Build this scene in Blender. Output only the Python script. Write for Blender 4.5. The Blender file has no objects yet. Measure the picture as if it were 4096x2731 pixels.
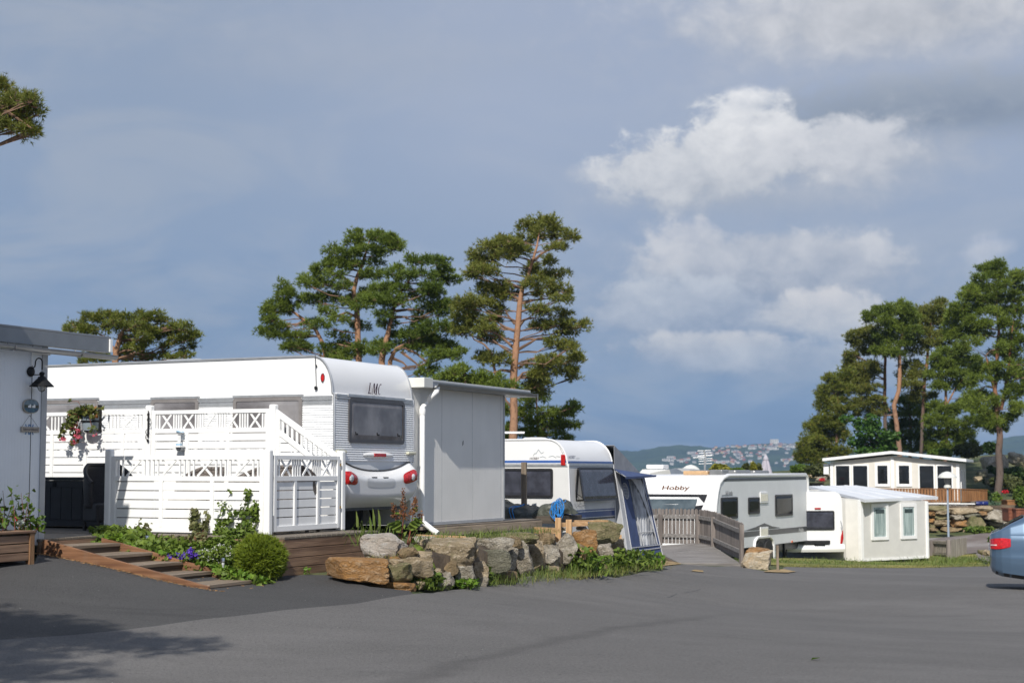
import bpy, bmesh, math, random
import numpy as np
from mathutils import Vector, Matrix, noise as mnoise
from mathutils.geometry import delaunay_2d_cdt
R = math.radians
random.seed(7); np.random.seed(7)
scene = bpy.context.scene
COL = scene.collection

# ------------------------------------------------------------------ camera
EYE = 1.6
W, H = 4096.0, 2731.0
FPX = 6450.0
PITCH = math.atan((1880 - H / 2) / FPX)
cam = bpy.data.cameras.new('camera'); camo = bpy.data.objects.new('camera', cam); COL.objects.link(camo)
cam.sensor_width = 36.0; cam.lens = 36.0 * FPX / W
cam.clip_start = 0.1; cam.clip_end = 20000
camo.location = (0, 0, EYE); camo.rotation_euler = (math.pi / 2 + PITCH, 0, 0)
cam.dof.use_dof = True; cam.dof.focus_distance = 21.0; cam.dof.aperture_fstop = 3.2
scene.camera = camo
CP, SP = math.cos(PITCH), math.sin(PITCH)

def ray(px, py):
    u = (px - W / 2) / FPX; v = -(py - H / 2) / FPX
    return Vector((u, CP - v * SP, SP + v * CP))
def P(px, py, d):
    r = ray(px, py); return Vector((r.x * d / r.y, d, EYE + r.z * d / r.y))
def mpp(d): return d / FPX          # metres per photo pixel at distance d

# ------------------------------------------------------------------ sun and sky
SUN = Vector((-0.211, -0.977, 0)).normalized() * math.cos(R(41)); SUN.z = math.sin(R(41))
sl = bpy.data.lights.new('sun', 'SUN'); sl.energy = 5.0; sl.angle = R(0.53); sl.color = (1.0, 0.955, 0.88)
so = bpy.data.objects.new('sun', sl); COL.objects.link(so); so.location = (-20, -60, 60)
so.rotation_euler = SUN.to_track_quat('Z', 'Y').to_euler()
scene.view_settings.view_transform = 'Standard'; scene.view_settings.look = 'None'
scene.view_settings.exposure = 0.0; scene.view_settings.gamma = 1.0
scene.cycles.max_bounces = 8; scene.cycles.transparent_max_bounces = 16
scene.cycles.use_denoising = True
scene.cycles.volume_bounces = 0

world = bpy.data.worlds.new("World"); scene.world = world; world.use_nodes = True
class NT:
    def __init__(s, tree): s.t = tree
    def n(s, ty, **kw):
        nd = s.t.nodes.new(ty)
        for k, v in kw.items(): setattr(nd, k, v)
        return nd
    def put(s, sock, v):
        if isinstance(v, bpy.types.NodeSocket): s.t.links.new(v, sock)
        else: sock.default_value = v
    def m(s, op, a, b=None, c=None, clamp=False):
        nd = s.n('ShaderNodeMath', operation=op); nd.use_clamp = clamp
        s.put(nd.inputs[0], a)
        if b is not None: s.put(nd.inputs[1], b)
        if c is not None: s.put(nd.inputs[2], c)
        return nd.outputs[0]
    def mix(s, f, a, b, blend='MIX'):
        nd = s.n('ShaderNodeMix', data_type='RGBA', blend_type=blend)
        s.put(nd.inputs[0], f); s.put(nd.inputs[6], a); s.put(nd.inputs[7], b)
        return nd.outputs[2]
    def step(s, x, lo, hi):
        nd = s.n('ShaderNodeMapRange', interpolation_type='SMOOTHSTEP')
        s.put(nd.inputs[0], x); s.put(nd.inputs[1], lo); s.put(nd.inputs[2], hi)
        return nd.outputs[0]
    def noise(s, vec, scale, detail=4, rough=.5, dist=0):
        nd = s.n('ShaderNodeTexNoise'); s.put(nd.inputs['Vector'], vec)
        nd.inputs['Scale'].default_value = scale; nd.inputs['Detail'].default_value = detail
        nd.inputs['Roughness'].default_value = rough; nd.inputs['Distortion'].default_value = dist
        return nd.outputs[0]
    def mapv(s, vec, scale=(1, 1, 1), loc=(0, 0, 0), rot=(0, 0, 0)):
        nd = s.n('ShaderNodeMapping'); s.put(nd.inputs[0], vec)
        nd.inputs['Scale'].default_value = scale; nd.inputs['Location'].default_value = loc
        nd.inputs['Rotation'].default_value = rot
        return nd.outputs[0]
    def ramp(s, f, stops):
        nd = s.n('ShaderNodeValToRGB'); s.put(nd.inputs[0], f)
        e = nd.color_ramp.elements
        while len(e) < len(stops): e.new(0.5)
        for k, (p, c) in enumerate(stops):
            e[k].position = p; e[k].color = (*c, 1)
        return nd.outputs[0]
def srgb(r, g, b):
    f = lambda c: (c / 255 / 12.92) if c / 255 <= .04045 else ((c / 255 + .055) / 1.055) ** 2.4
    return (f(r), f(g), f(b))

def build_world():
    t = world.node_tree; t.nodes.clear(); N = NT(t)
    out = N.n('ShaderNodeOutputWorld'); bg = N.n('ShaderNodeBackground'); bg.inputs[1].default_value = 1.0
    sky = N.n('ShaderNodeTexSky'); sky.sky_type = 'NISHITA'; sky.sun_disc = False
    sky.sun_elevation = R(41); sky.sun_rotation = math.atan2(SUN.x, SUN.y)
    sky.air_density = 1.0; sky.dust_density = 1.0
    tc = N.n('ShaderNodeTexCoord'); sep = N.n('ShaderNodeSeparateXYZ'); t.links.new(tc.outputs['Generated'], sep.inputs[0])
    az = N.m('ARCTAN2', sep.outputs[0], sep.outputs[1]); el = N.m('ARCSINE', sep.outputs[2])
    cv = N.n('ShaderNodeCombineXYZ'); t.links.new(az, cv.inputs[0]); t.links.new(el, cv.inputs[1]); v = cv.outputs[0]
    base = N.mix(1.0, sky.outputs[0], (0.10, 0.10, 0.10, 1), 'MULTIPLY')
    # high thin overcast: bluer and darker low down, greyer higher up
    s1 = N.noise(N.mapv(v, (5, 16, 1)), 1.0, 5, .55, .6)
    s2 = N.noise(N.mapv(v, (14, 60, 1), (3, 1, 0)), 1.0, 4, .5, .3)
    e2 = N.m('ADD', el, N.m('MULTIPLY', N.m('SUBTRACT', s1, .5), .16))
    e2 = N.m('ADD', e2, N.m('MULTIPLY', N.m('SUBTRACT', s2, .5), .06))
    e2 = N.m('ADD', e2, N.m('MULTIPLY', az, .05))
    f = N.m('DIVIDE', e2, .32, clamp=True)
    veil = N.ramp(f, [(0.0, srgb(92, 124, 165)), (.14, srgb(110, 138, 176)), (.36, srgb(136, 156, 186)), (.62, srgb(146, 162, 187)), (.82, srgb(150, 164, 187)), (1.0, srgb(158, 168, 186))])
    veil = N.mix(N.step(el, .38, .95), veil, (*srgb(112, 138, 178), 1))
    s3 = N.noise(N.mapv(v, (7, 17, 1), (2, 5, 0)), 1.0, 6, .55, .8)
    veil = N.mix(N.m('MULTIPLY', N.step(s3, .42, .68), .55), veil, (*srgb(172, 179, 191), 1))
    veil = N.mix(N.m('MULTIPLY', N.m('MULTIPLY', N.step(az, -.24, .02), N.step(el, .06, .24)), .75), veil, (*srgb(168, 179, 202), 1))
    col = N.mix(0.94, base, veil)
    # clouds, by compass direction
    fb = N.noise(N.mapv(v, (16, 24, 1)), 1.0, 9, .60, .25)
    fbf = N.noise(N.mapv(v, (48, 64, 1), (5, 2, 0)), 1.0, 7, .62, .3)
    nz = N.m('ADD', N.m('MULTIPLY', N.m('SUBTRACT', fb, .5), 1.5), N.m('MULTIPLY', N.m('SUBTRACT', fbf, .5), 1.15))
    g = bpy.data.node_groups.new('cloud', 'ShaderNodeTree')
    for nm, ty in (('Color', 'NodeSocketColor'), ('Az', 'NodeSocketFloat'), ('El', 'NodeSocketFloat'), ('Noise', 'NodeSocketFloat'), ('A0', 'NodeSocketFloat'), ('E0', 'NodeSocketFloat'),
                   ('RX', 'NodeSocketFloat'), ('RY', 'NodeSocketFloat'), ('Soft', 'NodeSocketFloat'), ('Amp', 'NodeSocketFloat'), ('K', 'NodeSocketFloat'), ('Dark', 'NodeSocketColor'), ('Bright', 'NodeSocketColor')):
        g.interface.new_socket(nm, in_out='INPUT', socket_type=ty)
    g.interface.new_socket('Color', in_out='OUTPUT', socket_type='NodeSocketColor')
    G = NT(g); gi = G.n('NodeGroupInput'); go = G.n('NodeGroupOutput'); I = gi.outputs
    dx = G.m('DIVIDE', G.m('SUBTRACT', I['Az'], I['A0']), I['RX']); dy = G.m('DIVIDE', G.m('SUBTRACT', I['El'], I['E0']), I['RY'])
    r = G.m('SQRT', G.m('ADD', G.m('MULTIPLY', dx, dx), G.m('MULTIPLY', dy, dy)))
    d = G.m('ADD', G.m('SUBTRACT', 1.0, r), G.m('MULTIPLY', I['Noise'], I['K']))
    # crisp upper edge, soft base
    soft = G.m('MULTIPLY', I['Soft'], G.m('ADD', 1.0, G.m('MULTIPLY', G.m('MAXIMUM', G.m('MULTIPLY', dy, -1.0), 0.0), 1.5)))
    a = G.m('MULTIPLY', G.step(d, 0.0, soft), I['Amp'])
    sh = G.m('ADD', G.m('MULTIPLY', dy, .55), G.m('ADD', .45, G.m('MULTIPLY', I['Noise'], 1.1)), clamp=True)
    c = G.mix(sh, I['Dark'], I['Bright']); oc = G.mix(a, I['Color'], c)
    g.links.new(oc, go.inputs[0])
    def cloud(col, px, py, rx, ry, soft, amp, k, dark, bright):
        q = ray(px, py).normalized()
        nd = N.n('ShaderNodeGroup'); nd.node_tree = g
        for nm, val in (('Color', col), ('Az', az), ('El', el), ('Noise', nz), ('A0', math.atan2(q.x, q.y)), ('E0', math.asin(q.z)), ('RX', rx / FPX), ('RY', ry / FPX),
                        ('Soft', soft), ('Amp', amp), ('K', k), ('Dark', (*srgb(*dark), 1)), ('Bright', (*srgb(*bright), 1))):
            N.put(nd.inputs[nm], val)
        return nd.outputs[0]
    for c in CLOUDS: col = cloud(col, *c)
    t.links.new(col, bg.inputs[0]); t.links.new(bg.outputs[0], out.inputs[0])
# px, py, rx, ry, softness, amount, raggedness, dark, bright  (a compass direction each)
CLOUDS = [
    (3100, 1230, 1150, 430, .9, .95, .5, (142, 157, 181), (188, 194, 205)),
    (3250, 640, 1100, 430, 1.1, .75, .5, (158, 169, 187), (186, 192, 202)),
    (1500, 250, 1500, 330, 1.1, .35, .7, (160, 170, 186), (178, 184, 196)),
    (3550, 90, 1350, 380, .8, .95, .6, (178, 182, 190), (216, 217, 222)),
    (3780, 450, 1100, 210, .7, .97, .55, (132, 145, 165), (158, 167, 181)),
    (3450, 640, 700, 220, .8, .7, .7, (168, 176, 190), (198, 201, 208)),
    (3000, 800, 900, 160, 1.0, .7, .6, (162, 172, 188), (192, 196, 205)),
    (2780, 690, 500, 210, .40, .90, 1.0, (182, 187, 196), (234, 234, 235)),
    (3000, 580, 310, 210, .40, .92, 1.0, (190, 194, 202), (240, 240, 241)),
    (3020, 400, 170, 70, .6, .9, .9, (190, 196, 206), (240, 240, 242)),
    (3380, 600, 350, 160, .45, .8, .8, (186, 190, 199), (222, 223, 227)),
    (2330, 700, 110, 60, .9, .55, .8, (176, 184, 198), (205, 208, 216)),
    (2770, 1010, 180, 160, .36, .9, .7, (168, 177, 194), (206, 208, 215)),
    (3100, 1080, 620, 210, .36, .95, .65, (154, 165, 184), (208, 210, 216)),
    (3950, 1010, 130, 90, .8, .75, .8, (178, 186, 200), (212, 214, 222)),
    (2720, 1240, 450, 155, .34, .95, .65, (146, 160, 183), (196, 202, 212)),
    (3290, 1250, 310, 110, .36, .95, .8, (174, 182, 195), (218, 217, 219)),
    (3450, 1330, 330, 110, .8, .7, .6, (168, 178, 194), (206, 208, 213)),
    (2850, 1410, 500, 100, .36, .95, .7, (148, 162, 184), (208, 209, 213)),
    (3250, 1440, 600, 110, .6, .9, .6, (146, 161, 184), (192, 198, 208)),
    (2450, 1470, 420, 100, .9, .65, .7, (132, 154, 184), (168, 180, 200)),
    (2700, 1600, 700, 120, 1.3, .4, .7, (118, 147, 182), (142, 164, 192)),
    (1640, 1040, 170, 80, .9, .6, .7, (150, 167, 192), (180, 190, 206)),
    (1830, 1110, 120, 80, .9, .5, .7, (160, 174, 197), (186, 194, 208)),
    (2350, 960, 150, 140, 1.0, .45, .7, (158, 172, 195), (186, 194, 208)),
    (190, 1240, 160, 40, 1.0, .45, .7, (130, 154, 188), (158, 173, 198)),
    (250, 1420, 200, 50, 1.0, .4, .7, (122, 148, 186), (150, 168, 197)),
]
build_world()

# ------------------------------------------------------------------ helpers
class Frame:
    def __init__(s, o, deg):
        s.o = Vector(o); s.a = R(deg); s.R = Matrix.Rotation(s.a, 3, 'Z'); s.Ri = s.R.transposed()
    def w(s, p): return s.R @ Vector(p) + s.o
    def l(s, p): return s.Ri @ (Vector(p) - s.o)
    def _ray(s, px, py): return s.l((0, 0, EYE)), s.Ri @ ray(px, py)
    def hx(s, px, py, x):           # where the sight line meets the wall plane x = const
        e, d = s._ray(px, py); return e + d * ((x - e.x) / d.x)
    def hy(s, px, py, y):
        e, d = s._ray(px, py); return e + d * ((y - e.y) / d.y)
    def hz(s, px, py, z):
        e, d = s._ray(px, py); return e + d * ((z - e.z) / d.z)
WF = Frame((0, 0, 0), 0)
LOC = {}
def tag(o, label=None, cat=None, group=None, kind=None):
    for k, v in (('label', label), ('category', cat), ('group', group), ('kind', kind)):
        if v: o[k] = v
    return o
def thing(name, label, cat, fr=WF, loc=(0, 0, 0), group=None, rz=0):
    o = bpy.data.objects.new(name, None); COL.objects.link(o); o.empty_display_size = .2
    o.location = fr.w(loc); o.rotation_euler = (0, 0, fr.a + rz)
    LOC[o.name] = (Vector(loc), rz)
    return tag(o, label, cat, group)
def mesh_obj(name, v, f, mats, parent=None, loops=None, smooth=False, mi=None):
    me = bpy.data.meshes.new(name)
    v = np.asarray(v, dtype=np.float32).reshape(-1, 3)
    if isinstance(f, np.ndarray):
        k = f.shape[1]; n = f.shape[0]
        me.vertices.add(len(v)); me.vertices.foreach_set('co', v.ravel())
        me.loops.add(n * k); me.loops.foreach_set('vertex_index', f.astype(np.int32).ravel())
        me.polygons.add(n); me.polygons.foreach_set('loop_start', np.arange(0, n * k, k, dtype=np.int32))
        me.update(calc_edges=True)
    else:
        me.from_pydata(v.tolist(), [], f)
    for m in (mats if isinstance(mats, (list, tuple)) else [mats]): me.materials.append(m)
    if mi is not None: me.polygons.foreach_set('material_index', np.asarray(mi, dtype=np.int32))
    if smooth: me.polygons.foreach_set('use_smooth', [True] * len(me.polygons))
    me.update()
    o = bpy.data.objects.new(name, me); COL.objects.link(o)
    if parent is not None: o.parent = parent
    return o
class MB:
    def __init__(s): s.v = []; s.f = []; s.mi = []; s.cm = 0
    def add(s, vs, fs):
        k = len(s.v); s.v += [Vector(p) for p in vs]; s.f += [[k + i for i in q] for q in fs]; s.mi += [s.cm] * len(fs)
        return s
    def box(s, x0, x1, y0, y1, z0, z1):
        if x0 > x1: x0, x1 = x1, x0
        if y0 > y1: y0, y1 = y1, y0
        if z0 > z1: z0, z1 = z1, z0
        return s.add([(x0, y0, z0), (x1, y0, z0), (x1, y1, z0), (x0, y1, z0), (x0, y0, z1), (x1, y0, z1), (x1, y1, z1), (x0, y1, z1)],
                     [[0, 3, 2, 1], [4, 5, 6, 7], [0, 1, 5, 4], [1, 2, 6, 5], [2, 3, 7, 6], [3, 0, 4, 7]])
    def bar(s, p, q, w, h, up=(0, 0, 1)):
        p, q, up = Vector(p), Vector(q), Vector(up); d = (q - p).normalized()
        a = d.cross(up)
        if a.length < 1e-5: a = d.cross(Vector((0, 1, 0)))
        a.normalize(); b = a.cross(d).normalized(); a = a * w / 2; b = b * h / 2
        return s.add([p - a - b, p + a - b, p + a + b, p - a + b, q - a - b, q + a - b, q + a + b, q - a + b],
                     [[0, 1, 2, 3], [7, 6, 5, 4], [0, 4, 5, 1], [1, 5, 6, 2], [2, 6, 7, 3], [3, 7, 4, 0]])
    def prism(s, poly, vec):        # polygon (3-D points, counter-clockwise seen from -vec side) pushed along vec
        n = len(poly); vec = Vector(vec); a = [Vector(p) for p in poly]
        return s.add(a + [p + vec for p in a], [list(range(n))[::-1], list(range(n, 2 * n))] + [[i, (i + 1) % n, n + (i + 1) % n, n + i] for i in range(n)])
    def tube(s, pts, r, n=8, cap=True):
        pts = [Vector(p) for p in pts]; k = len(pts); rs = r if isinstance(r, (list, tuple)) else [r] * k
        vs = []; ref = None
        for i, p in enumerate(pts):
            d = (pts[min(i + 1, k - 1)] - pts[max(i - 1, 0)])
            if d.length < 1e-9: d = Vector((0, 0, 1))
            d.normalize()
            if ref is None: ref = d.orthogonal().normalized()
            a = (ref - d * ref.dot(d))
            if a.length < 1e-6: a = d.orthogonal()
            a.normalize(); b = d.cross(a); ref = a
            for j in range(n):
                t = 2 * math.pi * j / n; vs.append(p + (a * math.cos(t) + b * math.sin(t)) * rs[i])
        fs = [[i * n + j, i * n + (j + 1) % n, (i + 1) * n + (j + 1) % n, (i + 1) * n + j] for i in range(k - 1) for j in range(n)]
        if cap: fs += [list(range(n))[::-1], list(range((k - 1) * n, k * n))]
        return s.add(vs, fs)
    def lathe(s, prof, c=(0, 0, 0), n=24, sx=1, sy=1, axis='z'):
        vs = []; c = Vector(c)
        for r, z in prof:
            for j in range(n):
                t = 2 * math.pi * j / n; q = (r * math.cos(t) * sx, r * math.sin(t) * sy, z)
                if axis == 'x': q = (z, q[0], q[1])
                if axis == 'y': q = (q[0], z, q[1])
                vs.append(c + Vector(q))
        k = len(prof)
        fs = [[i * n + j, i * n + (j + 1) % n, (i + 1) * n + (j + 1) % n, (i + 1) * n + j] for i in range(k - 1) for j in range(n)]
        fs += [list(range(n))[::-1], list(range((k - 1) * n, k * n))]
        return s.add(vs, fs)
    def grid(s, fn, nu, nv, wrap=False):
        vs = [fn(i / nu, j / nv) for i in range(nu + (0 if wrap else 1)) for j in range(nv + 1)]
        m = nv + 1; c = nu if wrap else nu + 1
        return s.add(vs, [[i * m + j, ((i + 1) % c) * m + j, ((i + 1) % c) * m + j + 1, i * m + j + 1] for i in range(nu) for j in range(nv)])
    def build(s, name, mat, parent=None, smooth=False, bevel=0, seg=2, thick=0, fr=None, base=None):
        if parent is not None:
            q = parent; off = None
            while q is not None:
                if q.name in LOC: off = LOC[q.name]; break
                q = q.parent
            loc, rz = off if off else (Vector(), 0)
            Rm = Matrix.Rotation(-rz, 3, 'Z'); v = [Rm @ (p - loc) for p in s.v]
        elif fr is not None: 
            b = Vector(base) if base is not None else Vector()
            v = [p - b for p in s.v]
        else: v = s.v
        mi = s.mi if isinstance(mat, (list, tuple)) else None
        o = mesh_obj(name, [tuple(p) for p in v], s.f, mat, parent, smooth=False, mi=mi)
        if fr is not None and parent is None:
            o.location = fr.w(base if base is not None else (0, 0, 0)); o.rotation_euler = (0, 0, fr.a)
        bm = bmesh.new(); bm.from_mesh(o.data); bmesh.ops.recalc_face_normals(bm, faces=bm.faces); bm.to_mesh(o.data); bm.free()
        if thick:
            md = o.modifiers.new('thickness', 'SOLIDIFY'); md.thickness = thick; md.offset = 0
        if bevel:
            md = o.modifiers.new('bevel', 'BEVEL'); md.width = bevel; md.segments = seg; md.limit_method = 'ANGLE'; md.angle_limit = R(35)
            md.use_clamp_overlap = True
        if smooth:
            o.data.polygons.foreach_set('use_smooth', [True] * len(o.data.polygons))
            o.data.set_sharp_from_angle(angle=R(42))
        return o
def rrect(x0, x1, z0, z1, r, n=5):   # rounded rectangle outline
    r = min(r, (x1 - x0) / 2.01, (z1 - z0) / 2.01); pts = []
    for cx, cz, a in ((x1 - r, z0 + r, -90), (x1 - r, z1 - r, 0), (x0 + r, z1 - r, 90), (x0 + r, z0 + r, 180)):
        for k in range(n + 1):
            t = R(a + 90 * k / n); pts.append((cx + r * math.cos(t), cz + r * math.sin(t)))
    return pts
def copy_tree(o, parent=None):
    c = o.copy(); COL.objects.link(c); c.parent = parent
    if o.name in LOC: LOC[c.name] = LOC[o.name]
    for ch in list(o.children): copy_tree(ch, c)
    return c
def text_mesh(name, body, mat, size, parent, M4, shear=0, extrude=.002, width=1.0, font_off=0):
    cu = bpy.data.curves.new(name, 'FONT'); cu.body = body; cu.size = size; cu.shear = shear; cu.extrude = extrude; cu.offset = font_off
    cu.align_x = 'CENTER'; cu.align_y = 'CENTER'; cu.resolution_u = 3
    tmp = bpy.data.objects.new('tmp', cu); COL.objects.link(tmp)
    bpy.context.view_layer.update()
    me = bpy.data.meshes.new_from_object(tmp.evaluated_get(bpy.context.evaluated_depsgraph_get()))
    bpy.data.objects.remove(tmp); bpy.data.curves.remove(cu)
    me.name = name; me.transform(Matrix.Diagonal((width, 1, 1, 1))); me.transform(M4); me.materials.clear(); me.materials.append(mat)
    o = bpy.data.objects.new(name, me); COL.objects.link(o); o.parent = parent
    return o
def wall_matrix(p, right, up, parent):   # places flat lettering at frame point p on a wall
    right, up = Vector(right).normalized(), Vector(up).normalized(); nrm = right.cross(up)
    q = parent
    while q.name not in LOC: q = q.parent
    p = Vector(p) - LOC[q.name][0]
    M = Matrix.Identity(4)
    for i in range(3): M[i][0], M[i][1], M[i][2], M[i][3] = right[i], up[i], nrm[i], p[i]
    return M

# ------------------------------------------------------------------ materials
MATS = {}
def mat(name, col, rough=.6, var=.12, scale=6, col2=None, bump=0, bscale=None, metal=0, spec=.5, stretch=(1, 1, 1), coat=0, detail=5, dirt=0, fine=0):
    if name in MATS: return MATS[name]
    m = bpy.data.materials.new(name); m.use_nodes = True; t = m.node_tree; N = NT(t); b = t.nodes['Principled BSDF']
    tc = N.n('ShaderNodeTexCoord'); v = N.mapv(tc.outputs['Object'], stretch)
    nz = N.noise(v, scale, detail, .55)
    c1 = tuple(c * (1 - var) for c in col); c2 = col2 or tuple(min(1, c * (1 + var)) for c in col)
    f = N.step(nz, .32, .68)
    c = N.mix(f, (*c1, 1), (*c2, 1))
    if dirt:
        d = N.step(N.noise(N.mapv(tc.outputs['Object'], (1, 1, .35)), 2.2, 7, .65), .52, .75)
        c = N.mix(N.m('MULTIPLY', d, dirt), c, (.16, .14, .11, 1))
    N.put(b.inputs['Base Color'], c)
    b.inputs['Roughness'].default_value = rough; b.inputs['Metallic'].default_value = metal
    b.inputs['Specular IOR Level'].default_value = spec
    if coat: b.inputs['Coat Weight'].default_value = coat; b.inputs['Coat Roughness'].default_value = .05
    if bump:
        bp = N.n('ShaderNodeBump'); bp.inputs['Strength'].default_value = 1.0; bp.inputs['Distance'].default_value = bump
        N.put(bp.inputs['Height'], N.noise(v, bscale or scale * 4, 5, .6)); t.links.new(bp.outputs[0], b.inputs['Normal'])
    MATS[name] = m; return m
def panel_mat(name, col, axis='Y', pitch=.045, depth=.002, rough=.45, line=.8, width=.12):   # ribbed sheet cladding
    m = mat(name, col, rough, .03, 2, dirt=.06); t = m.node_tree; N = NT(t); b = t.nodes['Principled BSDF']
    tc = N.n('ShaderNodeTexCoord'); sp = N.n('ShaderNodeSeparateXYZ'); t.links.new(tc.outputs['Object'], sp.inputs[0])
    fr = N.m('FRACT', N.m('DIVIDE', sp.outputs[axis], pitch))
    h = N.m('SUBTRACT', 1.0, N.step(N.m('ABSOLUTE', N.m('SUBTRACT', fr, .5)), 0.0, width))
    bp = N.n('ShaderNodeBump'); bp.inputs['Distance'].default_value = depth; bp.invert = True; N.put(bp.inputs['Height'], h)
    t.links.new(bp.outputs[0], b.inputs['Normal'])
    return m
def leaf_mat(name, col, col2, rough=.55, tr=.3, scale=3, warm=None):
    m = bpy.data.materials.new(name); m.use_nodes = True; t = m.node_tree; N = NT(t); b = t.nodes['Principled BSDF']; out = t.nodes['Material Output']
    geo = N.n('ShaderNodeNewGeometry'); tc = N.n('ShaderNodeTexCoord')
    f = N.m('ADD', N.m('MULTIPLY', geo.outputs['Random Per Island'], .5), N.m('MULTIPLY', N.step(N.noise(tc.outputs['Object'], scale, 3, .5), .3, .7), .5))
    c = N.mix(f, (*col, 1), (*col2, 1))
    if warm: c = N.mix(N.m('GREATER_THAN', geo.outputs['Random Per Island'], .95), c, (*warm, 1))
    N.put(b.inputs['Base Color'], c); b.inputs['Roughness'].default_value = rough; b.inputs['Specular IOR Level'].default_value = .3
    tl = N.n('ShaderNodeBsdfTranslucent'); N.put(tl.inputs[0], c)
    ms = N.n('ShaderNodeMixShader'); ms.inputs[0].default_value = tr
    t.links.new(b.outputs[0], ms.inputs[1]); t.links.new(tl.outputs[0], ms.inputs[2]); t.links.new(ms.outputs[0], out.inputs['Surface'])
    return m
def rock_mat(name, c1, c2, c3, lichen=.3, scale=3.0):
    m = bpy.data.materials.new(name); m.use_nodes = True; t = m.node_tree; N = NT(t); b = t.nodes['Principled BSDF']
    tc = N.n('ShaderNodeTexCoord'); oi = N.n('ShaderNodeObjectInfo'); off = N.n('ShaderNodeVectorMath', operation='ADD')
    t.links.new(tc.outputs['Object'], off.inputs[0]); cx = N.n('ShaderNodeCombineXYZ')
    for k in range(3): N.put(cx.inputs[k], N.m('MULTIPLY', oi.outputs['Random'], 37.0 + 11 * k))
    t.links.new(cx.outputs[0], off.inputs[1]); v = off.outputs[0]
    big = N.noise(v, scale, 6, .6, .5); mid = N.noise(N.mapv(v, (1, 1, 2.2), rot=(.3, .5, 0)), scale * 3.5, 8, .7, .6); sm = N.noise(v, scale * 14, 6, .7)
    c = N.mix(N.step(big, .38, .62), (*c1, 1), (*c2, 1)); c = N.mix(N.step(mid, .47, .66), c, (*c3, 1))
    c = N.mix(N.m('MULTIPLY', N.step(sm, .48, .62), .45), c, (c1[0] * .35, c1[1] * .35, c1[2] * .33, 1))
    li = N.step(N.noise(v, scale * 2.6, 6, .62), .57, .66)
    c = N.mix(N.m('MULTIPLY', li, lichen), c, (.13, .125, .055, 1))
    N.put(b.inputs['Base Color'], c); b.inputs['Roughness'].default_value = .85; b.inputs['Specular IOR Level'].default_value = .25
    bp = N.n('ShaderNodeBump'); bp.inputs['Distance'].default_value = .09
    N.put(bp.inputs['Height'], N.m('ADD', mid, N.m('MULTIPLY', sm, .45))); t.links.new(bp.outputs[0], b.inputs['Normal'])
    return m
def bark_mat(name, low, high, z0, z1):
    m = bpy.data.materials.new(name); m.use_nodes = True; t = m.node_tree; N = NT(t); b = t.nodes['Principled BSDF']
    tc = N.n('ShaderNodeTexCoord'); sp = N.n('ShaderNodeSeparateXYZ'); t.links.new(tc.outputs['Object'], sp.inputs[0])
    v = N.mapv(tc.outputs['Object'], (1, 1, .45)); n1 = N.noise(v, 9, 6, .65, .4); n2 = N.noise(v, 30, 4, .6)
    f = N.step(N.m('ADD', sp.outputs[2], N.m('MULTIPLY', N.m('SUBTRACT', n1, .5), 2.0)), z0, z1)
    c = N.mix(f, (*low, 1), (*high, 1)); c = N.mix(N.m('MULTIPLY', N.step(n1, .5, .68), .65), c, (low[0] * .4, low[1] * .4, low[2] * .4, 1))
    N.put(b.inputs['Base Color'], c); b.inputs['Roughness'].default_value = .9; b.inputs['Specular IOR Level'].default_value = .2
    bp = N.n('ShaderNodeBump'); bp.inputs['Distance'].default_value = .03; N.put(bp.inputs['Height'], N.m('ADD', n1, N.m('MULTIPLY', n2, .4))); t.links.new(bp.outputs[0], b.inputs['Normal'])
    return m
WHITE = mat('white_paint', (.84, .84, .83), .45, .03, 4, dirt=.05)
CWHITE = mat('caravan_white', (.80, .80, .80), .22, .015, 1, spec=.5)
CGREY = mat('caravan_light_grey', (.78, .79, .80), .3, .03, 2)
ALU = mat('aluminium_strip', (.50, .51, .52), .35, .08, 10, metal=.6)
RIB = mat('ribbed_aluminium', (.84, .85, .86), .38, .03, 3, metal=.05)
GREYM = mat('grey_metal', (.25, .26, .27), .38, .05, 5, metal=.5)
GUTTER = mat('gutter_grey', (.33, .34, .36), .3, .05, 5, metal=.4)
DARKM = mat('dark_metal', (.014, .014, .015), .6, .2, 8, spec=.2)
BLACK = mat('black_plastic', (.018, .018, .02), .4, .2, 8)
RUBBER = mat('rubber', (.02, .02, .02), .8, .2, 20, bump=.003)
GLASS = mat('dark_glass', (.012, .014, .015), .12, .3, 3, spec=.12)
GLASSG = mat('smoked_acrylic', (.155, .145, .15), .12, .3, 1.5, col2=(.27, .26, .265), spec=.5, detail=6)  # paler noise swirls in the colour stand for reflections on the panes
GLASSB = mat('blue_smoked_acrylic', (.045, .047, .062), .12, .3, 5, spec=.6)
FRAMEG = mat('window_frame_grey', (.20, .185, .18), .35, .1, 6)
RED = mat('red_lens', (.42, .012, .012), .12, .35, 30, spec=.6)
ORANGE = mat('orange_lens', (.7, .14, .02), .2, .1, 10)
CHROME = mat('chrome', (.75, .76, .78), .12, .02, 5, metal=1)
CLEAR = mat('clear_lens', (.55, .56, .58), .1, .3, 40, spec=.7)
NAVY = mat('navy_fabric', (.042, .066, .155), .75, .15, 8, bump=.004, bscale=9)
BLUES = mat('blue_stripe', (.06, .13, .36), .3, .05, 5)
GFAB = mat('grey_fabric', (.27, .28, .30), .8, .08, 5, bump=.01, bscale=5)
TEXTC = mat('dark_lettering', (.045, .03, .04), .4, .05, 10)
TEXTR = mat('maroon_lettering', (.07, .02, .04), .35, .3, 30)
TEXTB = mat('brown_lettering', (.12, .05, .02), .4, .05, 10)
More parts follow.
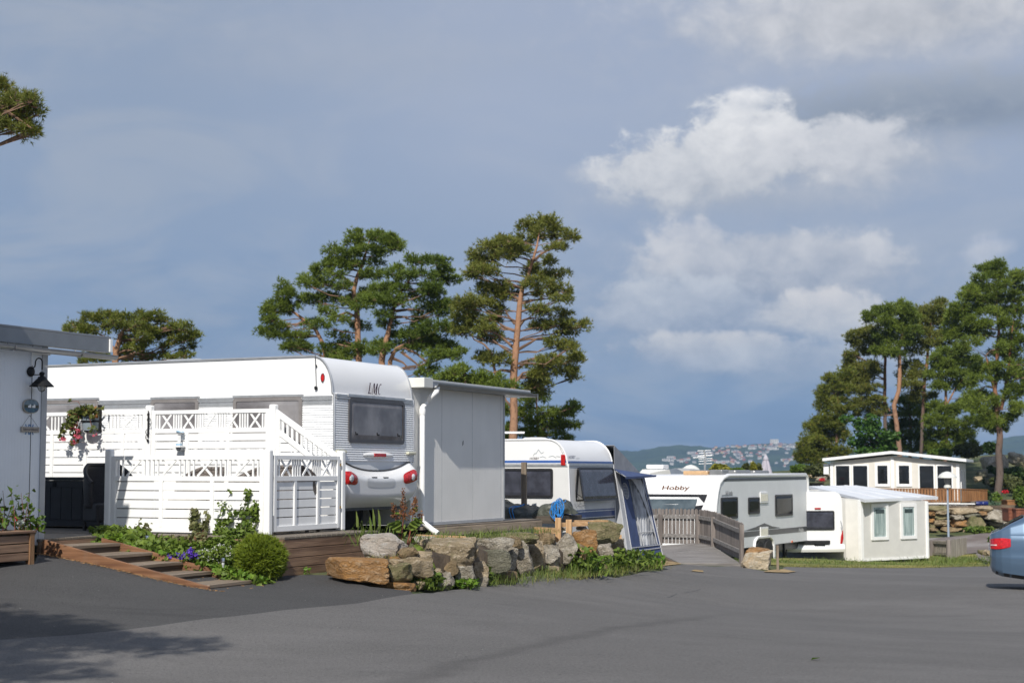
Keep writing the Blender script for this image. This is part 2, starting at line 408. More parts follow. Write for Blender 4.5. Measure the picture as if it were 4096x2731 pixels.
def wood(name, c, c2, rough=.7, ax='x', bump=.004, dirt=0):
    st = {'x': (.6, 9, 9), 'y': (9, .6, 9), 'z': (9, 9, .6)}[ax]
    return mat(name, c, rough, .2, 2.2, col2=c2, bump=bump, bscale=6, stretch=st, detail=7, dirt=dirt)
DECKW = wood('weathered_deck_wood', (.14, .115, .09), (.22, .185, .145), ax='y', dirt=.25)
SKIRTW = wood('brown_stained_wood', (.20, .115, .07), (.32, .20, .125), ax='y', dirt=.15)
STRW = wood('orange_stained_wood', (.15, .064, .028), (.245, .12, .058), ax='x', dirt=.35)
TREADW = wood('tread_wood', (.17, .125, .085), (.26, .20, .145), ax='y', dirt=.3)
RISERW = wood('riser_wood', (.045, .028, .018), (.085, .055, .035), ax='y', dirt=.3)
NEWW = wood('new_pine_wood', (.42, .24, .11), (.55, .35, .18), ax='z', dirt=.1)
NEWWX = wood('new_pine_plank', (.42, .24, .11), (.55, .35, .18), ax='x', dirt=.1)
POSTW = wood('grey_brown_post_wood', (.16, .12, .085), (.24, .19, .14), ax='z', dirt=.25)
GREYW = wood('silvered_wood', (.13, .11, .10), (.25, .215, .195), ax='z', dirt=.35)
GREYWX = wood('silvered_board', (.17, .155, .145), (.28, .26, .245), ax='x', dirt=.25)
RAILW = wood('russet_stained_wood', (.24, .105, .035), (.34, .16, .06), ax='z', dirt=.1)
RUSTW = wood('rust_red_wood', (.16, .05, .025), (.22, .075, .035), ax='z', dirt=.2)
NAVYW = mat('near_black_painted_wood', (.014, .016, .022), .5, .2, 4, bump=.002)
WICKB = mat('black_wicker', (.016, .014, .015), .6, .4, 60, bump=.01, bscale=40)
WICK = mat('brown_grey_wicker', (.085, .068, .058), .65, .5, 50, col2=(.19, .16, .14), bump=.012, bscale=40)
# ------------------------------------------------------------------ terrain
CTL = []
def ctl(px, py, d): q = P(px, py, d); CTL.append((q.x, q.y, q.z))
for a in [(828, 2352, 17.95), (138, 2265, 17.6), (1150, 2299, 19.3), (165, 2214, 18.7), (1500, 2335, 19.0), (1700, 2366, 19.6), (2000, 2338, 21.9), (2250, 2306, 25.0), (2400, 2298, 27.2), (2640, 2285, 30.6),
          (2700, 2256, 35.5), (2950, 2262, 35.5), (3110, 2285, 34.5), (3200, 2265, 39.0), (3600, 2268, 39.6), (3960, 2260, 40.0), (4080, 2362, 28.0), (3950, 2362, 28.3), (0, 2731, 12.0), (2048, 2731, 12.2), (4096, 2731, 12.5),
          (1010, 2322, 19.0), (3000, 2440, 25), (3500, 2500, 22),
          # plots behind the road edge
          (1200, 2190, 22.0), (1500, 2190, 22.5), (1700, 2170, 23.0), (1850, 2150, 24.5), (2000, 2120, 26.5), (2250, 2190, 29.5), (2450, 2235, 31.0), (2600, 2236, 33.5),
          (2500, 2225, 36), (3000, 2235, 44.5), (3330, 2235, 46.0), (3480, 2262, 45.5), (3700, 2250, 50), (3850, 2215, 52), (3800, 2150, 66), (3950, 2130, 66), (3500, 2240, 62), (3680, 2142, 71.6), (3780, 2140, 71.6), (3900, 2136, 71.6), (4060, 2125, 71.6), (3700, 2030, 74), (3900, 2025, 74), (4060, 2020, 74.5), (4096, 2150, 64)]: ctl(*a)
for x, y, h in [(0, 0, -1.6), (-6, 3, -1.5), (6, 3, -1.6), (0, -12, -1.7), (-20, 8, -1.0), (-20, 25, -.9), (-12, 30, -1.1), (-8, 24, -1.0), (25, 0, -1.9), (30, 28, -2.6), (25, 45, -2.6), (-30, 60, -2), (0, 60, -2.7), (12, 78, -1.7), (20, 80, -1.6), (28, 85, -.8), (22, 95, 0.2), (30, 100, 1.0), (12, 100, -0.3), (0, 90, -3), (-40, 110, -4), (60, 60, -2.5), (70, 120, 0), (0, 130, -5), (20, 150, -4), (-60, -40, -1.5), (60, -40, -1.8), (-90, 60, -2), (0, 180, -9), (90, 180, -7), (-90, 180, -9)]:
    CTL.append((x, y, EYE + h))
_c = np.array(CTL); _n = len(_c)
_D = np.sqrt(((_c[:, None, :2] - _c[None, :, :2]) ** 2).sum(-1))
_A = np.zeros((_n + 1, _n + 1)); _A[:_n, :_n] = _D - np.eye(_n) * .03; _A[:_n, _n] = 1; _A[_n, :_n] = 1
_w = np.linalg.solve(_A, np.append(_c[:, 2], 0))
def gz_np(x, y):
    x = np.asarray(x, float); y = np.asarray(y, float)
    d = np.sqrt((x.ravel()[:, None] - _c[None, :, 0]) ** 2 + (y.ravel()[:, None] - _c[None, :, 1]) ** 2)
    return (d @ _w[:_n] + _w[_n]).reshape(x.shape)
def gz(x, y): return float(gz_np([x], [y])[0])
def ghit(px, py, d0=8, d1=90):
    r = ray(px, py); ds = np.arange(d0, d1, .05); X = r.x / r.y * ds; Z = EYE + r.z / r.y * ds
    k = np.argmax(Z < gz_np(X, ds)); d = ds[k]
    return Vector((float(X[k]), float(d), gz(X[k], d)))
def pip(poly, x, y):
    x = np.asarray(x); y = np.asarray(y); ins = np.zeros(x.shape, bool); n = len(poly)
    for i in range(n):
        x1, y1 = poly[i]; x2, y2 = poly[(i + 1) % n]
        c = ((y1 > y) != (y2 > y)) & (x < (x2 - x1) * (y - y1) / (y2 - y1 + 1e-12) + x1)
        ins ^= c
    return ins
def sheet(name, poly, mats, off=0.0, sp=.6, kind='structure', wob=0, hf=None, bsp=None):
    pts = []
    for i, a in enumerate(poly):
        b = poly[(i + 1) % len(poly)]; L = math.dist(a, b); k = max(1, int(L / (bsp or sp)))
        for j in range(k):
            t = j / k; x = a[0] + (b[0] - a[0]) * t; y = a[1] + (b[1] - a[1]) * t
            if wob: 
                q = mnoise.noise_vector(Vector((x * 1.3, y * 1.3, 3.1))); x += q.x * wob; y += q.y * wob
            pts.append(Vector((x, y)))
    nb = len(pts); bp = [(p.x, p.y) for p in pts]
    xs = [p[0] for p in bp]; ys = [p[1] for p in bp]
    gx, gy = np.meshgrid(np.arange(min(xs), max(xs), sp), np.arange(min(ys), max(ys), sp)); gx = gx.ravel() + .01; gy = gy.ravel() + .013
    ins = pip(bp, gx, gy)
    pts += [Vector((x, y)) for x, y in zip(gx[ins], gy[ins])]
    v, e, f, *_ = delaunay_2d_cdt(pts, [(i, (i + 1) % nb) for i in range(nb)], [], 1, 1e-5)
    X = np.array([p.x for p in v]); Y = np.array([p.y for p in v]); Z = (hf or gz_np)(X, Y) + off
    o = mesh_obj(name, np.stack([X, Y, Z], 1), [list(q) for q in f], mats, smooth=True)
    if kind: o['kind'] = kind
    return o
def g2(px, py): q = ghit(px, py); return (q.x, q.y)
C = Frame((-2.97, 19.7, EYE), -24.2)          # the left-hand pitch: x along its front to the right, y away, z from eye level
def c2(x, y): q = C.w((x, y, 0)); return (q.x, q.y)
EDGE = [c2(-1.5, -2.4), c2(-1.86, -1.9), c2(-1.86, -1.2), c2(.2, -.8), c2(.44, -.25), g2(1312, 2300), g2(1420, 2332), g2(1480, 2346), g2(1640, 2362), g2(1750, 2366), g2(1860, 2352), g2(2000, 2338), g2(2250, 2306), g2(2400, 2300), g2(2560, 2290), g2(2640, 2284), g2(2655, 2256), g2(2950, 2262), g2(3010, 2275), g2(3110, 2288), g2(3150, 2264), g2(3300, 2266), g2(3600, 2269), g2(3960, 2261)]
ROADTOP = [c2(-5.5, -3.6), c2(-1.86, -3.0)]
ROAD = [(-40, -30), (-40, 15.5)] + ROADTOP + EDGE + [(20, 40.5), (60, 42), (60, -30)]
def asphalt(name, c1, c2_, patch, joint=None):
    m = bpy.data.materials.new(name); m.use_nodes = True; t = m.node_tree; N = NT(t); b = t.nodes['Principled BSDF']
    tc = N.n('ShaderNodeTexCoord'); v = tc.outputs['Object']
    big = N.noise(N.mapv(v, (.12, .3, 1), rot=(0, 0, .35)), 1, 5, .55, .8); mid = N.noise(N.mapv(v, (.8, 1.6, 1), rot=(0, 0, .35)), 1, 6, .6); sm = N.noise(v, 42, 3, .75); ch = N.noise(v, 160, 2, .6)
    c = N.mix(N.step(big, .3, .7), (*c1, 1), (*c2_, 1)); c = N.mix(N.m('MULTIPLY', N.step(mid, .35, .75), .6), c, (*patch, 1))
    c = N.mix(N.m('MULTIPLY', N.step(sm, .35, .7), .45), c, tuple(x * 1.55 for x in c2_) + (1,)); c = N.mix(N.m('MULTIPLY', N.step(N.noise(v, 38, 3, .7), .56, .68), .6), c, tuple(x * .42 for x in patch) + (1,))
    vo = N.n('ShaderNodeTexVoronoi'); t.links.new(v, vo.inputs['Vector']); vo.inputs['Scale'].default_value = 3.2
    c = N.mix(N.m('LESS_THAN', vo.outputs['Distance'], .022), c, (.42, .40, .36, 1))
    c = N.mix(N.m('MULTIPLY', N.step(N.noise(N.mapv(v, (.35, .9, 1), (9, 2, 0), (0, 0, .2)), 1, 6, .6, 1.2), .60, .74), .28), c, tuple(x * .55 for x in patch) + (1,))
    if joint is not None:
        sx = N.n('ShaderNodeSeparateXYZ'); t.links.new(v, sx.inputs[0]); yy = sx.outputs[1]
        d = N.m('ABSOLUTE', N.m('SUBTRACT', N.m('ADD', sx.outputs[0], N.m('MULTIPLY', N.m('SUBTRACT', N.noise(v, .7, 4, .6), .5), .7)), N.m('ADD', joint[2], N.m('MULTIPLY', yy, N.m('ADD', joint[1], N.m('MULTIPLY', yy, joint[0]))))))
        k = N.m('MULTIPLY', N.m('SUBTRACT', 1.0, N.step(d, .0, .22)), N.m('MULTIPLY', N.step(yy, 10, 13), N.m('SUBTRACT', 1.0, N.step(yy, 18, 24))))
        c = N.mix(N.m('MULTIPLY', k, .42), c, tuple(x * .72 for x in patch) + (1,))
    N.put(b.inputs['Base Color'], c); b.inputs['Roughness'].default_value = .82; b.inputs['Specular IOR Level'].default_value = .3
    bp = N.n('ShaderNodeBump'); bp.inputs['Distance'].default_value = .016; N.put(bp.inputs['Height'], N.m('ADD', N.m('MULTIPLY', mid, 1.5), N.m('ADD', sm, N.m('MULTIPLY', ch, .6)))); t.links.new(bp.outputs[0], b.inputs['Normal'])
    return m
_j = np.array([g2(*q) for q in ((1650, 2680), (1950, 2632), (2250, 2580), (2600, 2505), (2900, 2440), (3150, 2378))])
ASPH = asphalt('asphalt', (.120, .115, .110), (.158, .151, .145), (.098, .093, .089), tuple(np.polyfit(_j[:, 1], _j[:, 0], 2)))
ASPHD = asphalt('newer_asphalt', (.062, .060, .060), (.080, .078, .077), (.052, .051, .051))
ASPHS = asphalt('asphalt_joint', (.118, .114, .111), (.134, .130, .127), (.105, .102, .10))
SOIL = mat('soil', (.075, .052, .034), .95, .35, 2.5, col2=(.13, .095, .06), bump=.03, bscale=14)
GRASSG = mat('rough_grass_ground', (.055, .085, .022), .95, .3, .8, col2=(.115, .115, .045), bump=.05, bscale=12)
LAWN = mat('lawn_turf', (.13, .16, .03), .95, .25, .7, col2=(.27, .24, .06), bump=.03, bscale=30)
GRAVEL = mat('grey_gravel', (.24, .19, .165), .95, .35, .5, col2=(.30, .275, .26), bump=.04, bscale=30)
STRAW = mat('dry_straw', (.30, .20, .09), .95, .3, 5, col2=(.40, .29, .15), bump=.02)
def build_ground():
    ax = np.concatenate([np.arange(-90, -14, 2.0), np.arange(-14, 30, .4), np.arange(30, 92, 2.0)])
    ay = np.concatenate([np.arange(-44, 8, 2.0), np.arange(8, 60, .4), np.arange(60, 184, 2.0)])
    X, Y = np.meshgrid(ax, ay, indexing='ij'); Z = gz_np(X, Y)
    Z = np.where(pip(ROAD, X, Y), Z - .10, Z - .012)
    n, m = X.shape; v = np.stack([X, Y, Z], -1).reshape(-1, 3)
    i, j = np.meshgrid(np.arange(n - 1), np.arange(m - 1), indexing='ij'); k = (i * m + j).ravel()
    f = np.stack([k, k + m, k + m + 1, k + 1], 1)
    o = mesh_obj('ground', v, f, GRASSG, smooth=True); o['kind'] = 'structure'
    # the wide low country out to the hills, under everything else
    a = np.linspace(0, 2 * np.pi, 65)[:-1]; rr = [0, 300, 900, 2000, 5200]; vs = [(0, 0, -26)]
    for r in rr[1:]: vs += [(r * math.cos(t), r * math.sin(t), -26 if r > 250 else -24) for t in a]
    fs = [[0, 1 + k, 1 + (k + 1) % 64] for k in range(64)]
    for q in range(3):
        fs += [[1 + q * 64 + k, 1 + (q + 1) * 64 + k, 1 + (q + 1) * 64 + (k + 1) % 64, 1 + q * 64 + (k + 1) % 64] for k in range(64)]
    o = mesh_obj('lowland', vs, fs, mat('lowland_green', (.03, .05, .02), .9, .3, .01)); o['kind'] = 'structure'
build_ground()
SEAM = [(-14, 13.6), g2(0, 2560), g2(300, 2540), g2(620, 2505), g2(900, 2466), g2(1130, 2440), g2(1420, 2414), g2(1660, 2376)]
i_ = EDGE.index(g2(1640, 2362)) + 1
APRON = [(-40, 15.5)] + ROADTOP + EDGE[:i_] + SEAM[::-1]
sheet('asphalt_apron', APRON, ASPHD, 0, .5, wob=.05, bsp=.3)
sheet('road', [(-40, -30), (-40, 15.5)] + SEAM + EDGE[i_:] + [(20, 40.5), (60, 42), (60, -30)], ASPH, 0, .8, wob=.05, bsp=.3)
def seam(pts, w, name='asphalt_joint', m=None):
    pts = [Vector((*g2(*p), 0)) for p in pts]; L = []; Rr = []
    fine = []
    for a, b in zip(pts, pts[1:]):
        k = max(2, int((b - a).length / .3)); fine += [a.lerp(b, i / k) for i in range(k)]
    fine.append(pts[-1])
    for i, p in enumerate(fine):
        d = (fine[min(i + 1, len(fine) - 1)] - fine[max(0, i - 1)]).normalized(); s = Vector((-d.y, d.x, 0)); ww = w * (.7 + .6 * mnoise.noise(p * 1.7)); p = p + s * .12 * mnoise.noise(p * .9)
        L.append((p + s * ww).to_2d()); Rr.append((p - s * ww).to_2d())
    v = [(q.x, q.y, gz(q.x, q.y) + .004) for q in L + Rr]; n = len(L)
    o = mesh_obj(name, v, [[i, n + i, n + i + 1, i + 1] for i in range(n - 1)], m or ASPHS); o['kind'] = 'structure'
seam([(2655, 2388), (2700, 2375), (2795, 2356)], .012, 'road_crack', mat('tar', (.05, .05, .05), .8, .1))
sheet('lawn', [g2(2990, 2252), g2(3128, 2262), g2(3150, 2266), g2(3300, 2268), g2(3600, 2271), g2(3960, 2263), g2(3920, 2232), g2(3880, 2205), (15.2, 53), (10.5, 56), (9.5, 49), (7.5, 50)], LAWN, .006, .5, wob=.15)
sheet('gravel_path', [g2(3900, 2238), g2(4000, 2250), g2(4096, 2256), (22, 45), (24, 60), (21, 70), (17, 71.4), (13, 71), (13.2, 58), g2(3905, 2212)], GRAVEL, .012, .7, wob=.25)
sheet('straw_patch', [g2(2590, 2262), g2(2640, 2268), g2(2715, 2256), g2(2690, 2247), g2(2620, 2246)], STRAW, .016, .2, wob=.12)
sheet('straw_patch', [g2(2765, 2286), g2(2812, 2290), g2(2812, 2284), g2(2780, 2281)], STRAW, .02, .1, wob=.06)
sheet('straw_patch', [g2(3060, 2290), g2(3150, 2292), g2(3190, 2288), g2(3130, 2278), g2(3070, 2282)], STRAW, .02, .15, wob=.08)

# ---- vegetation kit
def rnd_dirs(n, up=.0):
    d = np.random.normal(size=(n, 3)); d[:, 2] += up; d /= np.linalg.norm(d, axis=1)[:, None]; return d
def leaves(cent, size, up=.5, aspect=1.5, fold=.25):   # diamond leaves, each of two triangles folded along the midrib
    n = len(cent); nrm = rnd_dirs(n, up * 2); a = np.cross(nrm, rnd_dirs(n)); a /= np.linalg.norm(a, axis=1)[:, None] + 1e-9; b = np.cross(nrm, a)
    s = (np.asarray(size) * np.random.uniform(.6, 1.3, n))[:, None]
    p0 = cent - a * s * .5 * aspect; p2 = cent + a * s * .5 * aspect; l = cent + b * s * .5 + nrm * s * fold; r = cent - b * s * .5 + nrm * s * fold
    v = np.stack([p0, r, p2, l], 1).reshape(-1, 3); k = np.arange(n) * 4
    return v, np.concatenate([np.stack([k, k + 1, k + 2], 1), np.stack([k, k + 2, k + 3], 1)])
def blades(base, dirs, length, width, nb=1):
    n = len(base); side = np.cross(dirs, rnd_dirs(n)); side /= np.linalg.norm(side, axis=1)[:, None] + 1e-9
    L = (np.asarray(length) * np.ones(n))[:, None]; w = (np.asarray(width) * np.ones(n))[:, None]
    v = np.stack([base - side * w / 2, base + side * w / 2, base + dirs * L], 1).reshape(-1, 3); k = np.arange(n) * 3
    return v, np.stack([k, k + 1, k + 2], 1)
def bent(base, dirs, length, width, droop=.5):          # grass blades bending over: two quads + tip
    n = len(base); side = np.cross(dirs, [0, 0, 1.0]); side /= np.linalg.norm(side, axis=1)[:, None] + 1e-9
    L = (np.asarray(length) * np.ones(n))[:, None]; w = (np.asarray(width) * np.ones(n))[:, None]; z = np.array([0, 0, 1.0])
    m1 = base + dirs * L * .45; d2 = dirs - z * droop * .5; m2 = m1 + d2 * L * .35; m3 = m2 + (dirs - z * droop * 1.6) * L * .3
    v = np.stack([base - side * w / 2, base + side * w / 2, m1 - side * w * .45, m1 + side * w * .45, m2 - side * w * .3, m2 + side * w * .3, m3], 1).reshape(-1, 3); k = np.arange(n) * 7
    f = [np.stack([k, k + 1, k + 3], 1), np.stack([k, k + 3, k + 2], 1), np.stack([k + 2, k + 3, k + 5], 1), np.stack([k + 2, k + 5, k + 4], 1), np.stack([k + 4, k + 5, k + 6], 1)]
    return v, np.concatenate(f)
def joinm(parts):
    vs, fs, k = [], [], 0
    for v, f in parts: vs.append(v); fs.append(f + k); k += len(v)
    return np.concatenate(vs), np.concatenate(fs)
def inball(n, shell=.0):
    d = rnd_dirs(n); r = np.random.uniform(shell ** 3, 1, n) ** (1 / 3); return d * r[:, None]
LEAFG = leaf_mat('ivy_leaf', (.070, .125, .018), (.20, .27, .045), scale=6)
LEAFY = leaf_mat('bright_leaf', (.07, .16, .015), (.18, .28, .03), scale=8)
LEAFM = leaf_mat('variegated_leaf', (.10, .13, .04), (.26, .24, .11), scale=8, warm=(.22, .10, .06))
THUJA = leaf_mat('thuja_needle', (.095, .14, .010), (.22, .275, .025), scale=9, tr=.2)
GRASSL = leaf_mat('grass_blade', (.08, .14, .022), (.22, .26, .07), scale=5)
GRASSY = leaf_mat('yellowing_grass_blade', (.12, .15, .03), (.30, .26, .09), scale=3)
PETW = leaf_mat('white_petal', (.70, .70, .66), (.80, .80, .76), tr=.2)
PETP = leaf_mat('violet_petal', (.07, .02, .36), (.20, .10, .62), tr=.25, scale=14)
PETR = leaf_mat('pink_petal', (.70, .05, .12), (.85, .35, .42), tr=.3, scale=14)
PETRED = leaf_mat('red_petal', (.55, .02, .03), (.75, .06, .07), tr=.25)
STEM = mat('green_stem', (.09, .10, .03), .7, .3, 10)
STEMR = mat('reddish_stem', (.16, .045, .025), .7, .3, 10)
DOCKL = leaf_mat('dock_leaf', (.085, .15, .022), (.20, .26, .05), scale=7, tr=.35)
SEEDR = leaf_mat('dock_seed', (.13, .05, .022), (.26, .12, .05), scale=10, tr=.1)
# ------------------------------------------------------------------ white hut on the left
HX = -1.90
hc = C.hx(181, 1800, HX).y                       # far corner of the hut
HUTW = panel_mat('hut_cladding', (.78, .81, .84), 'Y', .05, .0015, line=.5)
TRIMG = mat('grey_trim', (.40, .41, .42), .45, .05, 4)
hut = thing('hut', 'white clad hut with overhanging grey roof beside the wooden steps', 'hut', C, (HX, hc, -.85))
b = MB(); b.box(-6, HX, -8, hc - .012, -.76, 1.52); b.build('wall', HUTW, hut)
b = MB(); b.box(HX - .05, HX + .012, hc - .095, hc, -.84, 1.5); b.build('corner_trim', TRIMG, hut, bevel=.004)
b = MB(); b.box(HX - .3, HX + .008, -8, hc - .096, -.86, -.70); b.build('base_flashing', TRIMG, hut, bevel=.003)
b = MB()
for px in (121,): q = C.hx(px, 1800, HX); b.box(HX - .01, HX + .0025, q.y - .004, q.y + .004, -.70, 1.5)
b.build('panel_joint', DARKM, hut)
MB().box(HX - .4, HX + .5, -8, -3.75, -1.9, 2.7).build('unseen_shade_wall', HUTW, hut); MB().box(HX - .5, HX + .62, -8.1, -3.66, 2.702, 2.82).build('unseen_shade_roof', GREYM, hut, bevel=.006); MB().box(HX - .3, HX - .01, -3.74, hc - .3, -1.5, -.87).build('plinth', GREYM, hut)  # added out-of-view wall and roof slab that keep sun off the hut wall
re_ = C.hx(446, 1350, HX + .06)
zt = C.hx(300, 1330, HX + .06).z
roof = MB().box(-7, HX + .06, -8, re_.y, zt - .03, zt).build('roof', GREYM, hut, bevel=.006)
MB().box(HX - .02, HX + .065, -8, re_.y - .05, zt - .20, zt - .031).build('fascia', GREYM, roof, bevel=.004)
MB().box(HX - .04, HX + .08, re_.y - .048, re_.y + .004, zt - .19, zt - .032).build('fascia_end', WHITE, roof, bevel=.004)
b = MB(); gx, gzz, gr = HX + .125, zt - .235, .058
prof = [(gx + gr * math.cos(R(a)), gzz + gr * math.sin(R(a))) for a in range(180, 361, 15)]; inner = [(gx + (gr - .005) * math.cos(R(a)), gzz + (gr - .005) * math.sin(R(a))) for a in range(360, 179, -15)]
b.prism([(x, -8, z) for x, z in prof + inner], (0, re_.y - .01 + 8, 0))
b.prism([(x, re_.y - .02, z) for x, z in prof], (0, .008, 0))
gut = b.build('gutter', GUTTER, roof, smooth=True)
for px in (110, 378):
    q = C.hx(px, 1380, HX + .35)
    b = MB(); b.tube([(gx + (gr + .006) * math.cos(R(a)), q.y, gzz + (gr + .006) * math.sin(R(a))) for a in range(150, 375, 15)], .007, 6); b.build('bracket', CHROME, gut)
b = MB()
for k in range(14): b.lathe([(.006, 0), (.006, .008), (.002, .012)], (HX - .0, re_.y - .25 - k * .38, zt), 8)
b.build('screw_heads', CHROME, roof)
b = MB(); q1, q2 = C.hx(126, 1412, HX), C.hx(126, 1462, HX); q3 = C.hx(192, 1418, HX)
b.box(HX, HX + .014, q1.y - .012, q1.y + .012, q2.z, q1.z); b.box(HX, HX + .014, q1.y - .012, q3.y + .03, q1.z - .006, q1.z + .014); b.build('cable_duct', WHITE, hut, bevel=.002)
# wall lamp
lq = C.hx(121, 1486, HX); lamp = thing('wall_lamp', 'black wall lamp with conical shade and glass globe on the hut wall', 'lamp', C, (HX, lq.y, lq.z))
ly, lz = lq.y + .02, lq.z; lx = HX + .155
MB().lathe([(.001, -.004), (.06, 0), (.066, .012), (.05, .022), (.001, .026)], (HX, lq.y, lz), 24, 1, .9, 'x').build('backplate', DARKM, lamp, smooth=True)
gp = [(HX + .02, lq.y, lz + .03)]
top = C.hx(149, 1432, lx - .06).z
gp += [(HX + .05, ly, lz + .06), (HX + .055, ly, top - .06)] + [(HX + .105 - .05 * math.cos(R(a)), ly, top - .05 + .05 * math.sin(R(a))) for a in range(0, 181, 20)] + [(lx, ly, lz + .02)]
MB().tube(gp, .0075, 8).build('gooseneck', DARKM, lamp, smooth=True)
MB().tube([(HX + .01, ly, lz - .035), (lx, ly, lz - .04)], .006, 8).build('stay', DARKM, lamp, smooth=True)
sz = C.hx(162, 1545, lx).z; sr = 49 * mpp(18.5)
MB().lathe([(.008, .17), (.022, .165), (.036, .146), (.022, .138), (.024, .115), (.045, .11), (.047, .095), (sr, 0), (sr - .004, -.002), (.045, .088), (.01, .09)], (lx, ly, sz), 32).build('shade', DARKM, lamp, smooth=True)
MB().lathe([(.001, -.055), (.02, -.052), (.036, -.035), (.044, -.008), (.044, .03), (.03, .06)], (lx, ly, sz), 20).build('globe', mat('clear_globe', (.62, .64, .65), .08, .05, 5, spec=.8), lamp, smooth=True)
b = MB()
for k in range(3):
    a = math.pi * k / 3; b.tube([(lx + .049 * math.cos(a) * math.cos(R(t)), ly + .049 * math.sin(a) * math.cos(R(t)), sz + .005 + .065 * math.sin(R(t))) for t in range(0, -181, -15)], .0028, 6)
b.build('guard_cage', DARKM, lamp, smooth=True)
# oval plaque with little painted houses
pq = C.hx(119, 1624, HX); pl = thing('wall_plaque', 'oval painted plaque of white cottages by the sea on the hut wall', 'plaque', C, (HX, pq.y, pq.z))
wy = (C.hx(151, 1624, HX).y - C.hx(88, 1624, HX).y) / 2; wz = 29 * mpp(18.4)
def oval(x0, x1, ky, kz, y0=0, z0=0, lo=0, hi=360): 
    return [(x0, pq.y + y0 + wy * ky * math.copysign(abs(math.cos(R(a))) ** .8, math.cos(R(a))), pq.z + z0 + wz * kz * math.copysign(abs(math.sin(R(a))) ** .8, math.sin(R(a)))) for a in range(lo, hi, 10)]
MB().prism(oval(HX + .002, 0, 1, 1), (.022, 0, 0)).build('board', mat('pale_plaque_wood', (.38, .35, .30), .6, .15, 15), pl, bevel=.004)
MB().prism(oval(HX + .0242, 0, .92, .90), (.002, 0, 0)).build('painted_sky', mat('painted_sky_blue', (.09, .17, .24), .5, .3, 20, col2=(.20, .28, .33)), pl)
def strip(za, zb, x):
    pts = [];  
    for z in (za, zb): pts.append(z)
    h = lambda z: wy * .90 * math.sqrt(max(0, 1 - (z / (wz * .90)) ** 2)) ** .8
    return [(x, pq.y - h(za), pq.z + za), (x, pq.y + h(za), pq.z + za), (x, pq.y + h((za + zb) / 2), pq.z + (za + zb) / 2), (x, pq.y + h(zb), pq.z + zb), (x, pq.y - h(zb), pq.z + zb), (x, pq.y - h((za + zb) / 2), pq.z + (za + zb) / 2)]
MB().prism(strip(-.072, -.022, HX + .0265), (.001, 0, 0)).build('painted_sea', mat('painted_sea_blue', (.03, .09, .22), .5, .4, 30, col2=(.06, .18, .22)), pl)
MB().prism(strip(-.022, .012, HX + .0265), (.001, 0, 0)).build('painted_shore', mat('painted_shore', (.10, .05, .04), .5, .6, 30, col2=(.05, .09, .05)), pl)
for y0 in (-.035, .035):
    MB().prism([(HX + .028, pq.y + y0 + y, pq.z + z) for y, z in ((-.025, -.018), (.028, -.018), (.028, .008), (.012, .024), (-.006, .006), (-.025, .006))], (.001, 0, 0)).build('painted_house', WHITE, pl)
# hanging sign
sq = C.hx(117, 1717, HX); sg = thing('hanging_sign', 'small wooden sign with lettering hung on string below the oval plaque', 'sign', C, (HX, sq.y, sq.z))
hw = (C.hx(153, 1717, HX).y - C.hx(81, 1717, HX).y) / 2; ap = C.hx(117, 1660, HX)
MB().box(HX + .004, HX + .020, sq.y - hw, sq.y + hw, sq.z - .030, sq.z + .030).build('board', mat('pale_sign_wood', (.36, .32, .27), .7, .15, 15), sg, bevel=.002)
b = MB(); b.tube([(HX + .012, sq.y - hw * .9, sq.z + .03), (HX + .006, ap.y, ap.z), (HX + .012, sq.y + hw * .9, sq.z + .03)], .0018, 5); b.build('string', DARKM, sg)
b = MB()
for s in (-1, 1):
    yy = sq.y + s * .035
    for a in (-28, 28): b.prism([(HX + .0035 - .001, yy + y * math.cos(R(a)) - z * math.sin(R(a)), sq.z + y * math.sin(R(a)) + z * math.cos(R(a))) for y, z in ((-.009, -.066), (.009, -.066), (.004, 0), (.009, .066), (-.009, .066), (-.004, 0))], (-.002 + .0006 * a / 28, 0, 0))
b.build('blue_star', mat('pale_blue_paint', (.12, .24, .42), .5, .1, 10), sg)
text_mesh('lettering', 'Fiskerens velkomst', TEXTC, .038, sg, wall_matrix((HX + .0205, sq.y, sq.z), (0, 1, 0), (0, 0, 1), sg), extrude=.0006, width=.86)
# planter box
PXX = -1.33; pc = C.hx(137, 2200, PXX); zb = gz(*C.w((PXX, pc.y, 0)).xy) - EYE - .03; ztp = C.hx(100, 2122, PXX).z
pt = thing('planter_box', 'brown timber planter box standing against the white hut', 'planter', C, (PXX, pc.y, zb))
for k in range(3):
    z0 = zb + .07 + k * (ztp - zb - .11) / 3; b = MB(); b.box(PXX - .035, PXX - .01, pc.y - 2.6, pc.y - .075, z0, z0 + (ztp - zb - .11) / 3 - .012); b.box(PXX - .52, PXX - .03, pc.y - .03, pc.y - .01, z0, z0 + (ztp - zb - .11) / 3 - .012); b.build('side_board', SKIRTW, pt, bevel=.004)
for (x0, y0) in ((PXX - .055, pc.y - .075), (PXX - .55, pc.y - .07), (PXX - .055, pc.y - 2.65)):
    MB().box(x0, x0 + .06, y0, y0 + .075, zb, ztp - .03).build('corner_post', wood('warm_post_wood', (.20, .10, .045), (.27, .15, .07), ax='z', dirt=.3), pt, bevel=.004)
MB().box(PXX - .56, PXX + .012, pc.y - 2.66, pc.y + .008, ztp - .029, ztp).build('top_rail', SKIRTW, pt, bevel=.005)
MB().box(PXX - .51, PXX - .04, pc.y - 2.58, pc.y - .08, zb + .1, ztp - .0295).build('soil', SOIL, pt)
def plant_parts(t, fr, items):
    loc = LOC[t.name][0]
    for nm, (v, f), m in items: mesh_obj(nm, v - np.array(loc), f, m, t)
q = C.hx(60, 2110, PXX - .28)
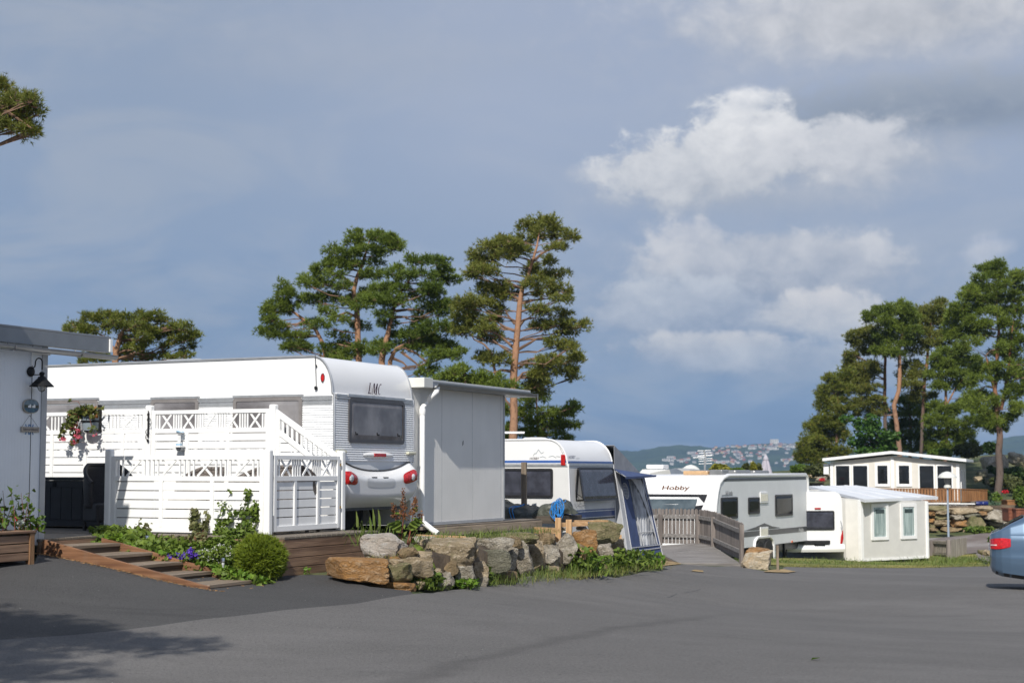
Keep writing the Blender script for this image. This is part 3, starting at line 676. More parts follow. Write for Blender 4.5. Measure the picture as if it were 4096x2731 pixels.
fl = thing('rose_plant', 'leafy rose plant with a red bloom growing in the timber planter', 'plant', C, (q.x, q.y, ztp - .03))
cl = []; stv = []
b = MB()
for k in range(26):
    y = np.random.uniform(-.75, .3); hgt = np.random.uniform(.12, .30) + (.18 if abs(y + .05) < .15 else 0) ; x = np.random.uniform(-.15, .18)
    p0 = np.array([q.x + x, q.y + y, ztp - .04]); p1 = p0 + [np.random.uniform(-.05, .12), np.random.uniform(-.1, .16), hgt]
    b.tube([tuple(p0), tuple((p0 * .5 + p1 * .5) + [0, .02, .02]), tuple(p1)], [.005, .004, .002], 5)
    for t in np.linspace(.25, 1, 9): cl.append(p0 + (p1 - p0) * t + np.random.normal(size=3) * .045)
b.build('stem', STEMR, fl)
cl = np.array(cl)
plant_parts(fl, C, [('foliage', leaves(cl, .06, .3), leaf_mat('rose_leaf', (.05, .11, .015), (.14, .20, .035), scale=8, warm=(.28, .13, .03)))])
def bloom(t, p, r, m, n=26, name='flower'):
    v, f = leaves(np.array(p) + inball(n) * r, r * 1.1, .6, 1.0); plant_parts(t, C, [(name, (v, f), m)])
bloom(fl, C.hx(66, 2073, PXX - .1), .022, PETRED); bloom(fl, C.hx(82, 2092, PXX - .12), .04, leaf_mat('silver_leaf', (.30, .36, .32), (.5, .55, .5)), name='silver_foliage')

# ------------------------------------------------------------------ deck and steps
ZD = -.79
deck = thing('wooden_deck', 'low wooden deck with brown board skirt in front of the caravan', 'deck', C, (0, 0, ZD))
DX1 = .40; DY0 = -.30; SX0 = -1.86
for k in range(20):
    y0 = DY0 + .005 + k * .121
    if y0 > 2.0: break
    MB().box(-7.5, DX1 + .03, y0, y0 + .113, ZD - .030, ZD).build('deck_board', DECKW, deck, bevel=.004)
for k in range(14):
    y0 = -1.92 + k * .1165
    if y0 > DY0 - .12: break
    MB().box(-7.5, SX0 + (.0 if k else .02), y0, y0 + .108, ZD - .030, ZD).build('deck_board', DECKW, deck, bevel=.004)
zbt = -1.30
for k in range(4):
    z1 = ZD - .034 - k * .112; MB().box(DX1, DX1 + .024, DY0 + .001, 1.66, z1 - .105, z1).build('skirt_board', SKIRTW, deck, bevel=.004)
    MB().box(SX0, DX1 + .024, DY0 - .024, DY0, z1 - .105, z1).build('skirt_board', SKIRTW, deck, bevel=.004)
MB().box(SX0 - .05, SX0, -1.9, DY0 - .03, ZD - .2, ZD - .032).build('skirt_board', SKIRTW, deck, bevel=.004)
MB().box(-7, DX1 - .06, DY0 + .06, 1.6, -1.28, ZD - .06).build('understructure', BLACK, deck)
st = thing('garden_steps', 'shallow wooden steps between orange stained stringers leading up to the deck', 'steps', C, (SX0, -1.9, -1.0))
SY0, SY1 = -1.90, -.98
tl = C.hy(174, 2158, SY0); trr = C.hy(832, 2349, SY0)
def stringer(y, pts, nm='stringer'): MB().prism([(x, y, z) for x, z in pts], (0, .042, 0)).build(nm, STRW, st, bevel=.004)
bl = C.hy(166, 2214, SY0)
low = [C.hy(px, py, SY0) for px, py in ((828, 2357), (700, 2336), (500, 2294), (330, 2258))]
stringer(SY0, [(bl.x, bl.z - .03), (bl.x + .01, tl.z + .0), (tl.x + .02, tl.z), (trr.x, trr.z + .01), (trr.x, low[0].z - .02)] + [(q.x, q.z - .03) for q in low[1:]])
f0 = C.hy(405, 2150, SY1); f1 = C.hy(1012, 2322, SY1)
stringer(SY1, [(f0.x, f0.z - .33), (f0.x, f0.z), (f1.x, f1.z + .005), (f1.x, f1.z - .05), (f0.x + .4, f0.z - .33)])
ns = 5; X0, X1 = SX0 + .03, trr.x - .01
tzs = [ZD - .075, ZD - .175, ZD - .275, ZD - .375, trr.z + .025]
txs = [X0, X0 + .40, X0 + .87, X0 + 1.31, X0 + 1.72, X1]
for k in range(ns):
    x0, x1 = txs[k], txs[k + 1]
    MB().box(x0 - .01, x1 + (.0 if k < 4 else .0), SY0 + .043, SY1 - .001, tzs[k] - .036, tzs[k]).build('tread', TREADW, st, bevel=.004)
    if k < 4: MB().box(x1 - .04, x1 - .012, SY0 + .043, SY1 - .001, tzs[k + 1], tzs[k] - .037).build('riser', RISERW, st, bevel=.002)
    else: MB().box(x1 - .03, x1, SY0 + .043, SY1 - .001, tzs[k] - .10, tzs[k] - .037).build('riser', RISERW, st)

# ------------------------------------------------------------------ white fences and gate
def rail_panel(t, A, B, zt, zb, nx, npick, depth=.042, stiles=(), slope=None, boards=5, k=1.0, front=1, flip=1):
    """white panel from plan point A to B: top rail, lattice of pickets and crosses, mid rail, boards, bottom rail"""
    A, B = Vector((*A, 0)), Vector((*B, 0)); D = B - A; L = D.length; D.normalize(); Nn = Vector((D.y, -D.x, 0)) * flip
    def pt(s, z, o=0.0): p = A + D * s + Nn * o; return (p.x, p.y, z)
    h = zt - zb; tr, la, mr, br = .052, .203 * k, .062, .066
    z1 = zt - tr; z2 = z1 - la; z3 = z2 - mr; z4 = zb + br
    def rail(nm, za, zc, dp): MB().bar(pt(0, (za + zc) / 2), pt(L, (za + zc) / 2), dp, za - zc).build(nm, WHITE, t, bevel=.003)
    rail('top_rail', zt, z1, depth); rail('mid_rail', z2, z3, depth); rail('bottom_rail', z4, zb, depth)
    for s in (0.03, L - .03): MB().bar(pt(s, zb + .0015), pt(s, zt - .0015), depth + .004, .06, Nn if False else D).build('stile', WHITE, t, bevel=.003)
    b = MB(); seg = (L - .12) / nx; pk = .022
    for i in range(nx):
        c = .06 + seg * (i + .5); w = min(.105, seg * .22)
        for sgn in (-1, 1): b.bar(pt(c - w * sgn, z2 + .004, .004 * sgn), pt(c + w * sgn, z1 - .004, .004 * sgn), .012, .026, D)
        for j in range(npick):
            e = (j + .5) / npick
            s = c + w * 1.25 + (seg - w * 2.5) * e
            if i == nx - 1 and s > L - .08: continue
            b.bar(pt(s, z2 - .002), pt(s, z1 + .002), .016, pk, D)
            if i == 0:
                s0 = c - w * 1.25 - (seg - w * 2.5) * e
                if s0 > .08 : b.bar(pt(s0, z2 - .002), pt(s0, z1 + .002), .016, pk, D)
    b.build('lattice', WHITE, t)
    b = MB(); n = boards; bh = (z3 - z4) / n
    for i in range(n):
        za = z3 - i * bh - .011; b.bar(pt(.055, za - (bh - .011) / 2, 0), pt(L - .055, za - (bh - .011) / 2, 0), .016, bh - .012)
    b.build('slat_panel', WHITE, t, bevel=.002)
    for s in stiles: MB().bar(pt(s, z4 - .001, .006 * front), pt(s, z3 + .001, .006 * front), .034, .056, D).build('centre_stile', WHITE, t, bevel=.003)
def post(t, x, y, z0, z1, w=.095):
    MB().box(x - w / 2, x + w / 2, y - w / 2, y + w / 2, z0, z1).build('post', WHITE, t, bevel=.022, seg=3)
fz = C.hy(750, 1822, 0).z; fb = C.hy(750, 2129, 0).z
fl_ = C.hy(452, 1822, 0).x
ff = thing('picket_fence', 'white low fence with crosses along its top in front of the wicker chairs', 'fence', C, (0, 0, ZD))
rail_panel(ff, (fl_, 0), (-.05, 0), fz, fb, 4, 4, stiles=[(-.05 - fl_) * .335, (-.05 - fl_) * .67])
post(ff, fl_ - .05, 0, ZD, C.hy(432, 1797, 0).z); post(ff, 0, 0, ZD + .0, C.hy(1065, 1797, 0).z)
GL = 1.72
gt = thing('garden_gate', 'white gate in shade with crosses along its top beside the caravan bumper', 'gate', C, (0, .09, ZD))
gzt = C.hx(1220, 1822, 0).z; gzb = C.hx(1220, 2118, 0).z
rail_panel(gt, (.02, .07), (.02, GL - .07), gzt, gzb, 3, 4, depth=.05, stiles=[.50, 1.05], front=1, flip=1)
for z in (gzt - .13, gzb + .25): MB().box(.03, .055, GL - .075, GL - .05, z, z + .035).build('hinge', mat('brass', (.45, .28, .08), .35, .1, 10, metal=.8), gt)
MB().box(.03, .05, .052, .062, gzb + .0, gzb + .20).build('drop_bolt', GUTTER, gt)
YF = 1.75
uf = thing('privacy_fence', 'tall white fence with crosses along its top and a sloping end beside the caravan', 'fence', C, (-.9, YF, ZD))
ue = C.hy(1095, 1635, YF); uz = C.hy(1060, 1634, YF).z
post(uf, 0, YF + .0, ZD, C.hy(1375, 1803, YF).z, .10)
px_ = ue.x; post(uf, px_, YF, ZD, C.hy(1097, 1617, YF).z, .10)
pm = C.hy(600, 1640, YF).x; post(uf, pm, YF, ZD, C.hy(598, 1621, YF).z, .10)
rail_panel(uf, (pm + .05, YF), (px_ - .05, YF), uz, ZD + .05, 5, 4, stiles=[(px_ - pm) * .29, (px_ - pm) * .62], boards=11, k=1.0)
rail_panel(uf, (pm - 3.2, YF), (pm - .05, YF), uz + .0, ZD + .05, 6, 4, stiles=[.8, 1.5, 2.1, 2.75], boards=11)
# sloping end
sa, sb = (px_ + .05, C.hy(1110, 1640, YF).z), (-.05, C.hy(1368, 1826, YF).z)
sl_ = (sb[1] - sa[1]) / (sb[0] - sa[0]); zz = lambda x, o=0: sa[1] + sl_ * (x - sa[0]) + o
b = MB(); b.bar((sa[0] - .02, YF, zz(sa[0]) - .02), (sb[0] + .02, YF, zz(sb[0]) - .02), .045, .075); b.build('sloping_rail', WHITE, uf, bevel=.003)
b = MB(); b.bar((sa[0], YF, zz(sa[0], -.27)), (sb[0], YF, zz(sb[0], -.27)), .040, .065); b.build('sloping_rail', WHITE, uf, bevel=.003)
b = MB(); x = sa[0] + .10
b.bar((sa[0] + .03, YF, ZD + .05), (sa[0] + .03, YF, zz(sa[0] + .03, -.03)), .043, .06, (1, 0, 0))
while x < sb[0] - .02: b.bar((x, YF, zz(x, -.27)), (x, YF, zz(x, -.03)), .018, .034, (1, 0, 0)); x += .074
b.build('lattice', WHITE, uf)
b = MB(); z = zz(sb[0], -.30); n = 0
zt_ = zz(sa[0], -.33)
k = 0
while zt_ - k * .118 > ZD + .12:
    za = zt_ - k * .118; zc = za - .107
    xe = min(sb[0], sa[0] + max(.12, ((za - .04) - (sa[1] - .30)) / sl_)) if za > zz(sb[0], -.30) else sb[0]
    xe2 = min(sb[0], sa[0] + max(.12, ((zc - .0) - (sa[1] - .30)) / sl_)) if zc > zz(sb[0], -.30) else sb[0]
    b.prism([(sa[0] + .06, YF - .008, zc), (xe2, YF - .008, zc), (xe, YF - .008, za), (sa[0] + .06, YF - .008, za)], (0, .016, 0)); k += 1
b.build('slat_panel', WHITE, uf)
# hanging half-barrel with fuchsia
fq = C.hy(352, 1690, YF - .17)
fp = thing('hanging_planter', 'small grey half barrel planter hung on the tall white fence', 'planter', C, (fq.x, fq.y, fq.z))
hw = 42 * mpp(21.5); prf = [(fq.x + hw * math.cos(R(a)), fq.y + .07 + hw * .95 * math.sin(R(a))) for a in range(180, 361, 12)]
b = MB(); z0, z1 = fq.z - .11, fq.z + .11
low_ = [(fq.x + (x - fq.x) * .88, fq.y + .07 + (y - fq.y - .07) * .88, z0) for x, y in prf]; hi_ = [(x, y, z1) for x, y in prf]
n = len(prf); b.add(low_ + hi_, [[i, i + 1, n + i + 1, n + i] for i in range(n - 1)] + [list(range(n))[::-1], [n - 1, 0, n, 2 * n - 1]]); b.add([(x, y, z1 - .02) for x, y in prf], [list(range(n))])
b.build('tub', mat('grey_blue_tub', (.20, .24, .27), .5, .1, 6), fp, smooth=True)
b = MB(); b.tube([(fq.x + (x - fq.x) * 1.0, fq.y + .07 + (y - fq.y - .07) * 1.0, fq.z + .02) for x, y in prf], .013, 6); b.build('band', DARKM, fp)
b = MB(); b.box(fq.x - hw * .9, fq.x - hw * .9 + .02, fq.y + .075, YF - .025, fq.z - .13, fq.z + .25); b.box(fq.x + hw * .9 - .02, fq.x + hw * .9, fq.y + .075, YF - .025, fq.z - .13, fq.z + .25); b.build('bracket', DARKM, fp)
fu = thing('fuchsia', 'trailing pink and white fuchsia spilling out of the hanging half barrel', 'plant', C, (fq.x, fq.y, fq.z + .09))
cent = []; b = MB()
for (px, py, rx, ry, n) in ((340, 1640, 50, 24, 130), (300, 1660, 35, 30, 90), (285, 1690, 26, 30, 50), (375, 1650, 22, 26, 40), (262, 1715, 16, 26, 22), (250, 1745, 14, 18, 12), (300, 1725, 18, 35, 40), (295, 1765, 10, 22, 14), (370, 1720, 10, 20, 12), (400, 1632, 8, 6, 5), (285, 1605, 6, 5, 4)):
    o = C.hy(px, py, YF - .22); cent.append(np.array(o) + inball(n, .2) * [rx * mpp(21.4), .10, ry * mpp(21.4)])
    b.tube([(fq.x, fq.y, fq.z + .08), ((fq.x + o.x) / 2, o.y - .02, max(fq.z + .13, o.z)), tuple(o)], .004, 5)
b.build('stem', STEMR, fu)
plant_parts(fu, C, [('foliage', leaves(np.concatenate(cent), .052, .3), leaf_mat('fuchsia_leaf', (.05, .085, .016), (.17, .17, .04), scale=8, warm=(.30, .14, .05)))])
for (px, py, r) in ((290, 1712, .045), (312, 1722, .035), (302, 1745, .05), (318, 1748, .03), (296, 1770, .035), (255, 1755, .03), (243, 1757, .02), (375, 1742, .02), (386, 1737, .016)): bloom(fu, C.hy(px, py, YF - .24), r, PETR, 18)
# ornament on the fence post
oq = C.hy(594, 1700, YF - .06); tm = thing('hook_rack', 'slim dark metal ornament with curled hooks on the fence post', 'ornament', C, (oq.x, oq.y, oq.z))
b = MB(); b.box(oq.x - .012, oq.x + .012, oq.y - .012, oq.y, oq.z - .17, oq.z + .17); b.build('backing', DARKM, tm, bevel=.003)
b = MB()
for s, zz0 in ((1, .11), (1, .04), (-1, -.06), (-1, -.13)): b.tube([(oq.x + s * (.012 + .028 * math.sin(R(t * 2))), oq.y - .012, oq.z + zz0 + .0008 * (t - 90)) for t in range(0, 181, 15)], .004, 5)
b.lathe([(.004, -.04), (.015, -.03), (.014, .0), (.005, .01)], (oq.x, oq.y - .01, oq.z - .20), 8); b.lathe([(.003, -.01), (.011, 0), (.003, .012)], (oq.x, oq.y - .01, oq.z + .19), 8)
b.build('hook', DARKM, tm)
# gull figurine on its shelf
gq = C.hy(716, 1785, YF - .09); gs = thing('wall_shelf', 'tiny white shelf bracket on the tall white fence', 'shelf', C, (gq.x, YF - .03, gq.z))
MB().box(gq.x - .065, gq.x + .065, YF - .16, YF - .021, gq.z - .012, gq.z + .012).build('board', WHITE, gs, bevel=.003)
MB().prism([(gq.x + .045 * math.cos(R(a)), YF - .10, gq.z - .0125 + .055 * math.sin(R(a))) for a in range(180, 361, 15)], (0, .078, 0)).build('bracket', mat('shelf_grey', (.34, .35, .36), .5, .05, 5), gs)
gg = thing('gull_figurine', 'white and pale blue gull figurine standing on the tiny fence shelf', 'figurine', C, (gq.x, gq.y, gq.z + .012))
z0 = gq.z + .0125; BLP = mat('pale_blue_glaze', (.26, .40, .52), .4, .15, 12)
MB().box(gq.x - .035, gq.x + .035, gq.y - .03, gq.y + .03, z0, z0 + .026).build('plinth', BLP, gg, bevel=.004)
b = MB(); 
for s in (-.01, .012): b.tube([(gq.x + s, gq.y, z0 + .026), (gq.x + s * 1.4, gq.y, z0 + .08), (gq.x + s, gq.y, z0 + .14)], [.012, .009, .010], 8)
b.build('leg', WHITE, gg, smooth=True)
b = MB(); bz = z0 + .185
b.tube([(gq.x + .055, gq.y, bz - .012), (gq.x + .03, gq.y, bz), (gq.x, gq.y, bz), (gq.x - .028, gq.y, bz + .012), (gq.x - .036, gq.y, bz + .034), (gq.x - .046, gq.y, bz + .040), (gq.x - .07, gq.y, bz + .030)], [.004, .022, .034, .026, .017, .014, .002], 12); b.build('body', WHITE, gg, smooth=True)
for s in (-1, 1): MB().tube([(gq.x - .02, gq.y + s * .03, bz + .01), (gq.x + .02, gq.y + s * .032, bz + .004), (gq.x + .07, gq.y + s * .02, bz - .006)], [.012, .016, .003], 8).build('wing', BLP, gg, smooth=True)

# ------------------------------------------------------------------ deck furniture
YB = .95; bq0 = C.hy(182, 2115, YB).x; bz1 = C.hy(300, 1908, YB).z
bx = thing('storage_chest', 'near black slatted storage chest with a lid under the tall white fence', 'chest', C, (bq0, YB, ZD))
xr_ = C.hy(505, 2000, YB).x
b = MB(); n = 14; w = (xr_ - bq0 + 1.2) / n
for k in range(n): b.box(bq0 - 1.2 + k * w, bq0 - 1.2 + (k + 1) * w - .008, YB, YB + .02, ZD + .12, bz1 - .14)
b.build('front_slats', NAVYW, bx, bevel=.003)
b = MB(); b.box(bq0 - 1.2, xr_, YB + .0205, YB + .6, ZD + .03, bz1 - .05); b.box(bq0 - 1.2, xr_, YB - .006, YB + .02, ZD + .03, ZD + .115); b.box(bq0 - 1.2, xr_, YB - .006, YB + .02, bz1 - .135, bz1 - .045); b.build('carcass', NAVYW, bx)
MB().box(bq0 - 1.24, xr_ + .03, YB - .03, YB + .64, bz1 - .042, bz1).build('lid', NAVYW, bx, bevel=.006)
MB().box(bq0 + .12, bq0 + .17, YB - .02, YB - .007, bz1 - .13, bz1 - .05).build('latch', DARKM, bx)
def chair(x, y, rz, label, m, cush=None, hgt=.84):
    t = thing('wicker_armchair', label, 'chair', C, (x, y, ZD), 'wicker armchairs on the deck', rz)
    Rm = Matrix.Rotation(rz, 3, 'Z')
    def L(p): return Rm @ Vector(p) + Vector((x, y, ZD))
    def add(bm, nm, mt, **k):
        bm.v = [L(p) for p in bm.v]; return bm.build(nm, mt, t, **k)
    def shell(u, v):                       # back wraps round the seat and drops to the arms
        a = R(-115 + 230 * u); e = abs(2 * u - 1); h = hgt - (hgt - .62) * max(0, (e - .35) / .65) ** 1.1; lean = .10 * v * (1 - e * .6)
        r = .30 + .015 * math.sin(v * math.pi); z = .30 + (h - .30) * v
        return (r * math.sin(a) * 1.0, .02 + r * math.cos(a) * .95 + lean, z)
    b = MB(); b.grid(shell, 28, 10); add(b, 'backrest', m, thick=.03, smooth=True)
    b = MB(); b.tube([shell(k / 28, 1.0) for k in range(29)], .028, 8); add(b, 'rim', m, smooth=True)
    b = MB(); b.box(-.28, .28, -.28, .27, .12, .36); add(b, 'seat', m, bevel=.03)
    if cush: b = MB(); b.box(-.25, .25, -.27, .20, .362, .44); add(b, 'cushion', cush, bevel=.03)
    for sx in (-1, 1):
        for sy in (-1, 1): b = MB(); b.tube([(sx * .25, sy * .25, 0), (sx * .25, sy * .25, .30)], .025, 8); add(b, 'leg', m)
    return t
CUSH = mat('pale_cushion', (.45, .43, .40), .85, .1, 8)
q = C.hy(388, 2130, .42); chair(q.x + .14, .50, R(58), 'black wicker armchair left of the white fence beside the dark chest', WICKB, hgt=.86)
for (a, c_, y, rz, lb) in ((700, 868, .98, R(172), 'brown grey wicker armchair behind the middle of the low white fence'), (915, 1034, .62, R(150), 'brown grey wicker armchair behind the right end of the low white fence'), (1112, 1243, 1.1, R(15), 'brown grey wicker armchair seen through the lattice of the white gate')):
    q = C.hy((a + c_) / 2, 1872, y); chair(q.x, y, rz + math.pi, lb, WICK, CUSH, hgt=.81 if y < 1 else .83)

# ------------------------------------------------------------------ flower bed
def bedz(X, Y):
    X = np.asarray(X, float); Y = np.asarray(Y, float); p = np.stack([X - C.o.x, Y - C.o.y], -1); ca, sa_ = math.cos(C.a), math.sin(C.a)
    x = p[..., 0] * ca + p[..., 1] * sa_; y = -p[..., 0] * sa_ + p[..., 1] * ca
    t = np.clip((x - SX0) / (DX1 - SX0 + .2), 0, 1)
    return EYE - .93 - .40 * t ** 1.0 + .05 * np.sin(x * 9) * np.cos(y * 8) * .4
sheet('flower_bed', [c2(SX0, -.975), c2(SX0, DY0 - .03), c2(DX1 + .02, DY0 - .03), c2(DX1 + .12, -.72), c2(.30, -.99)], SOIL, 0, .12, hf=bedz)
def bz(x, y): q = C.w((x, y, 0)); return float(bedz([q.x], [q.y])[0]) - EYE
cs = []
for k in range(3000):
    x = np.random.uniform(SX0 - .1, DX1 - .05); y = np.random.uniform(-.98, DY0 - .02)
    h = np.random.uniform(.01, .13 + .12 * max(0, (y + .8) / .5)) * (1 if y > -.9 else .5); cs.append((x, y, bz(x, y) + h))
for k in range(200): x = np.random.uniform(SX0 - .42, SX0 + .1); y = np.random.uniform(-.55, -.2); cs.append((x, y, ZD + np.random.uniform(0, .09) - (.03 if x > SX0 else 0)))
for k in range(120): x = np.random.uniform(.0, DX1 + .22); y = np.random.uniform(-1.08, -.72); cs.append((x, y, bz(x, y) + np.random.uniform(.0, .08)))
v, f = leaves(np.array(cs), .062, .45); o = mesh_obj('ivy_ground_cover', v, f, LEAFG); o.location = C.w((0, 0, 0)); o.rotation_euler = (0, 0, C.a); tag(o, 'low green ivy spreading over the bed beside the steps', 'ground cover', None, 'stuff')
cs = []
for k in range(150): x = np.random.uniform(-.3, DX1 + .2); y = np.random.uniform(-1.06, -.85); cs.append((x, y, bz(x, y) + np.random.uniform(.03, .11)))
for (px, py, n) in ((520, 2190, 16), (560, 2208, 14), (650, 2215, 12), (680, 2210, 10), (900, 2300, 14), (950, 2310, 12), (430, 2160, 20), (470, 2150, 20), (800, 2278, 8), (820, 2286, 8)):
    o = C.hy(px, py, -.93); cs += list(np.array(o) + inball(n) * [.10, .05, .05])
v, f = leaves(np.array(cs), .058, .45); o = mesh_obj('bright_ivy_cover', v, f, LEAFY); o.location = C.w((0, 0, 0)); o.rotation_euler = (0, 0, C.a); tag(o, 'bright yellow green ivy along the edge of the steps', 'ground cover', None, 'stuff')
def climber(label, paths, blobs, m, n_per=26):
    t = None; b = MB(); cen = []
    for pth in paths:
        pts = [C.hy(px, py, yy) for px, py, yy in pth]
        if t is None: t = thing('ivy_plant', label, 'plant', C, tuple(pts[0]), 'ivy plants climbing the white fence')
        b.tube([tuple(p) for p in pts], .005, 5)
        for p, q in zip(pts, pts[1:]):
            k = max(3, int((q - p).length / .016))
            for i in range(k): cen.append(np.array(p.lerp(q, i / k)) + np.random.normal(size=3) * [.028, .018, .028])
    for (px, py, rx, ry, n, yy) in blobs:
        cen += list(np.array(C.hy(px, py, yy)) + inball(n) * [rx * mpp(19.6), .07, ry * mpp(19.6)])
    b.build('stem', STEM, t)
    v, f = leaves(np.array(cen), .044, .2); plant_parts(t, C, [('foliage', (v, f), m)])
climber('ivy climbing the right end of the low white fence above the round bush', [[(985, 2150, -.3), (975, 2060, -.06), (1015, 2040, -.05), (1028, 2000, -.05)], [(900, 2170, -.3), (870, 2080, -.06), (880, 2060, -.05), (890, 2010, -.05), (920, 2045, -.05)], [(960, 2120, -.2), (985, 1990, -.05), (990, 1970, -.05), (1000, 1965, -.05)], [(880, 2100, -.1), (940, 2045, -.05), (1000, 2035, -.05), (1030, 2090, -.05), (1015, 2120, -.06)]],
        [(940, 2155, 75, 45, 420, -.28), (985, 2110, 45, 26, 130, -.12), (880, 2130, 30, 40, 100, -.15), (880, 2180, 90, 35, 380, -.35), (905, 2085, 25, 16, 40, -.08), (975, 2050, 45, 10, 50, -.06), (1020, 2050, 12, 40, 60, -.06), (895, 2170, 50, 30, 200, -.25), (990, 1978, 14, 22, 26, -.05), (918, 1962, 8, 10, 8, -.05)], LEAFG)
climber('thin pale ivy climbing the middle of the low white fence', [[(790, 2160, -.25), (775, 2090, -.06), (762, 2045, -.05), (775, 2032, -.05)], [(810, 2150, -.25), (825, 2090, -.06), (828, 2060, -.05), (828, 2035, -.05)]],
        [(785, 2110, 30, 26, 90, -.1), (780, 2060, 18, 26, 60, -.06), (818, 2100, 20, 20, 40, -.08), (790, 2160, 60, 30, 200, -.3), (700, 2165, 60, 22, 160, -.35)], LEAFM)
climber('small reddish sprig of ivy near the left end of the low white fence', [[(555, 2140, -.25), (553, 2105, -.2), (557, 2078, -.18)], [(590, 2140, -.25), (580, 2110, -.2), (600, 2115, -.2)]], [(552, 2110, 8, 14, 14, -.2), (588, 2120, 16, 14, 26, -.2)], LEAFM)
def flower_clump(name, label, spots, m, r, cat='flowers', y=-.8, green=LEAFG, ng=3, fn=9):
    o = C.hy(spots[0][0], spots[0][1], y); t = thing(name, label, cat, C, tuple(o)); fv = []; gv = []
    for (px, py, rx, ry, n) in spots:
        o = np.array(C.hy(px, py, y)); c = o + inball(n, .3) * [rx * mpp(19), .12, ry * mpp(19)]; gv.append(o + inball(n * ng) * [rx * mpp(19) * 1.1, .12, ry * mpp(19) * 1.1] - [0, 0, .03])
        fv.append(np.repeat(c, fn, 0) + rnd_dirs(n * fn) * r * .7)
    plant_parts(t, C, [('blossom', leaves(np.concatenate(fv), r, .2, 1.0), m), ('foliage', leaves(np.concatenate(gv), .035, .4), green)])
flower_clump('pansy_clump', 'clump of violet pansies in bloom beside the steps', [(690, 2220, 22, 12, 12), (765, 2220, 34, 15, 20), (740, 2232, 24, 10, 10), (765, 2204, 14, 8, 6)], PETP, .030, y=-.9)
flower_clump('alyssum_clump', 'clump of tiny white flowers between the pansies and the round bush', [(830, 2210, 40, 22, 60), (890, 2200, 40, 28, 70), (860, 2235, 60, 20, 40), (930, 2225, 28, 24, 34)], PETW, .011, y=-.78, ng=4, fn=5)
q = C.hy(1040, 2240, -.62); rb = 100 * mpp(18.9); t = thing('round_bush', 'rounded yellow green conifer bush at the corner of the deck', 'bush', C, (q.x, q.y, bz(q.x, q.y)))
n = 5200; d = rnd_dirs(n); d[:, 2] = np.where(d[:, 2] < -.75, -d[:, 2], d[:, 2]); rr = np.random.uniform(.55, 1.0, n) ** .6
lump = np.array([1 + .10 * mnoise.noise(Vector(x) * 2.6) + .06 * mnoise.noise(Vector(x) * 6) for x in d])
cen = np.array([q.x, q.y, q.z]) + d * (rr * lump)[:, None] * [rb, rb, rb * .93]
dv = d + np.random.normal(size=(n, 3)) * .5 + [0, 0, .45]; dv /= np.linalg.norm(dv, axis=1)[:, None]
parts = [blades(cen, dv + np.random.normal(size=(n, 3)) * .35, .05, .014) for _ in range(4)]
plant_parts(t, C, [('foliage', joinm(parts), THUJA)])
b = MB(); b.tube([(q.x, q.y, bz(q.x, q.y) - .05), (q.x, q.y, q.z)], [.03, .015], 8)
for k in range(8): a = k * .8; b.tube([(q.x, q.y, q.z - .15), (q.x + .16 * math.cos(a), q.y + .16 * math.sin(a), q.z + .08)], .008, 5)
b.build('stem', POSTW, t)
for (px, py, y, lb) in ((588, 2150, -.5, 'steel solar garden light at the upper end of the ivy bed'), (893, 2240, -.93, 'steel solar garden light among the white flowers')):
    q = C.hy(px, py, y); t = thing('solar_light', lb, 'garden light', C, (q.x, q.y, q.z - .16), 'solar lights in the flower bed')
    MB().lathe([(.001, .03), (.030, .028), (.032, .012), (.032, -.016), (.02, -.018)], (q.x, q.y, q.z), 16).build('cap', CHROME, t, smooth=True)
    MB().lathe([(.020, -.018), (.016, -.07), (.008, -.08), (.006, -.20)], (q.x, q.y, q.z), 12).build('stem', CLEAR, t, smooth=True)
def weed(label, px, py, dd, nb, hgt, m, name='weed', n_leaf=10, size=.07, cat='weed', group='weeds along the road edge', d=None):
    g = ghit(px, py); t = thing(name, label, cat, WF, tuple(g), group); base = np.array(g)
    dv = rnd_dirs(nb, 1.2); dv[:, 2] = abs(dv[:, 2]) * .7 + .35; dv /= np.linalg.norm(dv, axis=1)[:, None]
    mesh_obj('foliage', *[x for x in bent(np.zeros((nb, 3)) + np.random.normal(size=(nb, 3)) * [dd * .5, dd * .5, 0], dv, np.random.uniform(.5, 1, nb) * hgt, size * .4 * np.random.uniform(.5, 1.1, nb), .6)], m, t)
    if n_leaf:
        c = inball(n_leaf) * [dd, dd, hgt * .4] + [0, 0, hgt * .5]; c[:, 2] = np.maximum(c[:, 2], .02)
        mesh_obj('leaf', *leaves(c, size * 1.2, .5), m, t)
    return t
weed('small bright green weed at the foot of the brown deck skirt', 1228, 2296, .05, 10, .10, LEAFY, size=.03, n_leaf=10)

n = 900; xs_ = np.random.uniform(SX0 - .2, DX1 + .3, n); base = np.array([C.w((x, SY0 - .01 - abs(np.random.normal()) * .05 if k % 4 else SY1 + np.random.uniform(-.7, .2), 0))[:] for k, x in enumerate(xs_)]); base[:, 2] = gz_np(base[:, 0], base[:, 1]) + .008
dv = rnd_dirs(n); dv[:, 2] = np.abs(dv[:, 2]) * .12; v, f = blades(base, dv, np.random.uniform(.03, .06, n), .006)
keep = xs_ > -9
o = mesh_obj('pine_litter', v, f, mat('dry_needles', (.30, .17, .07), .9, .3, 20)); tag(o, 'dry brown pine needles littering the asphalt along the steps', 'litter', None, 'stuff')
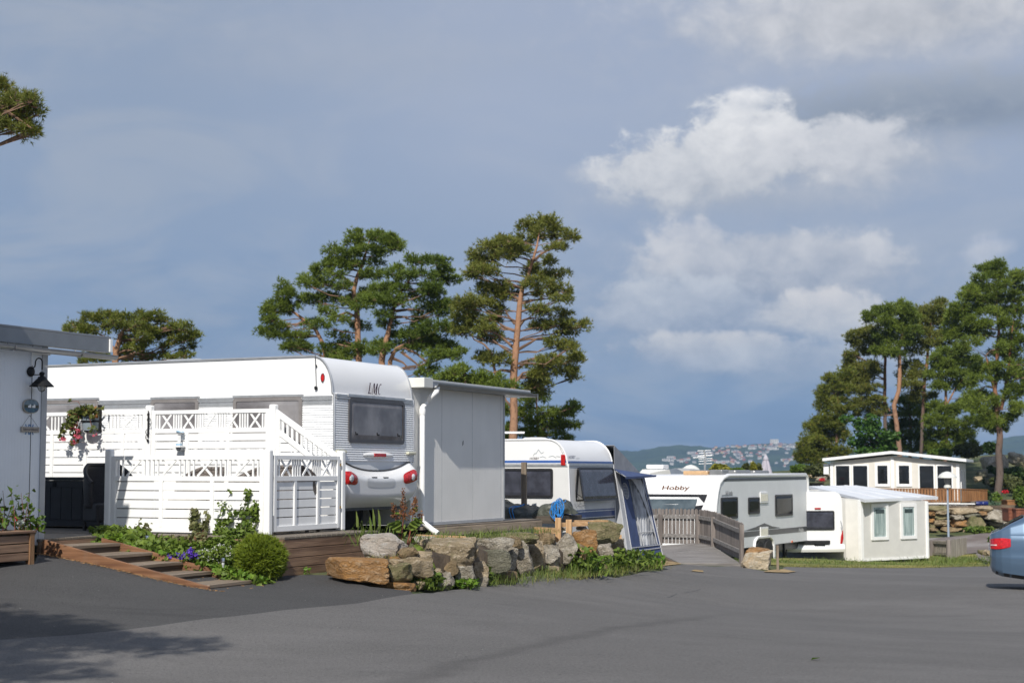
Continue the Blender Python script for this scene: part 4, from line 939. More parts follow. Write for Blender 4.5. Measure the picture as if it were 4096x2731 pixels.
# ------------------------------------------------------------------ big caravan behind the deck
Y0 = 2.15
xr = C.hy(1337, 1680, Y0).x; Y1 = C.hx(1652, 1640, xr).y; XF = xr - 7.4
zb_ = C.hy(1330, 1575, Y0).z; zrf = C.hy(1262, 1424, Y0).z; zlo = C.hy(1346, 1846, Y0).z; zbot = C.hy(1346, 2040, Y0).z
cv = thing('caravan', 'large white caravan with ribbed grey sides and red tail lights behind the deck', 'caravan', C, (xr, (Y0 + Y1) / 2, zbot - .4))
def rear_profile(x, zbelt, ztop, rx, rz, front=None, lean=.03, n=10):
    p = [(x, zbelt)] + [(x - lean - rx + rx * math.cos(R(a)), ztop - rz + rz * math.sin(R(a))) for a in np.linspace(0, 90, n)]
    return p
rp = rear_profile(xr, zb_, zrf, .30, .50)
fp_ = [(XF + .9, zrf - .02), (XF + .55, zrf - .08), (XF + .2, zrf - .35), (XF, zb_)]
prof = rp + fp_
b = MB(); b.prism([(x, Y0, z) for x, z in prof], (0, Y1 - Y0, 0)); b.build('upper_shell', CWHITE, cv, smooth=True)
for y, s in ((Y0, -1), (Y1, 1)):
    b = MB(); b.tube([(x, y + s * .004, z) for x, z in [(xr + .002, zlo)] + rp + [(XF + .9, zrf - .02)]], .017, 6); b.build('edge_trim', ALU, cv, smooth=True)
def ribs(b, p0, p1, z0, z1, outv, pitch=.031, dep=.013):      # horizontal ribs standing proud of a wall
    p0, p1, o = Vector(p0), Vector(p1), Vector(outv); n = int((z1 - z0) / pitch); sec = []
    for i in range(n):
        z = z0 + (z1 - z0) * i / n; h = (z1 - z0) / n
        sec += [(0, z), (dep * .9, z + h * .12), (dep, z + h * .35), (dep * .6, z + h * .75)]
    sec.append((0, z1)); vs = []
    for o_, z in sec: vs += [Vector((p0.x, p0.y, z)) + o * o_, Vector((p1.x, p1.y, z)) + o * o_]
    b.add(vs, [[2 * i, 2 * i + 1, 2 * i + 3, 2 * i + 2] for i in range(len(sec) - 1)])
MB().box(XF, xr - .001, Y0 + .0015, Y1 - .0015, zbot + .1, zb_ - .0015).build('lower_body', CGREY, cv)
b = MB(); ribs(b, (XF, Y0 + .001, 0), (xr, Y0 + .001, 0), zbot + .2, zb_ - .125, (0, -1, 0)); b.build('ribbed_side', RIB, cv)
b = MB(); ribs(b, (xr, Y0, 0), (xr, Y1, 0), zlo + .01, zb_ - .06, (1, 0, 0)); b.build('ribbed_rear', RIB, cv)
b = MB()
for k, (o, h) in enumerate(((.012, .03), (.02, .022), (.014, .05))): z = zb_ - .02 - k * .038; b.box(XF, xr - .03, Y0 - o, Y0 + .002, z - h, z)
b.build('awning_rail', ALU, cv, bevel=.003)
b = MB(); b.box(xr - .001, xr + .014, Y0 + .03, Y1 - .03, zb_ - .028, zb_ + .006); b.box(xr - .001, xr + .022, Y0 + .03, Y1 - .03, zb_ - .06, zb_ - .034); b.build('rear_rail', ALU, cv, bevel=.003)
def window(t, fr_pt, u, v, n, w, h, label=None, fm=FRAMEG, gm=GLASSG, r=.05, fw=.045, tilt=0, d=.02, handles=0, nm='window'):
    """acrylic caravan window: frame ring + domed pane; fr_pt centre, u right, v up, n outward"""
    c, u, v, n = Vector(fr_pt), Vector(u).normalized(), Vector(v).normalized(), Vector(n).normalized()
    if tilt:
        hinge = c + v * h / 2; v2 = (v * math.cos(tilt) - n * math.sin(tilt)); c2_ = hinge - v2 * h / 2; n2 = (n * math.cos(tilt) + v * math.sin(tilt))
    else: v2, c2_, n2 = v, c, n
    def ring(b, cc, uu, vv, nn, w, h, r, a0, a1, fw):
        o = rrect(-w / 2, w / 2, -h / 2, h / 2, r); i = rrect(-w / 2 + fw, w / 2 - fw, -h / 2 + fw, h / 2 - fw, max(.012, r - fw * .5)); k = len(o); vs = []
        for q, a in ((o, a0), (o, a1), (i, a1), (i, a0)): vs += [cc + uu * x + vv * z + nn * a for x, z in q]
        b.add(vs, [[m * k + j, m * k + (j + 1) % k, ((m + 1) % 4) * k + (j + 1) % k, ((m + 1) % 4) * k + j] for m in range(4) for j in range(k)])
    b = MB(); ring(b, c, u, v, n, w, h, r, -.001, d, fw); f = b.build(nm, fm, t, smooth=True)
    if tilt:
        b = MB(); b.prism([c + u * x + v * z + n * .006 for x, z in rrect(-w / 2 + fw, w / 2 - fw, -h / 2 + fw, h / 2 - fw, r)], n * .003); b.build('inner_blind', CGREY, f)
        b = MB(); ring(b, c2_, u, v2, n2, w, h, r, d, d + .02, fw * .8); b.build('sash', fm, f, smooth=True)
        for s in (-1, 1): b = MB(); b.tube([c + u * (w / 2 - .05) * s - v * h * .25, c2_ + u * (w / 2 - .05) * s - v2 * (h / 2 - .05) + n2 * d], .008, 6); b.build('stay', DARKM, f)
    b = MB(); o = rrect(-w / 2 + fw * .8, w / 2 - fw * .8, -h / 2 + fw * .8, h / 2 - fw * .8, r * .8); i2 = rrect(-w / 2 + fw * 2.2, w / 2 - fw * 2.2, -h / 2 + fw * 2.2, h / 2 - fw * 2.2, r * .8); k = len(o)
    dd = d if tilt else 0
    b.add([c2_ + u * x + v2 * z + n2 * (.007 + dd) for x, z in o] + [c2_ + u * x + v2 * z + n2 * (.020 + dd) for x, z in i2], [[j, (j + 1) % k, k + (j + 1) % k, k + j] for j in range(k)] + [list(range(k, 2 * k))])
    b.build('pane', gm, f)
    for j in range(handles):
        s = (j - (handles - 1) / 2) * w * .38; q = c + u * s - v * (h / 2 - fw * 2.4) + n * .024
        b = MB(); b.bar(q - u * .03, q + u * .03, .012, .018); b.bar(q - u * .02, q - u * .03 + v * .03, .01, .012); b.build('handle', DARKM, f)
    return f
def side_window(px0, px1, py0, py1):
    a = C.hy(px0, py0, Y0); c = C.hy(px1, py1, Y0); w = c.x - a.x; h = a.z - c.z
    window(cv, ((a.x + c.x) / 2, Y0 - .006, (a.z + c.z) / 2), (1, 0, 0), (0, 0, 1), (0, -1, 0), w, h, fw=.05)
    MB().box(a.x - .01, c.x + .01, Y0 - .022, Y0 - .001, a.z + .002, a.z + .035).build('window_rail', ALU, cv, bevel=.003)
side_window(936, 1210, 1592, 1775); side_window(607, 794, 1598, 1775); side_window(60, 392, 1606, 1775)
a = C.hx(1391, 1592, xr); c = C.hx(1612, 1680, xr); zt0 = C.hx(1500, 1598, xr).z; zt1 = C.hx(1510, 1773, xr).z
rw = window(cv, (xr + .01, (a.y + c.y) / 2, (zt0 + zt1) / 2), (0, 1, 0), (0, 0, 1), (1, 0, 0), c.y - a.y, zt0 - zt1, fw=.05, r=.06, handles=3, fm=mat('dark_window_frame', (.07, .065, .068), .3, .1, 6))
MB().box(xr + .001, xr + .024, a.y - .02, c.y + .02, zt0 + .012, zt0 + .05).build('window_rail', ALU, cv, bevel=.003)
# moulded rear bumper
def bump(u, v):
    y = Y0 - .03 + (Y1 - Y0 + .06) * u; e = 2 * u - 1
    zt = zlo - .005 - .125 * (1 - min(1, abs(e) / .80) ** 2.4 if abs(e) < .80 else 0)
    zz_ = zt + (zbot + .02 - zt) * v
    o = .02 + .13 * math.sin(min(1, v / .30) * math.pi / 2) if v < .3 else (.15 - .015 * (v - .3) / .35 if v < .65 else .135 - .16 * ((v - .65) / .35) ** 1.6)
    rnd = .22 * max(0, abs(e) - .86) / .14; o -= rnd * abs(e) * .8
    if v > .55: y = (Y0 + Y1) / 2 + (y - (Y0 + Y1) / 2) * (1 - .16 * ((v - .55) / .45) ** 1.3)
    return (xr + o, y, zz_)
b = MB(); b.grid(bump, 44, 26); b.build('bumper', CWHITE, cv, smooth=True)
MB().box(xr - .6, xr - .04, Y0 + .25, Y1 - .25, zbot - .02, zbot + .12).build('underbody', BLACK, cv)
b = MB(); b.add([bump(k / 44, 0) for k in range(45)] + [(bump(k / 44, 0)[0] + .012, bump(k / 44, 0)[1], bump(k / 44, 0)[2] + .018) for k in range(45)], [[k, k + 1, 46 + k, 45 + k] for k in range(44)]); b.build('bumper_seal', BLACK, cv, thick=.008)
def on_bump(px, py):      # nearest bumper point along a sight line
    best = None
    for i in range(89):
        for j in range(60):
            p = bump(i / 88, j / 59); w = C.w(p); d = w.y; qx = W / 2 + FPX * (w.x) / (w.y * CP + (w.z - EYE) * SP); qy = H / 2 - FPX * ((w.z - EYE) * CP - w.y * SP) / (w.y * CP + (w.z - EYE) * SP)
            e = (qx - px) ** 2 + (qy - py) ** 2
            if best is None or e < best[0]: best = (e, i / 88, j / 59, p)
    return best
def patch(b, u0, u1, v0, v1, off, nu=12, nv=8, p=3.0, dome=.0):
    def fn(s, t):
        a, c_ = 2 * s - 1, 2 * t - 1; k = max(abs(a), abs(c_), 1e-6); rr = (abs(a) ** p + abs(c_) ** p) ** (1 / p); m = k / rr if rr > 0 else 1
        q = Vector(bump((u0 + u1) / 2 + (u1 - u0) / 2 * a * m, (v0 + v1) / 2 + (v1 - v0) / 2 * c_ * m)); return q + Vector((off + dome * (1 - k ** 2), 0, 0))
    b.grid(fn, nu, nv)
lt = on_bump(1398, 1912); rtl = on_bump(1645, 1908)
for nm, c_, du in (('l', lt, .085), ('r', rtl, .085)):
    u0 = max(.002, min(c_[1], .998 - du)); 
    b = MB(); patch(b, max(.002, c_[1] - du * 1.15), min(.998, c_[1] + du * 1.15), c_[2] - .145, c_[2] + .14, .008, dome=.03); tl_ = b.build('tail_light', RED, cv, smooth=True)
    b = MB(); patch(b, c_[1] - .015, c_[1] + .03, c_[2] - .075, c_[2] + .09, .036, dome=.01, p=2); b.build('clear_lens', CLEAR, tl_, smooth=True)
pc_ = on_bump(1525, 1930); b = MB(); patch(b, pc_[1] - .17, pc_[1] + .17, pc_[2] - .12, pc_[2] + .13, .0035, p=6); b.build('plate_panel', mat('plate_recess_white', (.56, .57, .58), .3, .03, 3), cv, smooth=True)
b = MB()
for s in (-.07, .07): q = bump(pc_[1] + s, pc_[2] - .15); b.box(q[0], q[0] + .012, q[1] - .07, q[1] + .07, q[2] - .008, q[2] + .006)
b.build('plate_lamp', BLACK, cv)
# high brake light, grab handle, marker lamp, tie-down, logo
q = C.hx(1510, 1820, xr); b = MB()
b.grid(lambda u, v: (xr + .012 + .035 * math.sin(v * math.pi) * (1 - (2 * u - 1) ** 2) ** .5, q.y + (u - .5) * .86, q.z + (v - .5) * (.035 + .055 * (1 - (2 * u - 1) ** 2) ** .6)), 24, 8); hb = b.build('brake_light', CWHITE, cv, smooth=True)
MB().box(xr + .02, xr + .052, q.y - .17, q.y + .17, q.z - .024, q.z + .026).build('red_lens', RED, hb, bevel=.008)
q = C.hx(1652, 1813, xr); MB().box(xr + .004, xr + .06, q.y - .24, q.y + .0, q.z - .02, q.z + .022).build('grab_handle', mat('cream_plastic', (.55, .54, .42), .4, .05, 5), cv, bevel=.014)
q = C.hx(1345, 1806, xr); MB().box(xr + .004, xr + .06, Y0 + .02, Y0 + .26, q.z - .02, q.z + .022).build('grab_handle', mat('cream_plastic', (.55, .54, .42)), cv, bevel=.014)
q = C.hy(1292, 1511, Y0); b = MB(); b.lathe([(.001, -.024), (.028, -.018), (.034, -.004), (.034, .002)], (q.x, Y0, q.z), 20, .85, 1.7, 'y'); ml = b.build('marker_light', RED, cv, smooth=True)
b = MB(); b.lathe([(.040, -.008), (.042, .002), (.03, .002), (.03, -.006)], (q.x, Y0 - .001, q.z), 20, .85, 1.65, 'y'); b.build('bezel', CHROME, ml, smooth=True)
q0, q1 = C.hy(1264, 1420, Y0), C.hy(1267, 1550, Y0); b = MB(); b.tube([(q0.x, Y0 - .022, q0.z), (q1.x, Y0 - .012, q1.z)], .004, 6); b.lathe([(.004, -.035), (.022, -.02), (.022, .01), (.006, .02)], (q1.x, Y0 - .024, q1.z), 10); b.lathe([(.004, -.02), (.012, 0), (.004, .02)], (q1.x, Y0 - .018, C.hy(1266, 1464, Y0).z), 8); b.build('tie_cord', DARKM, cv)
def poly_text(t, strokes, place, m, nm):   # flat serif letters from strokes (x0,z0,w0, x1,z1,w1) on a wall
    b = MB()
    for (x0, z0, w0, x1, z1, w1) in strokes: b.add([place(x0 - w0 / 2, z0), place(x0 + w0 / 2, z0), place(x1 + w1 / 2, z1), place(x1 - w1 / 2, z1)], [[0, 1, 2, 3]])
    o = b.build(nm, m, t); return o
lq = C.hx(1497, 1555, xr); s_ = .165
def lmc(x, z): return (xr + .0045 + (.006 if z > .8 else 0), lq.y + (x + z * .20 - 1.15) * s_, lq.z + (z - .5) * .155 * 1.0)
def cc(cx, n=12): 
    L = []
    for k in range(n):
        a0, a1 = R(48 + k * 264 / n), R(48 + (k + 1) * 264 / n); w = lambda a: .05 + .16 * max(0, -math.cos(a)) ; L.append((cx + .27 * math.cos(a0), .5 + .5 * math.sin(a0), w(a0), cx + .27 * math.cos(a1), .5 + .5 * math.sin(a1), w(a1)))
    return L
LET = [(.14, 0, .19, .14, 1, .16), (.14, .0, .34, .14, .07, .20), (.3, 0, .44, .34, .09, .20), (.5, .0, .03, .50, .26, .02), (.14, .95, .3, .14, 1, .32),
       (.72, 0, .06, .78, 1, .06), (.72, 0, .2, .72, .05, .2), (.86, 1, .22, 1.08, .05, .12), (1.36, 1, .12, 1.10, .05, .08), (1.42, 0, .20, 1.38, 1, .20), (1.42, 0, .34, 1.42, .06, .32)]
poly_text(cv, LET, lmc, TEXTR, 'logo_lettering')
b = MB(); n_ = 10; ring_ = [(2.0 + .30 * math.cos(R(a)), .5 + .52 * math.sin(R(a)), 1) for a in np.linspace(52, 308, 15)]; inn = [(2.05 + .19 * math.cos(R(a)), .5 + .45 * math.sin(R(a))) for a in np.linspace(58, 302, 15)]
b.add([lmc(x, z) for x, z, _ in ring_] + [lmc(x, z) for x, z in inn], [[k, k + 1, 16 + k, 15 + k] for k in range(14)]); b.build('logo_lettering', TEXTR, cv)
text_mesh('maker_lettering', 'LORD MÜNSTERLAND CARAVAN', TEXTC, .030, cv, wall_matrix((xr + .006, lq.y + .02, lq.z - .115), (0, 1, 0), (0, 0, 1), cv), extrude=.0006, width=.95)
q0, q1 = C.hy(700, 1428, Y0 + .8), C.hy(868, 1424, Y0 + .8)
b = MB(); zr = zrf - .015
for yy in (Y0 + .5, Y0 + .9): b.tube([(q0.x, yy, zr), (q0.x + .08, yy, zr + .07), (q1.x - .08, yy, zr + .07), (q1.x, yy, zr)], .009, 6)
for xx in np.linspace(q0.x + .2, q1.x - .2, 4): b.tube([(xx, Y0 + .5, zr + .07), (xx, Y0 + .9, zr + .07)], .008, 6)
b.build('roof_rack', ALU, cv, smooth=True)
b = MB(); b.lathe([(.18, 0), (.19, .02), (.17, .06), (.02, .07)], (xr - .9, (Y0 + Y1) / 2, zrf - .01), 16); b.build('roof_vent', CWHITE, cv, smooth=True)
def wheel(t, c, r, w, rim_m=ALU, axis='y'):
    b = MB(); b.lathe([(r * .62, -w / 2), (r * .95, -w / 2), (r, -w * .3), (r, w * .3), (r * .95, w / 2), (r * .62, w / 2)], c, 28, axis=axis); o = b.build('wheel', RUBBER, t, smooth=True)
    b = MB(); b.lathe([(.01, -w * .53), (r * .2, -w * .52), (r * .5, -w * .40), (r * .61, -w * .51), (r * .64, -w * .5), (r * .64, w * .5), (.01, w * .42)], c, 28, axis=axis); b.build('rim', rim_m, o, smooth=True)
wheel(cv, (xr - 2.9, Y0 + .18, zbot - .08), .32, .19); wheel(cv, (xr - 2.9, Y1 - .18, zbot - .08), .32, .19)
for yy in (Y0 + .4, Y1 - .4): MB().bar((xr - .5, yy, zbot + .05), (xr - .35, yy, zbot - .42), .05, .05).build('corner_steady', DARKM, cv)
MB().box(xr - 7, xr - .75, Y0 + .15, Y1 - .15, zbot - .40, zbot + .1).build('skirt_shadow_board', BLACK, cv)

# ------------------------------------------------------------------ grey clad annexe behind the caravan
SX = xr - .05; SYa = Y1 + .03; SYb = C.hx(2018, 1900, SX).y
szb = C.hx(1850, 2092, SX).z; szt = C.hx(1850, 1566, SX).z
SHW = panel_mat('annexe_cladding', (.80, .785, .75), 'Y', .058, .0015, line=.5)
sh = thing('annexe', 'tall grey clad annexe with flat roof and white downpipe behind the big caravan', 'annexe', C, (SX, (SYa + SYb) / 2, szb))
MB().box(SX - 3.2, SX, SYa, SYb - .013, szb + .02, szt).build('wall', SHW, sh)
MB().box(SX - .08, SX + .008, SYb - .06, SYb, szb + .01, szt - .001).build('corner_trim', TRIMG, sh, bevel=.004)
MB().box(SX - .1, SX + .006, SYa, SYb - .061, szb, szb + .05).build('base_flashing', TRIMG, sh, bevel=.003)
b = MB()
for px in (1767, 1889, 2003): y = C.hx(px, 1800, SX).y; b.box(SX - .004, SX + .0012, y - .003, y + .003, szb + .05, szt - .001)
b.build('panel_joint', mat('joint_grey', (.28, .29, .30), .5, .05, 5), sh)
q = C.hx(1851, 1771, SX); MB().prism([(SX + .0015, q.y + y, q.z + z) for y, z in ((-.015, -.045), (.012, -.02), (.016, .04), (-.004, .02))], (.004, 0, 0)).build('dark_mark', BLACK, sh)
gxx = SX + .21; e2 = C.hx(2133, 1580, gxx); e1 = C.hx(1728, 1530, gxx)
rt = MB().box(SX - 3.4, gxx - .03, SYa + .1, e2.y - .02, szt + .001, szt + .085).build('roof', GREYM, sh, bevel=.005)
MB().box(SX - 3.4, gxx - .035, SYa + .1, e2.y - .03, szt + .086, szt + .115).build('roof_edge', mat('pale_roof_edge', (.55, .56, .56), .4, .05, 4), rt, bevel=.004)
prof = [(gxx + .03 + .062 * math.cos(R(a)), szt + .055 + .062 * math.sin(R(a))) for a in range(180, 361, 15)] + [(gxx + .03 + .057 * math.cos(R(a)), szt + .055 + .057 * math.sin(R(a))) for a in range(360, 179, -15)]
b = MB(); b.prism([(x, e1.y + .03, z) for x, z in prof], (0, e2.y - e1.y - .03, 0)); b.prism([(x, e2.y, z) for x, z in prof[:13]], (0, .006, 0)); b.box(gxx + .085, gxx + .094, e2.y - .02, e2.y, szt - .08, szt + .06)
b.build('gutter', GREYM, rt, smooth=True)
q = C.hx(1648, 1512, gxx); MB().box(gxx - .4, gxx + .02, max(q.y, SYa - .02), e1.y, C.hx(1700, 1549, gxx).z, C.hx(1700, 1510, gxx).z).build('fascia_box', mat('cream_fascia', (.66, .66, .62), .5, .04, 4), rt, bevel=.006)
a = C.hx(1738, 1552, gxx); p1 = C.hx(1690, 1612, SX + .07); p2 = C.hx(1692, 2080, SX + .07)
b = MB(); b.tube([(gxx + .03, a.y + .03, szt + .01), (gxx + .03, a.y + .02, szt - .06), (gxx - .03, a.y - .05, szt - .14), (SX + .10, p1.y + .10, szt - .22), (SX + .07, p1.y, szt - .30), (SX + .07, p1.y, p2.z), (SX + .10, p2.y, p2.z - .05), (SX + .24, p2.y - .02, p2.z - .14), (SX + .33, p2.y - .02, p2.z - .19)], .042, 12); b.build('downpipe', WHITE, sh, smooth=True)
b = MB(); b.lathe([(.047, -.05), (.05, -.02), (.05, .02), (.045, .04)], (SX + .07, p1.y, szt - .36), 14); b.build('pipe_clip', WHITE, sh, smooth=True)
zs = szb - .005
for k, (y0, y1, x1, dz, h) in enumerate(((SYa + .15, SYb + 1.15, .16, 0, .05), (SYa + .35, SYb + 1.1, .20, -.055, .11))):
    pass
pf = thing('timber_sill', 'weathered timber sill under the grey annexe, running out past its right corner', 'timber', C, (SX, SYb, zs - .1))
MB().box(SX - .5, SX + .10, SYa + .2, SYb + 1.3, zs - .05, zs - .002).build('top_board', DECKW, pf, bevel=.005)
MB().box(SX + .11, SX + .15, SYa + .45, SYb + 1.25, zs - .16, zs - .03).build('face_board', wood('tan_sill_wood', (.34, .26, .18), (.46, .36, .26), ax='y', dirt=.15), pf, bevel=.005)
for y in (SYa + .7, SYa + 1.7, SYb - .3, SYb + .7): MB().box(SX - .1, SX + .1, y, y + .18, zs - .42, zs - .051).build('block', mat('concrete_block', (.30, .30, .29), .85, .15, 8, bump=.004), pf, bevel=.01)
# ------------------------------------------------------------------ dry stone edge
ROCKM = {
 'o': rock_mat('orange_stone', (.46, .24, .085), (.34, .20, .095), (.54, .37, .22), .15),
 'b': rock_mat('olive_brown_stone', (0.324, 0.234, 0.129), (0.216, 0.164, 0.0952), (0.456, 0.339, 0.213), .45),
 'd': rock_mat('dark_green_stone', (0.156, 0.154, 0.112), (0.204, 0.193, 0.14), (0.288, 0.275, 0.213), .4),
 'g': rock_mat('grey_veined_stone', (0.456, 0.404, 0.325), (0.3, 0.257, 0.196), (0.66, 0.608, 0.515), .35),
 'w': rock_mat('pale_pink_stone', (.62, .56, .49), (.52, .45, .38), (.60, .57, .53), .10),
 't': rock_mat('tan_stone', (0.528, 0.409, 0.263), (0.348, 0.275, 0.174), (0.66, 0.55, 0.403), .4),
 'm': rock_mat('mossy_stone', (0.288, 0.246, 0.134), (0.192, 0.193, 0.084), (0.408, 0.339, 0.213), .6),
 'y': rock_mat('cream_stone', (.72, .60, .43), (.66, .50, .32), (.78, .70, .58), .15),
}
_ico = {}
def ico(n):
    if n not in _ico:
        bm = bmesh.new(); bmesh.ops.create_icosphere(bm, subdivisions=n, radius=1); bm.verts.ensure_lookup_table()
        _ico[n] = (np.array([v.co[:] for v in bm.verts]), np.array([[v.index for v in f.verts] for f in bm.faces])); bm.free()
    return _ico[n]
def rock(name, label, cen, w, h, d, m, seed, cat='boulder', group=None, sub=4, tilt=0, yaw=0, blocky=1.0, taper=0, rough=1.0):
    rs = np.random.RandomState(seed); V, F = ico(sub); 
    pl = rs.normal(size=(16, 3)); pl /= np.linalg.norm(pl, axis=1)[:, None]; of = rs.uniform(.72, .98, 16)
    ax = np.array([[1, 0, 0], [-1, 0, 0], [0, 1, 0], [0, -1, 0], [0, 0, 1], [0, 0, -1]]) + rs.normal(size=(6, 3)) * .16; ax /= np.linalg.norm(ax, axis=1)[:, None]
    pl = np.concatenate([pl, ax]); of = np.concatenate([of, rs.uniform(.70, .84, 6) * (1 / blocky)])
    dt = V @ pl.T; r = np.where(dt > .02, of[None] / np.maximum(dt, .02), 9).min(1)
    o1 = rs.uniform(0, 50, 3)
    nz = np.array([mnoise.fractal(Vector(x * 1.9 + o1), .8, 2.1, 5) for x in V]); n2 = np.array([mnoise.noise(Vector(x * 1.1 + o1)) for x in V])
    r = r * (1 + rough * (.10 * nz + .15 * n2)); v = V * r[:, None]
    lo, hi = v.min(0), v.max(0); v = (v - (lo + hi) / 2) / (hi - lo); v = v * [w, d, h]
    if taper: v[:, 0] *= 1 - taper * v[:, 2] / h
    ct, st_ = math.cos(tilt), math.sin(tilt); v = np.stack([v[:, 0] * ct - v[:, 2] * st_, v[:, 1], v[:, 0] * st_ + v[:, 2] * ct], 1)
    o = mesh_obj(name, v, F, m, smooth=True); o.data.set_sharp_from_angle(angle=R(28)); o.location = cen; o.rotation_euler = (0, 0, yaw)
    return tag(o, label, cat, group)
WPX = [1300, 1480, 1700, 1900, 2000, 2100, 2250, 2400, 2500]; WD = [18.9, 18.8, 19.6, 20.8, 21.9, 23.0, 25.0, 27.2, 29.4]
wd = lambda px: float(np.interp(px, WPX, WD))
ROCKS = [  # px0, py0, px1, py1, kind, extra depth, tilt, label
 (1308, 2232, 1552, 2322, 'o', .0, -.05, 'flat orange slab at the left end of the stone edge, beside the deck skirt'),
 (1532, 2256, 1640, 2332, 'm', .0, .06, 'dark olive block next to the right end of the orange slab'),
 (1455, 2136, 1614, 2236, 'w', .55, -.12, 'pale pinkish boulder on top at the left, beside the brown deck skirt'),
 (1574, 2204, 1724, 2300, 't', .10, -.15, 'round tan boulder right of the pale pinkish one, above the broad leaved weeds'),
 (1662, 2152, 1915, 2282, 't', .35, .0, 'largest tan boulder, highest in the middle of the stone edge'),
 (1738, 2294, 1815, 2360, 'g', .0, .3, 'small grey stone low down among broad leaved weeds'),
 (1804, 2266, 1894, 2356, 'g', .05, .05, 'upright grey stone beneath the largest tan boulder'),
 (1465, 2328, 1645, 2364, 'o', .02, .0, 'low rusty slab lying on the asphalt under the orange slab'),
 (1886, 2244, 1945, 2310, 't', .15, .2, 'small tan wedge between the upright grey stone and the dark green boulder'),
 (1908, 2202, 2030, 2302, 'd', .10, -.05, 'dark green boulder low in the middle of the stone edge'),
 (1895, 2152, 2045, 2214, 'g', .35, .0, 'grey veined block lying on top of the dark green boulder'),
 (2008, 2186, 2056, 2300, 'g', .10, -.1, 'narrow pale grey upright stone right of the dark green boulder'),
 (2036, 2168, 2124, 2308, 'g', .15, .25, 'tall slanted grey stone leaning in the middle of the stone edge'),
 (1976, 2128, 2150, 2176, 'm', .55, .0, 'long mossy flat stone on the top course below the timber sill'),
 (2090, 2172, 2172, 2276, 't', .15, .0, 'tan angular stone right of the slanted grey one'),
 (2140, 2132, 2216, 2194, 'b', .45, .0, 'brown block on the top course left of the two stakes'),
 (2150, 2180, 2232, 2264, 'g', .20, .1, 'grey tan block right of the tan angular stone'),
 (2204, 2136, 2300, 2260, 'g', .30, -.5, 'grey stone streaked with moss, leaning beside the two stakes'),
 (2298, 2122, 2382, 2204, 'o', .2, .0, 'rusty orange faced boulder at the right end of the stone edge'),
 (2352, 2084, 2470, 2172, 'm', .8, -.1, 'large mossy flat topped boulder behind the rusty one'),
 (2374, 2178, 2452, 2244, 'g', .1, .3, 'grey slanted stone under the mossy flat topped boulder'),
 (2424, 2160, 2498, 2246, 't', .2, .0, 'pale mossy stone at the foot of the awning tent'),
 (2320, 2198, 2384, 2226, 'o', .1, .1, 'small reddish stone under the rusty orange boulder'),
 (2124, 2262, 2220, 2304, 'm', .0, .0, 'low mossy stone half hidden in the grass'),
 (1960, 2285, 2060, 2330, 'b', .02, .0, 'low brown stone in the weeds under the dark green boulder'),
 (1640, 2262, 1745, 2318, 'd', .42, .0, 'shaded stone set back behind the broad leaved weeds'),
 (2225, 2235, 2320, 2290, 'd', .35, .0, 'dark stone set back in the grass below the two stakes'),
 (1550, 2225, 1592, 2262, 'o', .35, .2, 'small orange cobble tucked between the slab and the round tan boulder'),
 (2330, 2228, 2420, 2275, 'b', .2, .0, 'brown stone in the weeds left of the awning tent'),
 (1700, 2300, 1742, 2345, 'b', .25, .0, 'little brown stone under the round tan boulder'),
]
for i, (x0, y0, x1, y1, k, dd, tl_, lb) in enumerate(ROCKS):
    cx, cy = (x0 + x1) / 2, (y0 + y1) / 2; d0 = wd(cx) + dd; w = (x1 - x0) * mpp(d0); h = (y1 - y0) * mpp(d0); dep = min(max(.38, (w + h) * .55), .8)
    w2, h2 = w, h
    if abs(tl_) > .2: w2, h2 = w * (1 - abs(tl_) * .3), h * (1 - abs(tl_) * .05)
    rock('boulder', lb, P(cx, cy, d0 + dep / 2), w2 * (1.05 if w > .55 else 1.2), h2 * (1.07 if w > .55 else 1.18), dep, ROCKM[k], 100 + i, group='boulders of the dry stone edge', tilt=tl_, yaw=.16 + .22 * math.sin(i * 2.4), blocky=1.5 if i in (0, 7) else 1.06, rough=.45 if i in (0, 7) else 1.0)
rock('boulder', 'cream coloured boulder at the foot of the wooden ramp', P(3030, 2243, 35.2), 135 * mpp(35), 88 * mpp(35), .6, ROCKM['y'], 300, blocky=1.2)
rock('boulder', 'ochre topped stone lying on the cream boulder by the ramp', P(3030, 2205, 35.5), 100 * mpp(35), 34 * mpp(35), .5, ROCKM['o'], 301)
for i, (x0, y0, x1, y1, k) in enumerate([(1645, 2318, 1705, 2356, 't'), (1776, 2248, 1832, 2302, 'b'), (1885, 2300, 1950, 2352, 'g'), (1990, 2284, 2056, 2332, 't'), (2062, 2296, 2136, 2336, 'g'), (1596, 2186, 1668, 2228, 'b'), (1866, 2178, 1910, 2236, 't'), (2036, 2148, 2090, 2192, 'b'), (2116, 2160, 2166, 2204, 't'), (2186, 2166, 2232, 2204, 'g'), (2286, 2178, 2334, 2244, 'b'), (2344, 2186, 2394, 2236, 't'), (1720, 2276, 1768, 2310, 't'), (1560, 2236, 1610, 2262, 't'), (2166, 2250, 2232, 2296, 't')]):
    cx, cy = (x0 + x1) / 2, (y0 + y1) / 2; d0 = wd(cx) + .12; rock('boulder', 'small tan or brown filler stone wedged between the larger boulders', P(cx, cy, d0 + .15), (x1 - x0) * mpp(d0) * 1.15, (y1 - y0) * mpp(d0) * 1.15, .3, ROCKM[k], 900 + i, group='filler stones of the dry stone edge', sub=3, yaw=.1, tilt=.4 * math.sin(i * 1.7))
